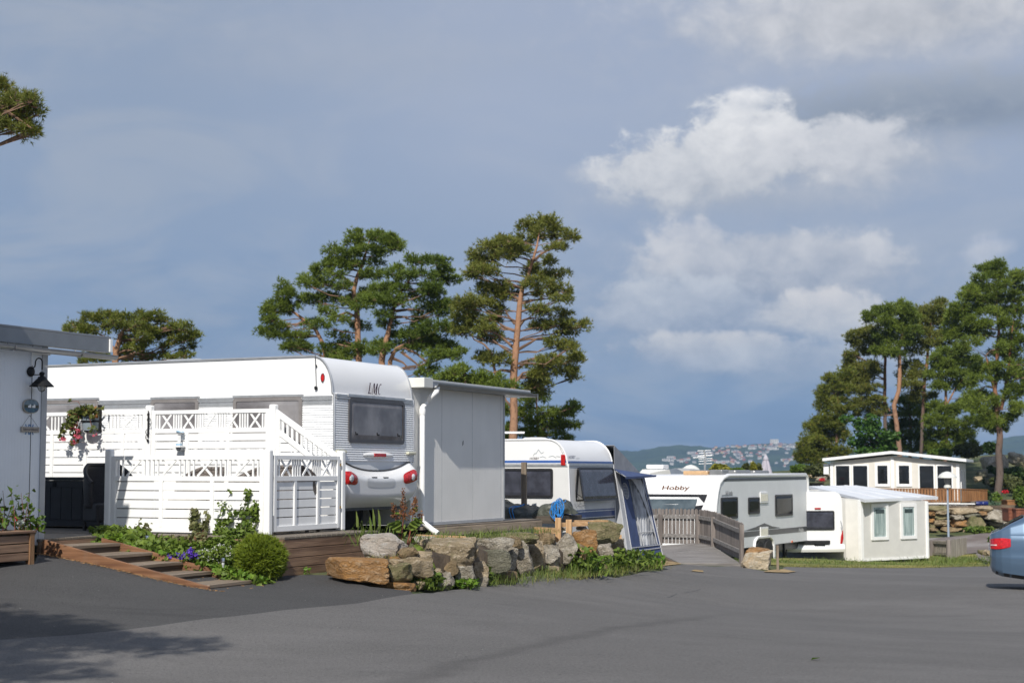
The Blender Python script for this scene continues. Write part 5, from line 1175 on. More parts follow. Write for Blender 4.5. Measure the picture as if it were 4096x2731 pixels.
# bank of earth behind the stones
def bank():
    vs = []; xs = np.linspace(1330, 2520, 40)
    top = np.interp(xs, [1330, 1500, 1700, 1900, 2000, 2200, 2350, 2520], [2262, 2215, 2190, 2176, 2160, 2172, 2165, 2215])
    for x, tpy in zip(xs, top):
        d = wd(x); g = ghit(x, np.interp(x, [1300, 1480, 1640, 1750, 2000, 2250, 2400, 2520], [2300, 2340, 2358, 2362, 2334, 2302, 2294, 2262])); a = P(x, tpy + 40, d + .33); b_ = P(x, tpy + 8, d + .8); c_ = P(x, tpy, d + 1.8)
        e_ = Vector((c_.x + .3, c_.y + 2.2, gz(c_.x + .3, c_.y + 2.2) - .05))
        vs += [(a.x, a.y, g.z - .1), tuple(a), tuple(b_), tuple(c_), tuple(e_)]
    o = mesh_obj('earth_bank', vs, [[i * 5 + j, i * 5 + 5 + j, i * 5 + 6 + j, i * 5 + 1 + j] for i in range(39) for j in range(4)], SOIL, smooth=True); o['kind'] = 'structure'
bank()
def grass_strip(name, label, pts, n, hgt, m, spread=.12, wid=.008, up=.9):
    pts = [Vector(p) for p in pts]; L = [0]
    for a, b in zip(pts, pts[1:]): L.append(L[-1] + (b - a).length)
    u = np.random.uniform(0, L[-1], n); pp = np.array([[np.interp(s, L, [p[k] for p in pts]) for k in range(3)] for s in u]) + np.random.normal(size=(n, 3)) * [spread, spread, .01]
    dv = rnd_dirs(n, up); dv[:, 2] = abs(dv[:, 2]) + .45; dv /= np.linalg.norm(dv, axis=1)[:, None]
    clump = np.array([.6 + .8 * max(0, mnoise.noise(Vector((s * 2.1, 7.7, 0))) + .35) for s in u])
    o = mesh_obj(name, *bent(pp, dv, np.random.uniform(.45, 1.0, n) * hgt * clump, wid * np.random.uniform(.6, 1.3, n), .55), m); return tag(o, label, 'grass', None, 'stuff')
gpt = lambda px, py, up=0: tuple(ghit(px, py) + Vector((0, 0, up)))
grass_strip('grass', 'long green grass along the foot of the stone edge', [gpt(1940, 2342), gpt(2050, 2330), gpt(2180, 2312), gpt(2300, 2300), gpt(2420, 2296), gpt(2480, 2290)], 1900, .24, GRASSL, .16, .006)
grass_strip('yellow_grass', 'yellowing grass in front of the stone edge towards the awning tent', [gpt(2060, 2338), gpt(2200, 2318), gpt(2350, 2304), gpt(2500, 2286), gpt(2620, 2270)], 900, .24, GRASSY, .18, .006)
grass_strip('grass', 'grass growing on top of the stones below the grey annexe', [tuple(P(1640, 2178, 20.7)), tuple(P(1760, 2150, 21.6)), tuple(P(1900, 2150, 22.3)), tuple(P(2050, 2132, 23.8)), tuple(P(2160, 2128, 25))], 1000, .17, GRASSL, .22, .007)
grass_strip('yellow_grass', 'dry yellow grass among the stones beneath the timber sill', [tuple(P(1880, 2160, 21.9)), tuple(P(1980, 2150, 22.6)), tuple(P(1500, 2235, 19.3)), tuple(P(1580, 2232, 19.4))], 420, .11, GRASSY, .12, .006)
for i, (lb, px, py, dd, nb, hg, m, nl, sz) in enumerate([
    ('broad leaved green weed under the round tan boulder', 1665, 2352, .16, 46, .34, DOCKL, 36, .10), ('broad leaved green weed between the two low grey stones', 1720, 2358, .16, 46, .26, DOCKL, 34, .09), ('creeping green weed below the upright grey stone', 1860, 2352, .20, 40, .14, LEAFY, 50, .07),
    ('leafy weed at the foot of the dark green boulder', 1935, 2340, .14, 40, .28, LEAFG, 40, .07), ('tall leafy weed below the stone streaked with moss', 2330, 2302, .25, 60, .55, DOCKL, 60, .10), ('bushy pale weed beside the fallen plank', 2370, 2300, .22, 50, .40, LEAFY, 40, .09),
    ('leafy weed clump left of the awning tent', 2470, 2284, .30, 70, .45, LEAFG, 70, .09), ('broad leaved weed clump at the corner of the awning tent', 2560, 2278, .26, 60, .42, DOCKL, 60, .10), ('spreading weed at the tip of the weedy strip by the ramp', 2615, 2272, .26, 44, .34, LEAFY, 30, .10),
    ('green weed in front of the grey slanted stone', 2410, 2296, .24, 50, .36, LEAFG, 50, .08), ('narrow green weed against the pale pinkish boulder', 1450, 2245, .07, 22, .36, DOCKL, 12, .07)]): weed(lb, px, py, dd, nb, hg, m, size=sz * .62, n_leaf=int(nl * 2.6))
# tall dock
def dock():
    base = P(1612, 2215, 20.3); t = thing('dock_plant', 'tall dock plant with reddish seed heads in front of the caravan bumper', 'plant', WF, tuple(base)); LOC[t.name] = (Vector(), 0); s = mpp(20.3); b = MB()
    stems = [[(0, 0), (-6, -60), (2, -140), (-1, -245)], [(5, 0), (25, -70), (38, -150), (48, -212)], [(-4, 0), (-18, -80), (-30, -130), (-40, -185)], [(6, 0), (30, -60), (55, -110), (72, -150)]]
    seeds = []; small = []
    for k, st_ in enumerate(stems):
        pts = [Vector((x * s, .05 * k - .05, -y * s)) for x, y in st_]; b.tube([tuple(p) for p in pts], [.013, .010, .006, .003], 6)
        a, c_ = pts[-2], pts[-1]
        for j in range(90 if k < 2 else 50):
            u = random.random(); p = a.lerp(c_, u * 1.1 - .1); br = (1 - u) * .05 + .012; seeds.append(np.array(p) + np.array([random.uniform(-1, 1) * br, random.uniform(-1, 1) * br * .6, random.uniform(0, .06)]))
        for j in range(9): p = pts[1].lerp(pts[-1], random.random() * .8); small.append(np.array(p) + np.random.normal(size=3) * .03)
    b.build('stem', STEMR, t)
    mesh_obj('seed_head', *leaves(np.repeat(np.array(seeds), 3, 0) + np.random.normal(size=(len(seeds) * 3, 3)) * .008, .017, .2, 1.5), SEEDR, t)
    mesh_obj('leaf', *leaves(np.array(small), .055, .5, 1.9), DOCKL, t)
    for (x, y, L, wv, ang) in ((-25, -15, .30, .11, 200), (30, -20, .28, .13, -25), (20, 10, .25, .13, -80), (-10, -90, .20, .10, 120), (30, -95, .20, .09, 60), (-40, -20, .32, .08, 190), (50, -40, .26, .09, -50), (0, -40, .22, .10, 250), (45, 40, .26, .12, -70), (-4, -120, .13, .05, 140), (44, -130, .13, .05, 30)):
        bm = MB(); a = R(ang); dx, dz = math.cos(a), math.sin(a); c0 = Vector((x * s, -.10 + random.uniform(-.08, .04), -y * s))
        L *= 1.3
        def fn(u, v): w = 1.35 * wv * math.sin(math.pi * min(1, u * .92 + .06)) ** .7 * (v - .5); return c0 + Vector((dx * L * u - dz * w, -.10 * u - abs(v - .5) * .04 + .02 * math.sin(u * 20), dz * L * u + dx * w - .12 * u * u))
        bm.grid(fn, 8, 4); bm.build('leaf', DOCKL, t, smooth=True)
dock()
def reeds():
    base = P(1480, 2180, 20.5); t = thing('reed_clump', 'clump of tall grass in the gap between the white gate and the dock plant', 'grass clump', WF, tuple(base)); LOC[t.name] = (Vector(), 0); n = 60
    dv = rnd_dirs(n, 1.6); dv[:, 2] = abs(dv[:, 2]) + .6; dv /= np.linalg.norm(dv, axis=1)[:, None]; p = np.random.normal(size=(n, 3)) * [.12, .1, 0]
    mesh_obj('foliage', *bent(p, dv, np.random.uniform(.2, .5, n), .014, .7), GRASSL, t)
    for x, h in ((-.16, .42), (.05, .45), (.12, .44), (.01, .35)): b = MB(); b.tube([(x, 0, 0), (x + .01, 0, h * .6), (x - .01, 0, h)], [.005, .004, .002], 5); b.add([(x - .016, 0, h * .55), (x + .016, 0, h * .55), (x + .012, -.01, h * .8), (x - .02, -.01, h * 1.05)], [[0, 1, 2, 3]]); b.build('stem', GRASSL, t)
reeds()
def plank(label, a, b_, w, h, m=NEWWX, name='plank', group='loose timber on the stones'):
    a, b_ = Vector(a), Vector(b_); t = MB(); c_ = (a + b_) / 2; t.bar(a - c_, b_ - c_, w, h); o = t.build(name, m, None, bevel=.004); o.location = c_; return tag(o, label, 'plank', group)
plank('new pine batten lying below the downpipe outlet', P(1668, 2143, 21.6), P(1860, 2150, 21.8), .10, .045)
plank('short pine offcut on the stones left of the stakes', P(2145, 2120, 25.6), P(2215, 2122, 25.8), .14, .10)
plank('thin pine lath lying behind the stakes on the stone edge', P(2298, 2083, 27.6), P(2430, 2083, 27.9), .05, .03)
plank('pine board lying on the stones at the back of the stakes', P(2248, 2098, 27.0), P(2345, 2094, 27.2), .12, .07)
plank('fallen pine plank slanting down among the stones', P(2296, 2190, 25.8), P(2340, 2222, 25.4), .05, .12)
plank('grey brown offcut at the foot of the fallen plank', P(2294, 2222, 25.6), P(2340, 2222, 25.5), .08, .05, DECKW)
plank('upper pine block standing beside the awning tent', P(2470, 2138, 29.0), P(2470, 2165, 29.0), .12, .14, NEWW)
plank('lower pine block standing beside the awning tent', P(2480, 2170, 29.0), P(2480, 2200, 29.0), .09, .10, NEWW)
rock('boulder', 'pale rubble stone behind the taller of the two stakes', P(2262, 2105, 27.4), .22, .14, .25, ROCKM['w'], 411)
rock('boulder', 'white rubble slab on the flat topped mossy boulder', P(2330, 2112, 27.3), .22, .07, .2, ROCKM['g'], 412)
rock('boulder', 'pale stone under the pine batten by the downpipe', P(1690, 2165, 21.6), .35, .16, .25, ROCKM['w'], 413)
def stake(name, label, px0, px1, py0, py1, d, m, w=None, group=None):
    w = (px1 - px0) * mpp(d); c_ = P((px0 + px1) / 2, py1, d); top = P((px0 + px1) / 2, py0, d).z; b = MB(); b.box(-w / 2, w / 2, -w / 2, w / 2, -.25, top - c_.z); o = b.build(name, m, None, bevel=.005); o.location = c_; o.rotation_euler = (0, 0, R(-10)); return tag(o, label, 'post', group)
stake('fence_post', 'tall brown post in front of the middle caravan window', 2086, 2107, 1848, 2085, 29.4, POSTW)
stake('wooden_stake', 'left pine stake driven in among the stones', 2222, 2245, 2070, 2150, 26.0, NEWW, group='pine stakes')
stake('wooden_stake', 'right pine stake reaching lower down among the stones', 2265, 2288, 2077, 2190, 25.8, NEWW, group='pine stakes')
# tarpaulin covered stack with rope
tb = P(2140, 2080, 28.8); HFt = Frame((tb.x, tb.y, tb.z), -25.6)
tp = thing('tarpaulin_stack', 'timber stack covered by a crumpled dark green tarpaulin beside the brown post', 'stack', HFt, (0, 0, 0))
tl0 = HFt.hy(2010, 2000, 0).x; tr0 = HFt.hy(2268, 2000, 0).x; ztop = HFt.hy(2140, 1996, 0).z; zmid = HFt.hy(2140, 2050, 0).z
TARP = mat('dark_green_tarpaulin', (.045, .05, .036), .38, .3, 4, col2=(.10, .105, .085), bump=.06, bscale=4, spec=.4)
def tarp(u, v):
    x = tl0 - .6 + (tr0 - tl0 + .6) * u; a = math.pi * v; e = max(0, (u - .82) / .18)
    hgt = (ztop - zmid) * (.82 - .1 * e) ; yy = .42 - .5 * math.cos(a) * (1 - .25 * e) ; z = zmid - .03 + hgt * math.sin(a) ** .45 * (.62 + .38 * (math.sin(u * 17) * .5 + .5) ** .5) - .06 * (1 - math.sin(a)); z = zmid - .05 + (z - zmid + .05) * (1 - e ** 3); yy = .42 + (yy - .42) * (1 - .85 * e ** 2)
    w = Vector((x * 3, yy * 4, z * 4)); q = mnoise.noise_vector(w * .9) * .07 + mnoise.noise_vector(w * 2.4) * .035
    return Vector((x + q.x, yy + q.y, z + q.z + .05 * math.sin(u * 9)))
b = MB(); b.grid(tarp, 70, 22); b.build('tarpaulin', TARP, tp, smooth=True)
for k, z in enumerate((zmid - .06, zmid - .14)): MB().box(tl0 - .5, tr0 - .25 - .1 * k, .05, .75, z - .05, z + .02).build('timber', NEWWX if k == 0 else DECKW, tp, bevel=.004)
MB().box(tl0 - .5, tr0 - .1, -.05, .9, HFt.hy(2140, 2092, 0).z, HFt.hy(2140, 2062, 0).z).build('pallet', wood('dark_pallet_wood', (.06, .045, .035), (.10, .08, .06)), tp, bevel=.005)
ROPE = mat('blue_rope', (.02, .22, .60), .6, .2, 40)
b = MB(); rc = HFt.hy(2232, 2035, -.12)
for k in range(9):
    ph = random.uniform(0, 6); rx_, rz_ = random.uniform(.05, .11), random.uniform(.10, .17); ox = random.uniform(-.06, .06); oz = random.uniform(-.06, .04)
    b.tube([(rc.x + ox + rx_ * math.cos(R(t) + ph), rc.y - .02 * k / 16 + .02 * math.sin(R(2 * t)), rc.z + oz + rz_ * math.sin(R(t) + ph)) for t in range(0, 361, 30)], .0075, 5, cap=False)
for px in (2050, 2062, 2215): 
    q = HFt.hy(px, 2020, 0); b.tube([tuple(tarp((q.x - tl0 + .6) / (tr0 - tl0 + .6) + .002 * t, t / 14) + Vector((0, -.012, .012))) for t in range(0, 9)], .008, 5)
b.build('rope', ROPE, tp, smooth=True)

# ------------------------------------------------------------------ middle caravan with awning
c0 = P(2273, 1860, 30.0)
Hb = Frame((c0.x, c0.y, EYE), -25.6)
hz = lambda px, py: Hb.hx(px, py, 0).z
zr_ = Hb.hy(2200, 1757, 0).z; zbelt = hz(2280, 1855); WY = Hb.hx(2452, 1900, 0).y
h1 = thing('caravan', 'middle white caravan with blue stripes and a blue and grey awning tent', 'caravan', Hb, (0, WY / 2, -2.0))
rp = rear_profile(0, zbelt, zr_, .40, .50, lean=.015); XF1 = -5.6
b = MB(); b.prism([(x, 0, z) for x, z in rp + [(XF1 + .6, zr_), (XF1 + .2, zr_ - .3), (XF1, zbelt)]], (0, WY, 0)); b.build('upper_shell', CWHITE, h1, smooth=True)
zlow = hz(2300, 2150)
b = MB(); b.prism([(0, .002, zbelt - .001), (XF1, .002, zbelt - .001), (XF1, .002, zlow), (.055, .002, zlow)], (0, WY - .004, 0)); b.build('lower_body', mat('caravan_cream_grey', (.66, .66, .65), .35, .03, 2), h1)
for y in (-.004, WY + .004):
    b = MB(); b.tube([(.06, y, zlow)] + [(x, y, z) for x, z in rp] + [(XF1 + .6, y, zr_)], .016, 6); b.build('edge_trim', CWHITE, h1, smooth=True)
b = MB(); b.box(XF1, -.01, -.014, .002, zbelt - .045, zbelt + .005); b.box(.001, .016, .02, WY - .02, zbelt - .04, zbelt + .005); b.build('awning_rail', ALU, h1, bevel=.003)
zs1 = hz(2290, 1851)
b = MB(); b.box(XF1, -.006, -.003, .002, zs1 - .0, zs1 + .05); b.box(-.01, .0035, .02, WY - .02, zs1, zs1 + .035); b.build('blue_stripe', BLUES, h1)
sx = lambda z: .055 * (zbelt - z) / (zbelt - zlow)
def stripes(pa, pb, m, nm):
    za, zc = hz(2290, pa), hz(2290, pb); b = MB(); b.add([(sx(za) + .003, .01, za), (sx(za) + .003, WY - .01, za), (sx(zc) + .003, WY - .01, zc), (sx(zc) + .003, .01, zc)], [[0, 1, 2, 3]]); b.add([(-3, -.003, za), (sx(za), -.003, za), (sx(zc), -.003, zc), (-3, -.003, zc)], [[0, 1, 2, 3]]); b.build(nm, m, h1)
stripes(2049, 2071, NAVY if False else mat('navy_stripe', (.035, .065, .20), .3, .05, 4), 'navy_stripe'); stripes(2040, 2045, mat('navy_stripe', (.035, .065, .20)), 'navy_stripe'); stripes(2074, 2082, BLACK, 'black_stripe')
a = Hb.hy(2020, 1873, 0); c_ = Hb.hy(2213, 1990, 0)
window(h1, ((a.x - .6 + c_.x) / 2, -.006, (a.z + c_.z) / 2), (1, 0, 0), (0, 0, 1), (0, -1, 0), c_.x - a.x + .6, a.z - c_.z, fm=BLACK, gm=GLASSB, fw=.045)
y0 = Hb.hx(2303, 1900, .03).y; y1 = Hb.hx(2443, 1900, .03).y; z0 = Hb.hx(2303, 1869, .03).z; z1 = Hb.hx(2310, 2006, .03).z
window(h1, (.03, (y0 + y1) / 2, (z0 + z1) / 2), (0, 1, 0), (.07, 0, 1), (1, 0, -.07), y1 - y0, z0 - z1, fm=BLACK, gm=GLASSB, fw=.04, tilt=R(13))
q = Hb.hy(2254, 1839, 0); MB().box(q.x - .045, q.x + .045, -.03, -.001, q.z - .10, q.z + .10).build('marker_light', RED, h1, bevel=.01)
q = Hb.hy(2137, 1829, 0); text_mesh('side_lettering', 'HOBBY', TEXTC, .062, h1, wall_matrix((q.x + .0, -.004, q.z - .02), (1, 0, 0), (0, 0, 1), h1), shear=.2, extrude=.0008, width=.95)
b = MB(); zq = q.z
ml = [(.0, .05), (.10, .13), (.16, .11), (.30, .24), (.38, .18), (.46, .12), (.60, .16)]; X0_ = q.x - .02; ml = [(a * .36, z * .62) for a, z in ml]
for (p, p2) in list(zip(ml, ml[1:])) + [((.14, .0), (.20, .02)), ((.20, .02), (.26, -.01)), ((.32, .01), (.40, .03)), ((.40, .03), (.47, -.01)), ((.47, .02), (.55, .01))]: b.bar((X0_ + p[0], -.003, zq + p[1]), (X0_ + p2[0], -.003, zq + p2[1]), .008, .003, (0, 1, 0))
b.build('mountain_line', mat('mountain_line_grey', (.22, .27, .30), .4, .1, 5), h1)
q = Hb.hx(2284, 1828, 0); text_mesh('rear_lettering', 'HOBBY', mat('navy_lettering', (.02, .03, .09), .4, .1, 10), .085, h1, wall_matrix((.004, q.y + .04, q.z), (0, 1, 0), (0, 0, 1), h1), extrude=.0008, width=1.15)
q = Hb.hx(2306, 1833, 0); text_mesh('rear_lettering', 'PRESTIGE', mat('pale_lettering', (.40, .43, .46), .4, .1, 10), .035, h1, wall_matrix((.004, q.y + .06, q.z), (0, 1, 0), (0, 0, 1), h1), extrude=.0008, width=1.1)
for py in (2012,):
    q = Hb.hx(2300, py, .04)
    for yy in (q.y, q.y + .22): b = MB(); b.tube([(.03, yy, q.z), (.08, yy, q.z), (.08, yy, q.z - .05), (.085, yy + .14, q.z - .05), (.085, yy + .14, q.z), (.04, yy + .14, q.z)], .008, 6); b.build('grab_handle', GUTTER, h1)
q = Hb.hy(2140, 1753, .8); b = MB(); b.lathe([(.24, -.03), (.25, .03), (.21, .055), (.02, .06)], (q.x, .8, zr_ + .0), 18, 1.0, .9); b.build('roof_vent', CWHITE, h1, smooth=True)
wheel(h1, (-2.6, .15, -1.7), .31, .18); wheel(h1, (-2.6, WY - .15, -1.7), .31, .18)
MB().box(-4.8, -.3, .2, WY - .2, -1.75, zlow + .01).build('chassis', BLACK, h1)
# awning tent against the far side
tg = Hb.hx(2440, 1792, 0); E0 = WY
ridge = zr_ - .08; pt_ = [Hb.hx(px, py, x) for px, py, x in ((2456, 1880, .02), (2574, 1905, .02), (2648, 2218, .38), (2512, 2240, .34))]
aw = thing('awning_tent', 'grey and navy awning tent with clear window against the middle caravan', 'tent', Hb, (.1, E0 + .8, -1.85))
TL, TR, BR, BL = pt_
TL = Vector((.02, E0 + .02, TL.z)); RG = Vector((.02, E0 + .01, ridge))
depth_x = -4.0
def panel(nm, pts, m, off=0, th=.008): b = MB(); b.add([tuple(Vector(p)) for p in pts], [list(range(len(pts)))]); return b.build(nm, m, aw, thick=th)
panel('gable', [RG, TL, TR], GFAB)
panel('roof', [RG, TR, (depth_x, TR.y, TR.z), (depth_x, RG.y, RG.z)], GFAB)
panel('front_wall', [TR, BR, (depth_x, BR.y + .1, BR.z), (depth_x, TR.y, TR.z)], NAVY)
lerp = lambda a, b_, t: Vector(a).lerp(Vector(b_), t)
panel('side_flap', [TL + Vector((.0, .01, 0)), (.06, WY, zlow), (.06, WY, BL.z), BL + Vector((0, .01, 0))], mat('pale_grey_fabric', (.40, .41, .43), .8, .08, 6, bump=.012, bscale=5))
def face(u, v, o=0): p = lerp(lerp(TL, TR, u), lerp(BL, BR, u), v); return p + Vector((o, -.0, 0))
def fquad(nm, u0, u1, v0, v1, m, o=0, n=1):
    b = MB()
    if isinstance(u0, tuple): pts = [face(u0[0], v0, o), face(u1[0], v0, o), face(u1[1], v1, o), face(u0[1], v1, o)]
    else: pts = [face(u0, v0, o), face(u1, v0, o), face(u1, v1, o), face(u0, v1, o)]
    b.add(pts, [[0, 1, 2, 3]]); return b.build(nm, m, aw, thick=.004)
fquad('side_wall', 0, (.13), 0, 1, mat('pale_grey_fabric', (.40, .41, .43), .8, .08, 6, bump=.012, bscale=5))
fquad('side_wall', .13, 1, .86, 1, NAVY); fquad('side_wall', .13, .42, 0, .86, NAVY)
fquad('side_wall', .92, 1, 0, .86, NAVY); fquad('side_wall', .42, .92, 0, .03, GFAB)
VIN = mat('clear_vinyl', (.27, .275, .285), .10, .5, 2.0, col2=(.50, .505, .51), spec=.8, stretch=(1, 2.2, .5), bump=.02, bscale=6)
b = MB()
def vin(u, v): 
    p = face(.42 + .5 * u, .03 + .83 * v, -.01); k = .030 * math.sin((u * 7 + v * 4.5) * 5.2) * (1 - .6 * v) + .012 * mnoise.noise(p * 6); return p + Vector((k, 0, 0))
b.grid(vin, 60, 30); b.build('clear_window', VIN, aw, smooth=True)
CUR = mat('window_curtain', (.62, .62, .62), .7, .2, 4)
b = MB(); 
for k in range(13):
    t0 = k / 13; b.add([face(.46 + .40 * t0, .05 + .02 * k / 13, .016), face(.46 + .40 * t0 + .018, .05, .018), face(.80 + .12 * t0 , .15 + .60 * t0 + .05, .016), face(.785 + .12 * t0, .15 + .62 * t0 + .05, .018)], [[0, 1, 2, 3]])
b.build('curtain', CUR, aw)
PIPE = mat('pale_piping', (.50, .51, .53), .6, .05, 5)
b = MB()
for u0, v0, u1, v1 in ((.13, 0, .13, 1), (.42, .03, .50, .86), (.92, 0, .92, .86), (.13, .87, 1, .87), (.2, .91, 1, .91), (0, 0, 0, 1), (1, 0, 1, 1), (.46, .70, .9, .70)): b.tube([face(u0, v0, .012), face((u0 + u1) / 2, (v0 + v1) / 2, .014), face(u1, v1, .012)], .009, 5)
b.build('piping', PIPE, aw)
b = MB(); cw = face(.25, .22, .012); ru, rv = face(.34, .22, .012) - cw, face(.25, .31, .012) - cw
b.tube([cw + ru * math.cos(R(a)) + rv * math.sin(R(a)) for a in range(0, 361, 20)], .009, 5)
for k in (-.6, -.2, .2, .6): b.tube([cw + ru * k + rv * math.sqrt(1 - k * k), cw + ru * k - rv * math.sqrt(1 - k * k)], .006, 4); b.tube([cw + rv * k + ru * math.sqrt(1 - k * k), cw + rv * k - ru * math.sqrt(1 - k * k)], .006, 4)
b.build('vent', PIPE, aw); 
fquad('mud_flap', 0.13, 1, 1.0, 1.07, BLACK, -.01)
o1, o2 = Hb.hx(2503, 1907, .42), Hb.hx(2624, 1901, .42)
cp = MB(); cp.add([tuple(TL + Vector((.01, -.02, .02))), tuple(TR + Vector((.01, 0, .05))), tuple(o2), tuple(o1)], [[0, 1, 2, 3]]); cp.add([tuple(o1), tuple(o2), tuple(o2 - Vector((0, 0, .03))), tuple(o1 - Vector((0, 0, .04)))], [[0, 1, 2, 3]]); cp.build('canopy', NAVY, aw, thick=.006)
b = MB(); b.tube([tuple(TL + Vector((.02, 0, 0))), tuple(o1)], .014, 6); b.tube([tuple(TR + Vector((.02, 0, 0))), tuple(o2)], .014, 6); b.build('canopy_pole', CHROME, aw)
b = MB()
for k in range(7): p = face(.15 + .13 * k, 1.0, .0); b.tube([tuple(p), (p.x + .03, p.y, p.z - .12)], .006, 5)
b.build('peg_loop', PIPE, aw)
# aerial behind the annexe
aq = P(2080, 1730, 33); an = thing('tv_aerial', 'white horizontal aerial rod above the middle caravan roof', 'aerial', WF, (aq.x - .4, aq.y, EYE - .1))
b = MB(); l_, r_ = P(2010, 1729, 33), P(2098, 1730, 33); b.tube([tuple(l_ - Vector((.5, 0, 0))), tuple(r_)], .022, 8); b.build('rod', CWHITE, an)
b = MB(); m_ = P(2000, 1729, 33); b.tube([(m_.x - .2, m_.y, EYE - .1), (m_.x - .2, m_.y, m_.z)], .02, 8); b.build('mast', ALU, an)
# ------------------------------------------------------------------ ramp with its picket fence
rA, rB, rC, rD, rE, rF = P(2712, 2247, 35.6), P(2962, 2252, 35.6), P(2585, 2166, 41), P(2790, 2170, 40.2), P(2854, 2184, 39.2), P(2968, 2238, 35.9)
rp_ = thing('wooden_ramp', 'weathered grey plank ramp in front of the picket fence', 'ramp', WF, tuple((rA + rB) / 2))
def lp(a, b, t): return a.lerp(b, t)
Lf_ = [rA, P(2640, 2212, 38.2), P(2570, 2185, 41)]; Rt_ = [rB, rE, rD]
b = MB(); nbd = 30
for k in range(nbd):
    def at(L, t): t *= 2; i = min(1, int(t)); return L[i].lerp(L[i + 1], t - i)
    t0, t1 = k / nbd, (k + .9) / nbd; q = [at(Lf_, t0), at(Rt_, t0), at(Rt_, t1), at(Lf_, t1)]; dz = Vector((0, 0, random.uniform(-.002, .002)))
    b.prism([p + dz for p in q], (0, 0, -.03))
b.build('deck_boards', GREYWX, rp_)
MB().bar(rA - Vector((0, .02, .06)), rB - Vector((0, .02, .06)), .04, .10).build('front_board', GREYWX, rp_, bevel=.004)
MB().prism([rA - Vector((0, 0, .031)), Lf_[1] - Vector((0, 0, .031)), Lf_[2] - Vector((0, 0, .031)), Lf_[2] - Vector((0, 0, .3)), rA - Vector((0, 0, .12))], (.05, .02, 0)).build('side_board', SKIRTW, rp_)
pf2 = thing('picket_fence', 'silvered grey picket fence bending down along the wooden ramp', 'fence', WF, tuple(rD))
ND = [(2560, 2034, 2166, 41.2), (2641, 2033, 2167, 40.8), (2790, 2035, 2170, 40.2), (2852, 2045, 2184, 39.2), (2966, 2092, 2236, 35.7)]
for i, ((a0, t0, b0, d0), (a1, t1, b1, d1)) in enumerate(zip(ND, ND[1:])):
    T0, T1, B0, B1 = P(a0, t0, d0), P(a1, t1, d1), P(a0, b0, d0), P(a1, b1, d1); L = ((B1 - B0).to_2d()).length; n = max(2, int(L / .098)); dr = (B1 - B0); dr.z = 0; dr.normalize(); nr = Vector((-dr.y, dr.x, 0))
    if nr.y < 0: nr = -nr
    b = MB()
    for k in range(n):
        t = (k + .5) / n; p = B0.lerp(B1, t) + nr * .03 - Vector((0, 0, .03)); q = T0.lerp(T1, t) + nr * .03; w = .042; z = random.uniform(-.012, .012)
        b.prism([p - dr * w, p + dr * w, q + dr * w + Vector((0, 0, z - .03)), q + dr * w * .4 + Vector((0, 0, z)), q - dr * w * .4 + Vector((0, 0, z)), q - dr * w + Vector((0, 0, z - .03))], nr * .018)
    b.build('pickets', GREYW, pf2)
    for v, hh in ((.24, .09), (.80, .09)):
        MB().bar(lp(T0, B0, v), lp(T1, B1, v), .045, hh).build('rail', GREYWX, pf2, bevel=.004)
for (a0, t0, b0, d0) in ND[1:]:
    t_, b_ = P(a0, t0 + 22, d0 - .06), P(a0, b0 + 12, d0 - .06)
    if a0 == 2966: t_ = P(a0, 2096, d0 - .06); b_ = P(a0, 2262, d0 - .06)
    b = MB(); b.bar(b_, t_, .10, .10, (0, 1, 0)); b.build('post', GREYW, pf2, bevel=.006)
stake('wooden_stake', 'short brown stake beside the cream boulder', 3106, 3116, 2180, 2282, 34.6, POSTW)

# ------------------------------------------------------------------ long white and grey caravan
q0 = P(2866, 1990, 42.0); H2 = Frame((q0.x, q0.y, EYE), -28.8)
k8 = lambda x, y: (2500 + x / 2.614, 1750 + y / 2.614)
sil = [H2.hx(*k8(x, y), 0) for x, y in ((925, 1060), (935, 900), (945, 700), (958, 580), (982, 480), (1022, 412), (1075, 385))]
fpr = [(p.y, p.z) for p in sil]; ztop2 = fpr[-1][1]; yend = H2.hx(*k8(1918, 700), 0).y; zsk = H2.hx(*k8(1300, 1145), 0).z
h2 = thing('caravan', 'long white fronted caravan with grey side and small dark windows behind the picket fence', 'caravan', H2, (0, yend / 2, -2.6))
end = [(yend - .22, ztop2 + .01), (yend - .08, ztop2 - .05), (yend - .02, ztop2 - .2), (yend, zsk)]
oc = [(fpr[0][0], zsk)] + fpr[1:] + end
W2 = 2.45
def ext(pr, x0, x1): b = MB(); b.prism([(x0, y, z) for y, z in pr], (x1 - x0, 0, 0)); return b
ext(oc, -W2, -.03).build('front_shell', CWHITE, h2, smooth=True)
inn = [(y + .12 if i < 4 else y + .08, z - (.10 if i > 4 else .0)) for i, (y, z) in enumerate([(fpr[0][0], zsk)] + fpr[1:])] + [(yend - .20, ztop2 - .06), (yend - .10, ztop2 - .12), (yend - .07, zsk)]
SIDE2 = panel_mat('caravan_side_grey', (.76, .77, .78), 'Z', .05, .0012, line=.5)
ext(inn, -.031, 0).build('side_wall', SIDE2, h2)
b = MB(); b.tube([(-.02, y + (.05 if i < 4 else .03), z - (.03 if i > 4 else 0)) for i, (y, z) in enumerate([(fpr[0][0], zsk)] + fpr[1:])] + [(-.02, yend - .18, ztop2 - .02), (-.02, yend - .07, ztop2 - .09), (-.02, yend - .03, ztop2 - .25), (-.02, yend - .035, zsk)], .055, 8); b.build('edge_trim', CWHITE, h2, smooth=True)
G2 = mat('graphite_stripe', (.085, .087, .09), .35, .05, 5)
def onside(x, y, o=.004): p = H2.hx(*k8(x, y), 0); return (o, p.y, p.z)
b = MB(); b.add([onside(1012, 457), onside(1893, 436), onside(1890, 408), onside(1040, 428)], [[0, 1, 2, 3]]); b.build('roof_stripe', G2, h2)
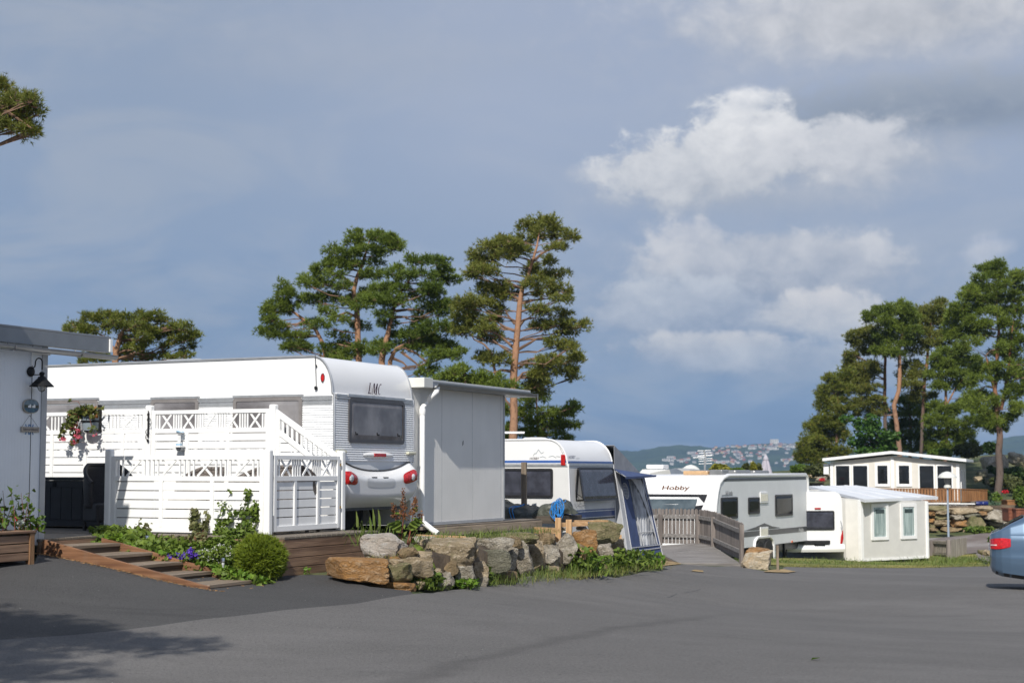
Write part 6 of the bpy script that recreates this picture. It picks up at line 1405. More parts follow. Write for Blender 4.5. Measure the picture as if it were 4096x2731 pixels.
b = MB(); b.add([onside(1235, 985), onside(1235, 1040), onside(1898, 978), onside(1898, 925)], [[0, 1, 2, 3]]); b.add([onside(1235, 975, .0045), onside(1360, 935, .0045), onside(1455, 892, .0045), onside(1540, 925, .0045), onside(1630, 940, .0045), onside(1450, 960, .0045)], [[5, 4, 3, 2, 1, 0]]); b.build('swoosh_stripe', G2, h2)
q = H2.hx(*k8(1838, 962), 0); text_mesh('badge_lettering', 'Hobby', CWHITE, .16, h2, wall_matrix((.0085, q.y, q.z), (0, 1, 0), (0, 0, 1), h2), shear=.25, extrude=.0005)
q = H2.hx(*k8(1085, 577), 0); text_mesh('model_lettering', '560 kmfe', mat('grey_lettering', (.2, .2, .21), .4, .1, 5), .14, h2, wall_matrix((.004, q.y, q.z), (0, 1, 0), (0, 0, 1), h2), shear=.2, extrude=.0005)
b = MB(); b.bar(onside(1010, 600), onside(1122, 592), .006, .02, (1, 0, 0)); b.build('model_line', G2, h2)
for x0, x1, y0, y1 in ((998, 1172, 624, 846), (1284, 1402, 624, 796), (1566, 1746, 596, 816)):
    a, c_ = H2.hx(*k8(x0, y0), 0), H2.hx(*k8(x1, y0), 0); m_ = H2.hx(*k8((x0 + x1) / 2, y1), 0)
    window(h2, (.004, (a.y + c_.y) / 2, (a.z + m_.z) / 2), (0, 1, 0), (0, 0, 1), (1, 0, 0), c_.y - a.y, a.z - m_.z, fm=BLACK, gm=GLASS, fw=.05)
CREAM = mat('cream_vent', (.62, .60, .50), .5, .05, 5)
for x0, x1, y0, y1 in ((1406, 1488, 570, 677), (1408, 1490, 935, 1040)):
    a, c_ = H2.hx(*k8(x0, y0), 0), H2.hx(*k8(x1, y1), 0); MB().box(.001, .03, a.y, c_.y, c_.z, a.z).build('vent_frame', CWHITE, h2, bevel=.008)
    b = MB(); n = 7
    for k in range(n): yy = a.y + .06 + (c_.y - a.y - .12) * k / (n - 1); b.box(.03, .036, yy - .028, yy + .022, c_.z + .05, a.z - .05)
    b.build('vent_louvre', CREAM, h2)
wy = [H2.hx(*k8(1402, 1150), 0).y, H2.hx(*k8(1490, 1150), 0).y]; wz = zsk - .16
arch = [(y, z) for y, z in [(wy[0] - .42, zsk - .01), (wy[0] - .36, zsk + .15), (wy[0] - .16, zsk + .24), (wy[1] + .16, zsk + .24), (wy[1] + .36, zsk + .15), (wy[1] + .42, zsk - .01)]]
b = MB(); b.prism([(.002, y, z) for y, z in arch], (.006, 0, 0)); b.build('wheel_arch', BLACK, h2)
b = MB(); b.tube([(.012, y, z) for y, z in arch], .045, 6); b.build('arch_trim', CWHITE, h2, smooth=True)
for y in wy: wheel(h2, (-.05, y, wz), .32, .19, axis='x')
MB().box(-2.2, -.2, .5, yend - .4, zsk - .22, zsk + .02).build('chassis', BLACK, h2)
for x, y in ((1350, 1127), (1745, 1084)): p = H2.hx(*k8(x, y), 0); MB().box(0, .02, p.y - .04, p.y + .04, p.z - .03, p.z + .03).build('marker_light', ORANGE, h2, bevel=.006)
p = H2.hx(*k8(1725, 1130), 0); b = MB(); b.bar((-.2, p.y, zsk - .02), (-.2, p.y + .1, zsk - .85), .07, .07); b.bar((-.3, p.y + .7, zsk), (-.2, p.y + .12, zsk - .5), .03, .03); b.box(-.32, -.08, p.y, p.y + .22, zsk - .88, zsk - .84); b.build('corner_steady', DARKM, h2)
p = H2.hx(*k8(1545, 1160), 0); MB().box(.03, .06, p.y - .05, p.y + .05, p.z - .28, p.z + .12).build('mudguard', CWHITE, h2)
# nose: black window band, lettering, roof lights
yf = lambda z: float(np.interp(z, [p[1] for p in fpr], [p[0] for p in fpr]))
def onfront(px, py, o=.006):
    y = 0.0
    for _ in range(4): p = H2.hy(px, py, y - o); y = yf(p.z)
    return Vector((p.x, y - o, p.z))
def fpoly(pts, nm, m, o, par=None):
    b = MB(); q = [onfront(*k8(*p), o) for p in pts]; b.add([tuple(p) for p in q], [list(range(len(q)))]); return b.build(nm, m, par or h2)
NB = mat('black_nose_band', (.022, .022, .024), .25, .1, 4)
wb = fpoly([(210, 588), (862, 592), (845, 640), (812, 720), (775, 800), (210, 800)], 'window_band', NB, .006)
fpoly([(205, 640), (755, 640), (752, 665), (735, 720), (700, 790), (205, 790)], 'front_window', mat('slate_acrylic', (.075, .10, .12), .12, .2, 3, col2=(.11, .14, .16), spec=.6), .014, wb)
p = onfront(*k8(528, 524)); text_mesh('front_lettering', 'Hobby', TEXTB, .185, h2, wall_matrix((p.x, p.y - .004, p.z), (1, 0, 0), (0, -(yf(p.z + .1) - yf(p.z - .1)) * -1, .2), h2), extrude=.0008, width=1.55, font_off=.004)
a = H2.hz(*k8(790, 388), ztop2 + .02); b = MB()
px0 = onfront(*k8(690, 398)); rz = ztop2 + .06
for (x0, x1, y, hh, m, nm) in ((-1.25, -.55, .75, .10, mat('amber_roof_light', (.55, .36, .20), .3, .1, 6), 'roof_light'), (-.52, -.15, .8, .13, mat('grey_roof_light', (.18, .185, .19), .3, .1, 6), 'roof_light')):
    MB().box(x0, x1, y, y + .5, ztop2 - .01, ztop2 + hh).build(nm, m, h2, bevel=.03)
MB().box(-1.7, -.3, 2.2, 3.4, ztop2 - .01, ztop2 + .12).build('roof_light', mat('grey_roof_light', (.18, .185, .19)), h2, bevel=.05); MB().box(-1.7, -.3, 3.7, 4.9, ztop2 - .01, ztop2 + .11).build('roof_light', mat('grey_roof_light', (.18, .185, .19)), h2, bevel=.05)

# ------------------------------------------------------------------ caravan with beige annexe
k1 = lambda x, y: (3200 + x / 2.412, 1750 + y / 2.412)
v0 = P(3376, 2100, 48.5); T3 = Frame((v0.x, v0.y, EYE), 8)
c3 = thing('caravan', 'white caravan seen from the rear with a dark window, joined to the beige annexe', 'caravan', T3, (-1.1, 0, -2.75))
zt3, zb3 = T3.hy(*k1(250, 520), 0).z, T3.hy(*k1(250, 1100), 0).z; x3 = T3.hy(*k1(415, 800), 0).x; W3 = 2.35
sect = [(x3 - .02, zb3 + .1)] + [(x3, zb3 + .3), (x3 - .02, zt3 - .35)] + [(x3 - .25 + .22 * math.cos(R(a)), zt3 - .25 + .25 * math.sin(R(a))) for a in (20, 50, 90)] + [(x3 - W3 + .25 - .22 * math.cos(R(a)), zt3 - .25 + .25 * math.sin(R(a))) for a in (90, 50, 20)] + [(x3 - W3, zb3 + .3), (x3 - W3 + .02, zb3 + .1)]
b = MB(); b.prism([(x, 0, z) for x, z in sect], (0, 5.5, 0)); b.build('body', CWHITE, c3, smooth=True)
a, d_ = T3.hy(*k1(97, 704), 0), T3.hy(*k1(332, 888), 0); window(c3, ((a.x - .5 + d_.x) / 2, -.006, (a.z + d_.z) / 2), (1, 0, 0), (0, 0, 1), (0, -1, 0), d_.x - a.x + .5, a.z - d_.z, fm=BLACK, gm=GLASSB, fw=.04)
a, d_ = T3.hy(*k1(140, 678), 0), T3.hy(*k1(198, 688), 0); MB().box(a.x, d_.x, -.03, -.001, d_.z, a.z + .01).build('brake_light', RED, c3)
a, d_ = T3.hy(*k1(40, 990), 0), T3.hy(*k1(280, 1015), 0); MB().box(a.x - .8, d_.x, -.12, -.001, d_.z - .02, a.z).build('grip_rail', BLACK, c3, bevel=.01)
a, d_ = T3.hy(*k1(132, 1018), 0), T3.hy(*k1(232, 1048), 0); MB().box(a.x, d_.x, -.10, -.06, d_.z, a.z - .025).build('number_plate', BLACK, c3)
b = MB(); zz0 = T3.hy(*k1(200, 1060), 0).z
b.grid(lambda u, v: (x3 - W3 - .02 + (W3 + .04) * u, -.02 - .14 * math.sin(min(1, v * 1.4) * math.pi * .5) * (1 - .55 * abs(2 * u - 1) ** 4) + .1 * max(0, v - .6), zz0 + .28 * (.4 - .4 * abs(2 * u - 1) ** 3 * 0) - (zz0 + .11 - zb3) * v), 20, 10); b.build('bumper', CWHITE, c3, smooth=True)
a, d_ = T3.hy(*k1(385, 885), 0), T3.hy(*k1(428, 1030), 0); MB().prism([(a.x, -.04, d_.z), (d_.x - .06, -.04, d_.z + .05), (d_.x - .03, -.04, a.z - .25), (d_.x - .04, -.04, a.z), (a.x + .02, -.04, a.z - .2)], (0, .2, 0)).build('tail_light', RED, c3, bevel=.02)
wheel(c3, (x3 - .2, 2.4, zb3 - .02), .31, .18, axis='x')
pL, pK, pR = P(3383, 2100, 48.9), P(3443, 2100, 48.6), P(3707, 2100, 50.4)
an3 = thing('annexe', 'low beige annexe with two white framed windows and a pale sheet roof', 'annexe', WF, (pK.x, pK.y, EYE - 2.75))
zB = P(3443, 2244, 48.6).z; BEI = mat('beige_cladding', (.64, .63, .60), .5, .04, 3, dirt=.05); CRM = mat('cream_cladding', (.70, .685, .65), .5, .04, 3)
bk = Vector((-.55, .83, 0)) * 3.0
pts = [pL, pK, pR, pR + bk, pL + bk]; RF = [P(3236, 1943, 53), P(3426, 1940, 55.5), P(3752, 1985, 51.3), P(3458, 1996, 48.2)]
nrm = (RF[1] - RF[0]).cross(RF[3] - RF[0]); rfz = lambda p: RF[3].z + (-(p.x - RF[3].x) * nrm.x - (p.y - RF[3].y) * nrm.y) / nrm.z
b = MB(); n = 5; b.add([(p.x, p.y, zB) for p in pts] + [(p.x, p.y, rfz(p) - .05) for p in pts], [[i, (i + 1) % n, n + (i + 1) % n, n + i] for i in range(n)]); 
b.build('wall', BEI, an3)
e1_ = (pR - pK); e1_.z = 0; e1_.normalize(); nn = Vector((e1_.y, -e1_.x, 0))
for p, w in ((pK, .12), (pR, .09)): MB().bar((p.x, p.y, zB), (p.x, p.y, rfz(p) - .06), w, w, e1_).build('corner_trim', WHITE, an3, bevel=.006)
eL = (pK - pL); eL.z = 0; eL.normalize(); nL = Vector((eL.y, -eL.x, 0))
b = MB(); b.add([tuple(Vector((p.x, p.y, z)) + nL * .006) for p, z in ((pL, zB + .02), (pK, zB + .02), (pK, rfz(pK) - .1), (pL, rfz(pL) - .1))], [[0, 1, 2, 3]]); b.build('end_panel', CRM, an3)
b = MB(); b.bar((pK.x, pK.y, zB + .03) , (pR.x, pR.y, zB + .03), .06, .06, (0, 0, 1)); b.build('base_trim', WHITE, an3)
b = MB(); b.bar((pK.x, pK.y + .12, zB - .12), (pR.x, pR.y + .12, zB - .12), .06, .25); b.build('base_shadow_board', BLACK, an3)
b = MB(); b.add([tuple(p) for p in RF] + [tuple(p - Vector((0, 0, .09))) for p in RF], [[0, 1, 2, 3], [7, 6, 5, 4]] + [[i, (i + 1) % 4, 4 + (i + 1) % 4, 4 + i] for i in range(4)]); rf3 = b.build('roof', mat('pale_roof_sheet', (.74, .76, .79), .4, .04, 3), an3)
b = MB()
for t in (.25, .5, .75): b.bar(RF[0].lerp(RF[1], t) + Vector((0, 0, .004)), RF[3].lerp(RF[2], t) + Vector((0, 0, .004)), .05, .025)
b.build('roof_seam', WHITE, rf3)
def plane_pt(px, py, p0, n_, o=0): r = ray(px, py); e = Vector((0, 0, EYE)); t = (Vector(p0) + n_ * o - e).dot(n_) / r.dot(n_); return e + r * t
CURT = mat('pale_curtain', (.50, .58, .57), .8, .25, 9, stretch=(9, 9, .3))
for x0, x1, y0, y1 in ((680, 850, 640, 982), (962, 1122, 636, 972)):
    a, d_ = plane_pt(*k1(x0, y0), pK, nn), plane_pt(*k1(x1, y1), pK, nn); cc_ = (a + d_) / 2; cc_.z = (a.z + d_.z) / 2; w = (Vector((d_.x - a.x, d_.y - a.y, 0))).length; h = a.z - d_.z
    f = window(an3, cc_ + nn * .004, e1_, (0, 0, 1), nn, w, h, fm=WHITE, gm=mat('curtained_glass', (.30, .40, .40), .1, .35, 4, col2=(.50, .60, .59), stretch=(7, 7, .25), spec=.7), fw=.10, r=.01, d=.035)
    b = MB(); b.bar(cc_ + nn * .028 - e1_ * (w / 2 - .19) + Vector((0, 0, h / 2 - .22)), cc_ + nn * .028 + e1_ * (w / 2 - .19) + Vector((0, 0, h / 2 - .22)), .006, .12); b.build('pane_shade', mat('dark_upper_pane', (.05, .07, .075), .1, .2, 5), f)
b = MB()
for (px, py) in ((392, 800), (400, 830), (396, 860)): p = T3.hy(*k1(px, py), -.02); b.tube([tuple(p), (p.x + .02, p.y - .03, p.z - .12)], .012, 5)
b.build('lashing', GUTTER, c3)

# ------------------------------------------------------------------ little fence, lamp, cabin
sf = thing('garden_fence', 'small silvered grey fence standing right of the beige annexe', 'fence', WF, tuple(P(3790, 2240, 50.5)))
LGW = wood('pale_silvered_wood', (.24, .21, .17), (.40, .36, .30), ax='z', dirt=.3)
def fence_run(t, n0, n1, m=GREYW, nm='boards', w=.1, gap=.02, rail=True):
    (a0, t0, b0, d0), (a1, t1, b1, d1) = n0, n1; T0, T1, B0, B1 = P(a0, t0, d0), P(a1, t1, d1), P(a0, b0, d0), P(a1, b1, d1); L = (B1 - B0).to_2d().length; n = max(2, int(L / (w + gap))); dr = B1 - B0; dr.z = 0; dr.normalize(); nr = Vector((-dr.y, dr.x, 0)); b = MB()
    for k in range(n):
        f_ = (k + .5) / n; p, q = B0.lerp(B1, f_), T0.lerp(T1, f_); ww = L / n * w / (w + gap) / 2; b.prism([p - dr * ww, p + dr * ww, q + dr * ww, q - dr * ww], nr * .022)
    o = b.build(nm, m, t)
    return T0, T1, B0, B1, nr
T0, T1, B0, B1, nr = fence_run(sf, (3706, 2158, 2226, 53), (3790, 2163, 2226, 51.2), LGW, gap=.05); fence_run(sf, (3792, 2160, 2250, 50.5), (3868, 2148, 2212, 52), LGW, gap=.028)
for v in (.12, .8): MB().bar(T0.lerp(B0, v) - Vector((0, .06, 0)), T1.lerp(B1, v) - Vector((0, .06, 0)), .06, .08).build('rail', LGW, sf)
for (px, ty, by, d) in ((3725, 2160, 2232, 52.4), (3794, 2158, 2252, 50.4)): MB().bar(P(px, by, d), P(px, ty, d), .13, .10, (0, 1, 0)).build('post', GREYW, sf, bevel=.008)
POLE = mat('blue_grey_pole', (.30, .36, .43), .4, .05, 4); OPAL = mat('opal_lamp_white', (.66, .66, .62), .4, .04, 4)
def mushroom(label, px, ty, by, d):
    base = P(px, by, d); s = (by - ty) * mpp(d); t = thing('street_lamp', label, 'lamp', WF, tuple(base), 'mushroom lamps'); r = s * .143
    b = MB(); b.lathe([(.055 * s / 3.2, 0), (.045 * s / 3.2, s * .74)], tuple(base), 12); b.build('pole', POLE, t, smooth=True)
    b = MB(); z = s * .74; b.lathe([(.04, z - .02), (.07, z), (.15, z + .03), (.14, z + .11), (.08, z + .15)], tuple(base), 16); b.build('collar', OPAL, t, smooth=True)
    b = MB(); b.lathe([(.07, z + .15), (.10, z + .20), (.13, s * .88), (.17, s * .92)], tuple(base), 16); b.build('lamp_neck', mat('lamp_louvre_grey', (.22, .23, .23), .4, .1, 6), t, smooth=True)
    b = MB(); b.lathe([(.05, s * .915), (r, s * .90), (r * 1.0, s * .915), (r * .82, s * .95), (r * .45, s * .985), (.02, s)], tuple(base), 28); b.build('lamp_shade', OPAL, t, smooth=True)
mushroom('mushroom lamp post on the gravel beside the small grey fence', 3794, 1887, 2146, 68); mushroom('distant mushroom lamp whose cap shows above the long caravan roof', 2765, 1860, 2130, 64)
CB0 = P(3322, 1900, 77); CB = Frame((CB0.x, CB0.y, EYE), -19.5)
c1 = lambda x, y, yy=0: CB.hy(*k1(x, y), yy)
zfl = c1(1200, 640).z + .05; xe = c1(1535, 300).x; zl, zrg, zrr = c1(290, 235).z, c1(890, 175).z, c1(1535, 245).z; xrg = c1(890, 175).x
cb = thing('cabin', 'white cabin with a low pitched roof and dark glass doors above the stone terrace', 'cabin', CB, (xe / 2, 0, zfl - .1))
b = MB(); b.prism([(0, 0, zfl), (xe, 0, zfl), (xe, 0, zrr), (xrg, 0, zrg), (0, 0, zl)], (0, 4.5, 0)); b.build('wall', mat('cabin_cream_wall', (.66, .63, .57), .5, .03, 3), cb)
b = MB(); l_, r_ = c1(218, 225, -.3), c1(1700, 232, -.3)
for (A, B_) in (((l_.x, l_.z), (xrg, zrg + .10)), ((xrg, zrg + .10), (xe + .35, zrr + .06))): b.prism([(A[0], -.35, A[1]), (B_[0], -.35, B_[1]), (B_[0], -.35, B_[1] + .13), (A[0], -.35, A[1] + .13)], (0, 5.2, 0))
b.build('roof', WHITE, cb)
for x in (.06, xrg, xe - .06): MB().box(x - .07, x + .07, -.03, -.001, zfl, (zl if x < 1 else zrg - .02 if x < xe - 1 else zrr) - .05).build('wall_trim', WHITE, cb)
DKG = mat('cabin_dark_glass', (.012, .014, .016), .05, .2, 2, spec=.6)
def cwin(x0, x1, y0, y1, nm, fw=.06):
    a, d_ = c1(x0, y0), c1(x1, y1); return window(cb, ((a.x + d_.x) / 2, -.002, (a.z + d_.z) / 2), (1, 0, 0), (0, 0, 1), (0, -1, 0), d_.x - a.x, a.z - d_.z, fm=WHITE, gm=DKG, fw=fw, r=.01, d=.05, nm=nm)
cwin(335, 495, 258, 640, 'glass_door'); cwin(500, 668, 258, 640, 'glass_door'); cwin(722, 872, 244, 470, 'window', .12); cwin(928, 1082, 244, 470, 'window', .12); cwin(1140, 1308, 258, 640, 'glass_door'); cwin(1312, 1482, 258, 640, 'glass_door')
for y in (1.0, 2.8): window(cb, (xe + .002, y, zrr - .75), (0, 1, 0), (0, 0, 1), (1, 0, 0), .5, .9, fm=WHITE, gm=DKG, fw=.06, r=.01, d=.04)
a = c1(268, 302); MB().box(a.x - .2, a.x + .05, -.02, .2, a.z - .25, a.z + .25).build('wall_box', WHITE, cb, bevel=.01)
DY = -2.3; d0_ = c1(350, 493, DY); d1_ = c1(1550, 495, DY); d2 = c1(1806, 508, -.6); zdr = d0_.z; zdb = c1(1400, 622, DY).z
dk = thing('cabin_deck', 'raised deck with russet board railing in front of the white cabin', 'deck', CB, ((d0_.x + d1_.x) / 2, DY, zdb - .2))
MB().box(d0_.x, d1_.x, DY + .05, -.36, zdb - .02, zdb + .04).build('floor', DECKW, dk)
MB().box(d1_.x + .001, d2.x, DY + .6, 2.5, zdb - .02, zdb + .04).build('floor', DECKW, dk)
def rrun(nm, A, B_, z0a, z1a, z0b, z1b):
    A, B_ = Vector(A), Vector(B_); L = (B_ - A).length; n = int(L / .135); dr = (B_ - A).normalized(); nr = Vector((dr.y, -dr.x, 0)); b = MB()
    for k in range(n):
        t = (k + .5) / n; p = A.lerp(B_, t); z0, z1 = z0a + (z0b - z0a) * t, z1a + (z1b - z1a) * t; w = .052
        b.prism([(p.x - dr.x * w, p.y - dr.y * w, z0), (p.x + dr.x * w, p.y + dr.y * w, z0), (p.x + dr.x * w, p.y + dr.y * w, z1), (p.x - dr.x * w, p.y - dr.y * w, z1)], nr * .02)
    o = b.build(nm, RAILW, dk); MB().bar((A.x, A.y, z1a + .02), (B_.x, B_.y, z1b + .02), .09, .035).build('hand_rail', RAILW, dk)
rrun('railing', (d0_.x, DY, 0), (d1_.x, DY, 0), zdb, zdr, zdb, zdr)
rrun('railing', (d1_.x + .03, DY + .02, 0), (d2.x, -.6, 0), zdb, zdr, c1(1800, 600, -.6).z, d2.z)
for y0, y1, x1 in ((630, 640, 1690), (652, 668, 1620)): z0, z1 = c1(1400, y1, DY).z, c1(1400, y0, DY).z; MB().box(d0_.x, c1(x1, 640, DY).x, DY - .02 - .03 * (y0 > 640), DY + .06, z0, z1).build('beam', WHITE, dk)
RL = [(1320, 678, 215, 48, 'm', 'long mossy flat stone on the top course left of the lamp post'), (1575, 705, 265, 64, 't', 'long tan stone on the top course right of the lamp post'), (1780, 688, 190, 56, 't', 'tan stone below the blue barrel'), (1360, 720, 145, 40, 't', 'thin tan stone under the mossy one'), (1855, 752, 205, 118, 'g', 'large pale angular boulder at the right of the terrace wall'), (1340, 765, 185, 48, 'm', 'flat olive stone in the middle course left of the lamp'), (1510, 768, 125, 48, 'g', 'grey stone in the middle course right of the lamp'), (1650, 750, 165, 40, 'd', 'dark flat stone under the long tan one'), (1340, 822, 185, 66, 't', 'rounded tan stone low left of the lamp'), (1530, 828, 145, 76, 'o', 'ochre stone low right of the lamp'), (1685, 840, 175, 170, 'm', 'tall greenish boulder in the middle of the terrace wall'), (1985, 755, 75, 80, 't', 'tan block beside the rust red planter'), (1255, 730, 75, 44, 'o', 'reddish stone at the corner of the beige annexe'), (1250, 795, 60, 44, 'o', 'small rusty stone low beside the beige annexe'), (1255, 850, 80, 50, 'm', 'low mossy stone beside the beige annexe'), (1455, 882, 210, 46, 'b', 'brown foundation stone under the ochre stone'), (1900, 830, 205, 54, 'g', 'long low grey stone under the pale angular boulder'), (1745, 728, 85, 44, 'o', 'small russet stone between the tan stones'), (1270, 880, 90, 36, 'b', 'lowest brown stone beside the beige annexe'), (1600, 900, 120, 36, 't', 'flat stone at the foot of the tall greenish boulder'), (1150, 700, 120, 60, 't', 'tan stone showing above the annexe roof edge')]
for i, (x, y, w, h, m, lb) in enumerate(RL): d = 71.5 + (i % 3) * .1 + (0 if i not in (11, 16) else .4); s = mpp(d) / 2.412; rock('boulder', lb, P(*k1(x, y), d + .45), w * s * 1.06, h * s * 1.10, .9, ROCKM[m], 500 + i, group='boulders of the cabin terrace', sub=3, blocky=1.25)
b = MB(); vs = []
for px in np.linspace(3640, 4060, 15): 
    for (py, d) in ((2140, 72.3), (2022, 72.5), (2016, 75)): vs.append(tuple(P(px, py, d)))
o = mesh_obj('terrace_earth', vs, [[i * 3 + j, i * 3 + 3 + j, i * 3 + 4 + j, i * 3 + 1 + j] for i in range(14) for j in range(2)], SOIL, smooth=True); o['kind'] = 'structure'
t = thing('barrel', 'dark blue barrel lying at the end of the cabin deck', 'barrel', WF, tuple(P(3925, 2020, 73))); c_ = P(3927, 2013, 73); r = 9 * mpp(73); L = 24 * mpp(73)
b = MB(); b.lathe([(r * .9, -L), (r, -L * .9), (r, -L * .3), (r * 1.06, -L * .28), (r, -L * .25), (r, L * .25), (r * 1.06, L * .28), (r, L * .31), (r, L * .9), (r * .9, L)], tuple(c_), 18, axis='x'); b.build('drum', mat('dark_blue_plastic', (.008, .018, .12), .35, .1, 5), t, smooth=True)
b = MB(); b.lathe([(r * .86, -.02), (r * .86, .01), (r * .2, .012)], (c_.x - L - .002, c_.y, c_.z), 16, axis='x'); b.build('lid', BLACK, t)
for i, (x0, x1, y0, y1, d, m, lb) in enumerate(((2012, 2080, 690, 805, 67, RUSTW, 'rust red planter box behind the blue car, left one'), (2085, 2175, 695, 800, 66.5, RUSTW, 'rust red planter box behind the blue car, right one'), (2000, 2100, 610, 650, 74, RAILW, 'low ochre planter box up on the bank behind the car'))):
    a, d_ = P(*k1(x0, y0), d), P(*k1(x1, y1), d); t = thing('planter_box', lb, 'planter', WF, (a.x, a.y, d_.z), 'planter boxes on the bank'); b = MB(); n = 3
    for k in range(n): b.box(a.x, d_.x, a.y, a.y + .03, d_.z + (a.z - d_.z) * k / n, d_.z + (a.z - d_.z) * (k + .94) / n)
    b.box(a.x, a.x + .03, a.y + .031, a.y + .9, d_.z, a.z - .01); b.box(d_.x - .03, d_.x, a.y + .031, a.y + .9, d_.z, a.z - .01); b.build('side_boards', m, t, bevel=.004)
    MB().box(a.x - .03, d_.x + .03, a.y - .03, a.y + .95, a.z, a.z + .05).build('top_rail', m, t); MB().box(a.x + .03, d_.x - .03, a.y + .04, a.y + .9, a.z - .2, a.z + .051).build('soil', SOIL, t)
for i, (x, y, w, h, m, lb, d) in enumerate([(1890, 250, 260, 180, 'g', 'big grey rock outcrop behind the tall pine trunk', 84), (2090, 200, 180, 130, 'g', 'pale rounded rock outcrop at the right edge', 86), (1760, 340, 110, 80, 'd', 'dark rock under the outcrop right of the cabin', 82), (2000, 330, 200, 110, 'd', 'shaded rock beneath the pale outcrop', 83), (1720, 400, 90, 60, 't', 'small tan rock beside the cabin end wall', 80), (1860, 400, 180, 120, 'd', 'dark rock in the shade below the outcrop', 82.5), (200, 400, 120, 60, 'g', 'grey rock left of the cabin', 84), (120, 370, 90, 50, 't', 'tan rock left of the cabin beside the long caravan', 84), (270, 360, 70, 60, 'g', 'grey rock against the cabin corner', 84), (1810, 1110, 90, 60, 't', 'tan stone in the grass behind the car', 47), (1760, 1105, 70, 50, 'm', 'mossy stone in the grass behind the car', 47.5), (2130, 300, 130, 140, 'm', 'mossy rock at the right edge of the outcrop', 83)]):
    s = mpp(d) / 2.412; rock('rock', lb, P(*k1(x, y), d + .8), w * s, h * s, max(.6, w * s * .8), ROCKM[m], 700 + i, cat='rock', group='rocks on the bank', sub=4 if w > 150 else 3, tilt=.2 if i == 0 else 0)

# ------------------------------------------------------------------ blue car at the right edge
g = P(3962, 2362, 28.6); CR = Frame((g.x, g.y, gz(g.x + 2, g.y - .5)), -17)
CB_ = bpy.data.materials.new('blue_grey_metallic'); CB_.use_nodes = True; b_ = CB_.node_tree.nodes['Principled BSDF']
b_.inputs['Base Color'].default_value = (.085, .14, .215, 1); b_.inputs['Metallic'].default_value = .35; b_.inputs['Roughness'].default_value = .34; b_.inputs['Coat Weight'].default_value = .9; b_.inputs['Coat Roughness'].default_value = .04
car = thing('car', 'blue grey car with a red tail light at the right edge of the road', 'car', CR, (2.35, .92, 0))
XS = [0, .035, .10, .20, .35, .6, .95, 1.4, 2.0, 2.6, 3.1, 3.5, 3.9, 4.3, 4.55, 4.66, 4.70]
HWD = [.52, .66, .76, .83, .875, .905, .915, .915, .915, .915, .91, .90, .89, .86, .80, .70, .58]
ROF = [.98, 1.02, 1.05, 1.10, 1.20, 1.33, 1.42, 1.455, 1.465, 1.44, 1.34, 1.13, 1.0, .95, .88, .80, .74]
BEL = [.95, .97, .99, 1.0, 1.01, 1.01, 1.0, .99, .98, .97, .96, .96, .93, .88, .82, .76, .70]
BOT = [.42, .34, .30, .27, .25, .22, .20, .19, .19, .19, .19, .20, .20, .20, .22, .26, .36]
def cs_(x, v):           # half section: v=0 sill .. 1 roof centre line; y measured from the centre line
    h, rf, be, bo = (float(np.interp(x, XS, A)) for A in (HWD, ROF, BEL, BOT)); gl = min(1, max(0, (rf - be) / .45))
    pts = [(0, bo), (h * .86, bo), (h * .965, bo + .07), (h * 1.0, bo + .25), (h * 1.003, .60), (h * .992, .66), (h * .985, .80), (h * .955, be - .03), (h * .93, be), (h * (.93 - .15 * gl), be + (rf - be) * .72), (h * (.90 - .22 * gl), be + (rf - be) * .90), (h * .55, rf - .012), (0, rf)]
    ts = [0, .1, .14, .24, .40, .44, .52, .62, .66, .82, .88, .94, 1]
    return (float(np.interp(v, ts, [p[0] for p in pts])), float(np.interp(v, ts, [p[1] for p in pts])))
VS = [0, .05, .1, .12, .14, .17, .2, .24, .28, .32, .36, .40, .42, .44, .48, .52, .57, .62, .64, .66, .70, .74, .78, .82, .85, .88, .91, .94, .97, 1]
b = MB(); xs = sorted(set(list(np.round(np.linspace(0, .6, 17), 3)) + list(np.round(np.linspace(.6, 4.7, 34), 3)) + XS)); vs = []
m_ = len(VS)
for x in xs:
    for s in (-1, 1):
        for v in VS: y, z = cs_(x, v); vs.append((x, .92 + s * y, z))
fs = []
for i in range(len(xs) - 1):
    for s in (0, 1):
        for j in range(m_ - 1): o_ = i * 2 * m_ + s * m_ + j; fs.append([o_, o_ + 1, o_ + 2 * m_ + 1, o_ + 2 * m_])
for i in (0, len(xs) - 1): fs.append([i * 2 * m_ + j for j in range(m_)] + [i * 2 * m_ + m_ + j for j in range(m_ - 1, -1, -1)])
b.add(vs, fs); bm = b.build('body', CB_, car, smooth=True)
me = bm.data; w_ = bmesh.new(); w_.from_mesh(me); bmesh.ops.remove_doubles(w_, verts=w_.verts, dist=.0005); bmesh.ops.recalc_face_normals(w_, faces=w_.faces); w_.to_mesh(me); w_.free(); me.set_sharp_from_angle(angle=R(40))
def cpatch(nm, x0, x1, v0, v1, m, off=.006, s=-1, par=None, n=14, shape=None):
    b = MB()
    def fn(u, w):
        x = x0 + (x1 - x0) * u; a, c_ = v0, v1
        if shape: a, c_ = shape(u)
        y, z = cs_(x, a + (c_ - a) * w); return (x - (off if x < .3 else 0), .92 + s * (y + off), z)
    b.grid(fn, n, 8); return b.build(nm, m, par or car, smooth=True)
CG = mat('car_glass', (.02, .022, .025), .04, .2, 3, spec=.8)
